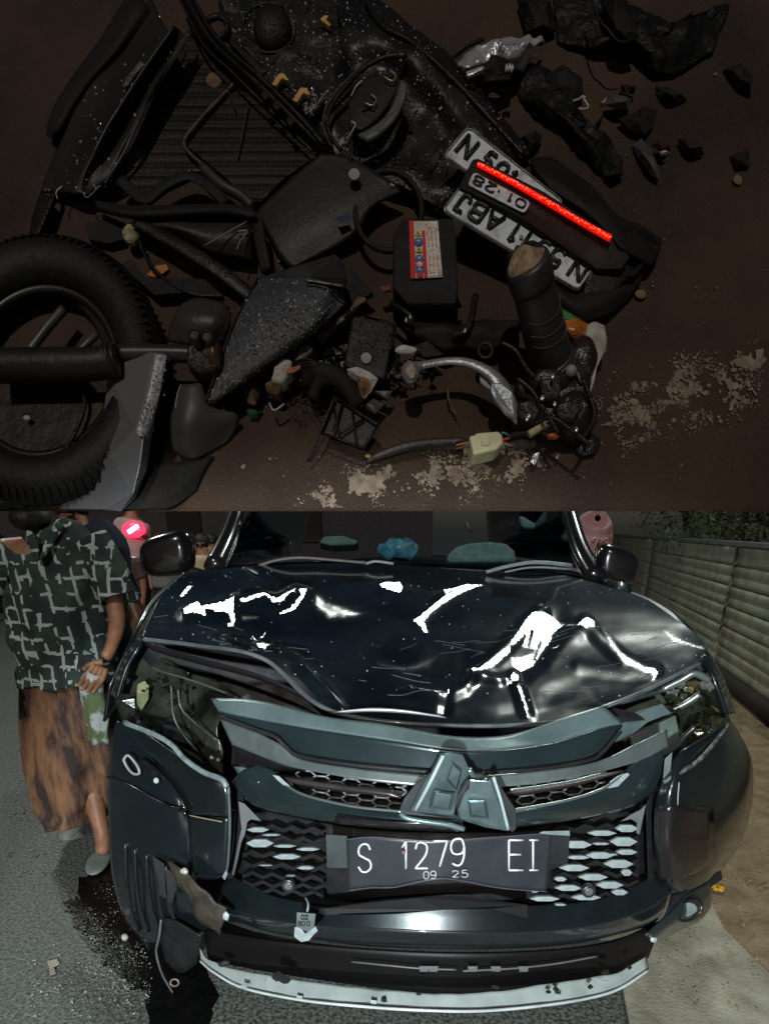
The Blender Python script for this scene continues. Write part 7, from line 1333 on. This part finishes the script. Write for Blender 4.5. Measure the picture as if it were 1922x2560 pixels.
onlooker(252, 1152, 7.0, 'onlooker in a dull brown shirt just left of the rider', mat('dull brown shirt', (.10, .06, .05), .8), mat('brown trousers', (0, 0, 0)), .84)
onlooker(1280, 1215, 3.9, 'onlooker in a dusty pink headscarf behind the right mirror', mat('dusty pink cloth', (.45, .25, .26), .85, col2=(.33, .18, .19), nscale=12), mat('black cloth', (0, 0, 0)), .90, None, mat('dusty pink cloth', (0, 0, 0)))

# ================================================================== FENCE, TREES, STREET LAMP
fd = V3((.23, 1, 0)).normalized(); f0 = V3((3.34, 5.1, 0)) - fd * 3.2; fnr = V3((-fd.y, fd.x, 0))
fence = thing('metal_fence', f0, 'long low fence of weathered horizontal metal slats receding at the right', 'fence')
FM = mat('weathered pale metal slat', (.40, .41, .32), .6, col2=(.24, .25, .19), nscale=5, bump=.3, bscale=30, dirt=(.08, .09, .06), dirtscale=12, dirtp=.6)
BAY = 4.4
rnd = random.Random(12)
for b in range(4):
    for k in range(6):
        z0 = .16 + k * .2; h_ = .186; w0 = rnd.uniform(-.006, .006); vs_, fs = [], []; prof = [(0, 0), (.016, .004), (.018, .03), (.014, .075), (.006, .088), (.014, .10), (.018, .15), (.016, .182), (0, h_)]; n = 9
        for i in range(n):
            p = f0 + fd * (BAY * (b + .01 + .98 * i / (n - 1)))
            for (dx, dz) in prof: vs_.append(p + fnr * (dx + w0) + V3((0, 0, z0 + dz + .0012 * noise.noise(p * 2 + V3((0, 0, k))))))
        m_ = len(prof)
        for i in range(n - 1):
            for j in range(m_ - 1): fs.append((i * m_ + j, (i + 1) * m_ + j, (i + 1) * m_ + j + 1, i * m_ + j + 1))
        mesh('slat', vs_, fs, FM, fence, solid=.003)
    p = f0 + fd * BAY * b - fnr * .05; q = [p + fd * a + fnr * c_ for a, c_ in ((-.03, -.03), (.03, -.03), (.03, .03), (-.03, .03))]
    mesh('post', [v for v in q] + [v + V3((0, 0, 1.36)) for v in q], [(0, 1, 5, 4), (1, 2, 6, 5), (2, 3, 7, 6), (3, 0, 4, 7), (4, 5, 6, 7)], mat('dark post', (.03, .03, .028), .7), fence, False)
panel('cap_rail', [f0 + V3((0, 0, 1.34)) + fnr * .05, f0 + fd * BAY * 4 + V3((0, 0, 1.34)) + fnr * .05, f0 + fd * BAY * 4 + V3((0, 0, 1.385)) + fnr * .05, f0 + V3((0, 0, 1.385)) + fnr * .05], .08, mat('dull cap rail', (.2, .21, .2), .5), fence, .004, fnr * -1)
tube('base_beam', [f0 + V3((0, 0, .08)) + fnr * .02, f0 + fd * BAY * 4 + V3((0, 0, .08)) + fnr * .02], .08, mat('dark beam', (.035, .022, .016), .8), fence, 8)
def bush(name, c, rx, ry, rz, n, lab, cat, m, seed, trunk=None):
    rnd = random.Random(seed); t = thing(name, V3((c.x, c.y, 0)), lab, cat); vs_, fs = [], []; cl = [(rnd.gauss(0, .45), rnd.gauss(0, .45), rnd.gauss(0, .45)) for _ in range(16)]
    for _ in range(n):
        k = rnd.choice(cl); p = c + V3(((k[0] + rnd.gauss(0, .2)) * rx, (k[1] + rnd.gauss(0, .2)) * ry, (k[2] + rnd.gauss(0, .2)) * rz)); s = rnd.uniform(.03, .075); d = V3((rnd.gauss(0, 1), rnd.gauss(0, 1), rnd.gauss(-.3, .7))).normalized(); e = d.orthogonal().normalized(); e = e * math.cos(1) + d.cross(e) * math.sin(rnd.random() * 6); b = len(vs_)
        vs_ += [p, p + d * s + e * s * .4, p + d * s * 2.2, p + d * s - e * s * .4]; fs.append((b, b + 1, b + 2, b + 3))
    cr_ = mesh('crown', vs_, fs, m, t, False)
    tube('trunk', [V3((c.x, c.y, 0)), V3((c.x + .05, c.y, c.z * .5)), c], [.09, .07, .04] if not trunk else trunk, mat('bark', (.09, .07, .05), .9, bump=1, bscale=20), t, 10)
    for k in cl[:6]: tube('branch', [V3((c.x, c.y, c.z * .6)), c + V3((k[0] * rx * .5, k[1] * ry * .5, k[2] * rz * .5)), c + V3((k[0] * rx, k[1] * ry, k[2] * rz))], [.035, .02, .01], mat('bark', (0, 0, 0)), t, 6)
LF = mat('dark leaves', (.055, .085, .03), .6, col2=(.03, .05, .018), nscale=3); LG = mat('olive leaves', (.10, .11, .05), .6, col2=(.05, .06, .03), nscale=3)
bush('roadside_tree', V3((6.0, 12.5, 2.6)), 2.2, 1.2, 1.3, 3600, 'leafy olive tree behind the fence, nearest the right mirror', 'tree', LG, 1)
bush('roadside_tree', V3((5.6, 8.6, 2.2)), 1.3, 1.0, .9, 3000, 'dark leafy tree behind the near part of the fence', 'tree', LF, 2)
bush('roadside_tree', V3((4.6, 17, 2.6)), 1.5, 1.5, 1.4, 2600, 'dark far tree beyond the end of the fence', 'tree', LF, 3)
bush('roadside_tree', V3((8.4, 14, 2.6)), 2.0, 1.5, 1.6, 2600, 'grey green tree deeper behind the fence at the right edge', 'tree', LG, 5)
tr = thing('tree_trunk', V3((5.35, 9.6, 0)), 'bare pale tree trunk standing behind the fence', 'tree'); tube('trunk', [V3((5.35, 9.6, 0)), V3((5.4, 9.6, 1.5)), V3((5.3, 9.6, 3.5))], [.16, .14, .12], mat('pale bark', (.24, .24, .18), .9, bump=1, bscale=16), tr, 14); tube('limb', [V3((5.35, 9.6, 2.0)), V3((5.8, 9.5, 2.7)), V3((6.1, 9.4, 3.4))], [.07, .05, .03], mat('pale bark', (0, 0, 0)), tr, 10)
# dark houses far left closing the street
hs = thing('street_house', V3((-6, 26, 0)), 'dark low house with tiled roof at the far end of the street', 'house')
def box(name, a, b, m, p): 
    x0, y0, z0 = a; x1, y1, z1 = b
    return mesh(name, [V3((x, y, z)) for z in (z0, z1) for x, y in ((x0, y0), (x1, y0), (x1, y1), (x0, y1))], [(3, 2, 1, 0), (4, 5, 6, 7), (0, 1, 5, 4), (1, 2, 6, 5), (2, 3, 7, 6), (3, 0, 4, 7)], m, p, False, bevel=.01)
box('wall', (-16, 26, 0), (2, 32, 3.2), mat('dark plaster', (.05, .04, .045), .9), hs); box('window', (-9, 25.9, 1), (-7.6, 26.0, 2.2), mat('night window', (.01, .01, .015), .1), hs); box('window', (-4, 25.9, 1), (-2.6, 26.0, 2.2), mat('night window', (0, 0, 0)), hs); box('door', (-6.5, 25.9, 0), (-5.5, 26.0, 2.1), mat('brown door', (.06, .03, .02), .6), hs)
mesh('roof', [V3(p) for p in ((-16.5, 25.4, 3.2), (2.5, 25.4, 3.2), (2.5, 32.5, 3.2), (-16.5, 32.5, 3.2), (-16.5, 29, 5), (2.5, 29, 5))], [(0, 1, 5, 4), (2, 3, 4, 5), (1, 2, 5), (3, 0, 4), (3, 2, 1, 0)], mat('dark tiles', (.05, .03, .025), .8), hs, False)
# street lamps mirrored in the hood; left one added to light men and road
def street_lamp(L0, arm, lab, es):
    L0 = V3(L0); base = V3((L0.x + arm, L0.y + .3, 0)); t = thing('street_lamp', base, lab, 'street lamp', 'street lamps over the road')
    zt = L0.z; tube('pole', [base, base + V3((0, 0, zt * .6)), base + V3((0, 0, zt - .5)), base + V3((-arm * .15, 0, zt)), L0 + V3((arm * .12, .1, .12))], [.08, .07, .055, .045, .035], mat('galvanised pole', (.22, .23, .24), .5, metal=.6), t, 12)
    ld = (V3((.3, 1.6, .8)) - L0).normalized(); lx = V3((1, 0, 0)); lx = (lx - ld * lx.dot(ld)).normalized(); ly = ld.cross(lx)
    q = lambda sx, sy, off: [L0 + ld * off + lx * a * sx + ly * b_ * sy for a, b_ in ((-1, -1), (1, -1), (1, 1), (-1, 1))]
    h = panel('lamp_head', q(.46, .3, -.01), .12, mat('galvanised pole', (0, 0, 0)), t, .02, ld * -1)
    mesh('lamp_panel', q(.42, .26, .004), [(0, 1, 2, 3)], mat('lit lamp panel', (.9, .9, .9), .5, emit=(.9, 1.0, .9), es=es), h, False)
street_lamp(LAMP, 2.4, 'street lamp right of the car, its arm reaching over the fence', 100)
street_lamp((-5.2, 7.0, 6.2), -2.0, 'added street lamp left of the road, lighting the walking men and ground', 150)
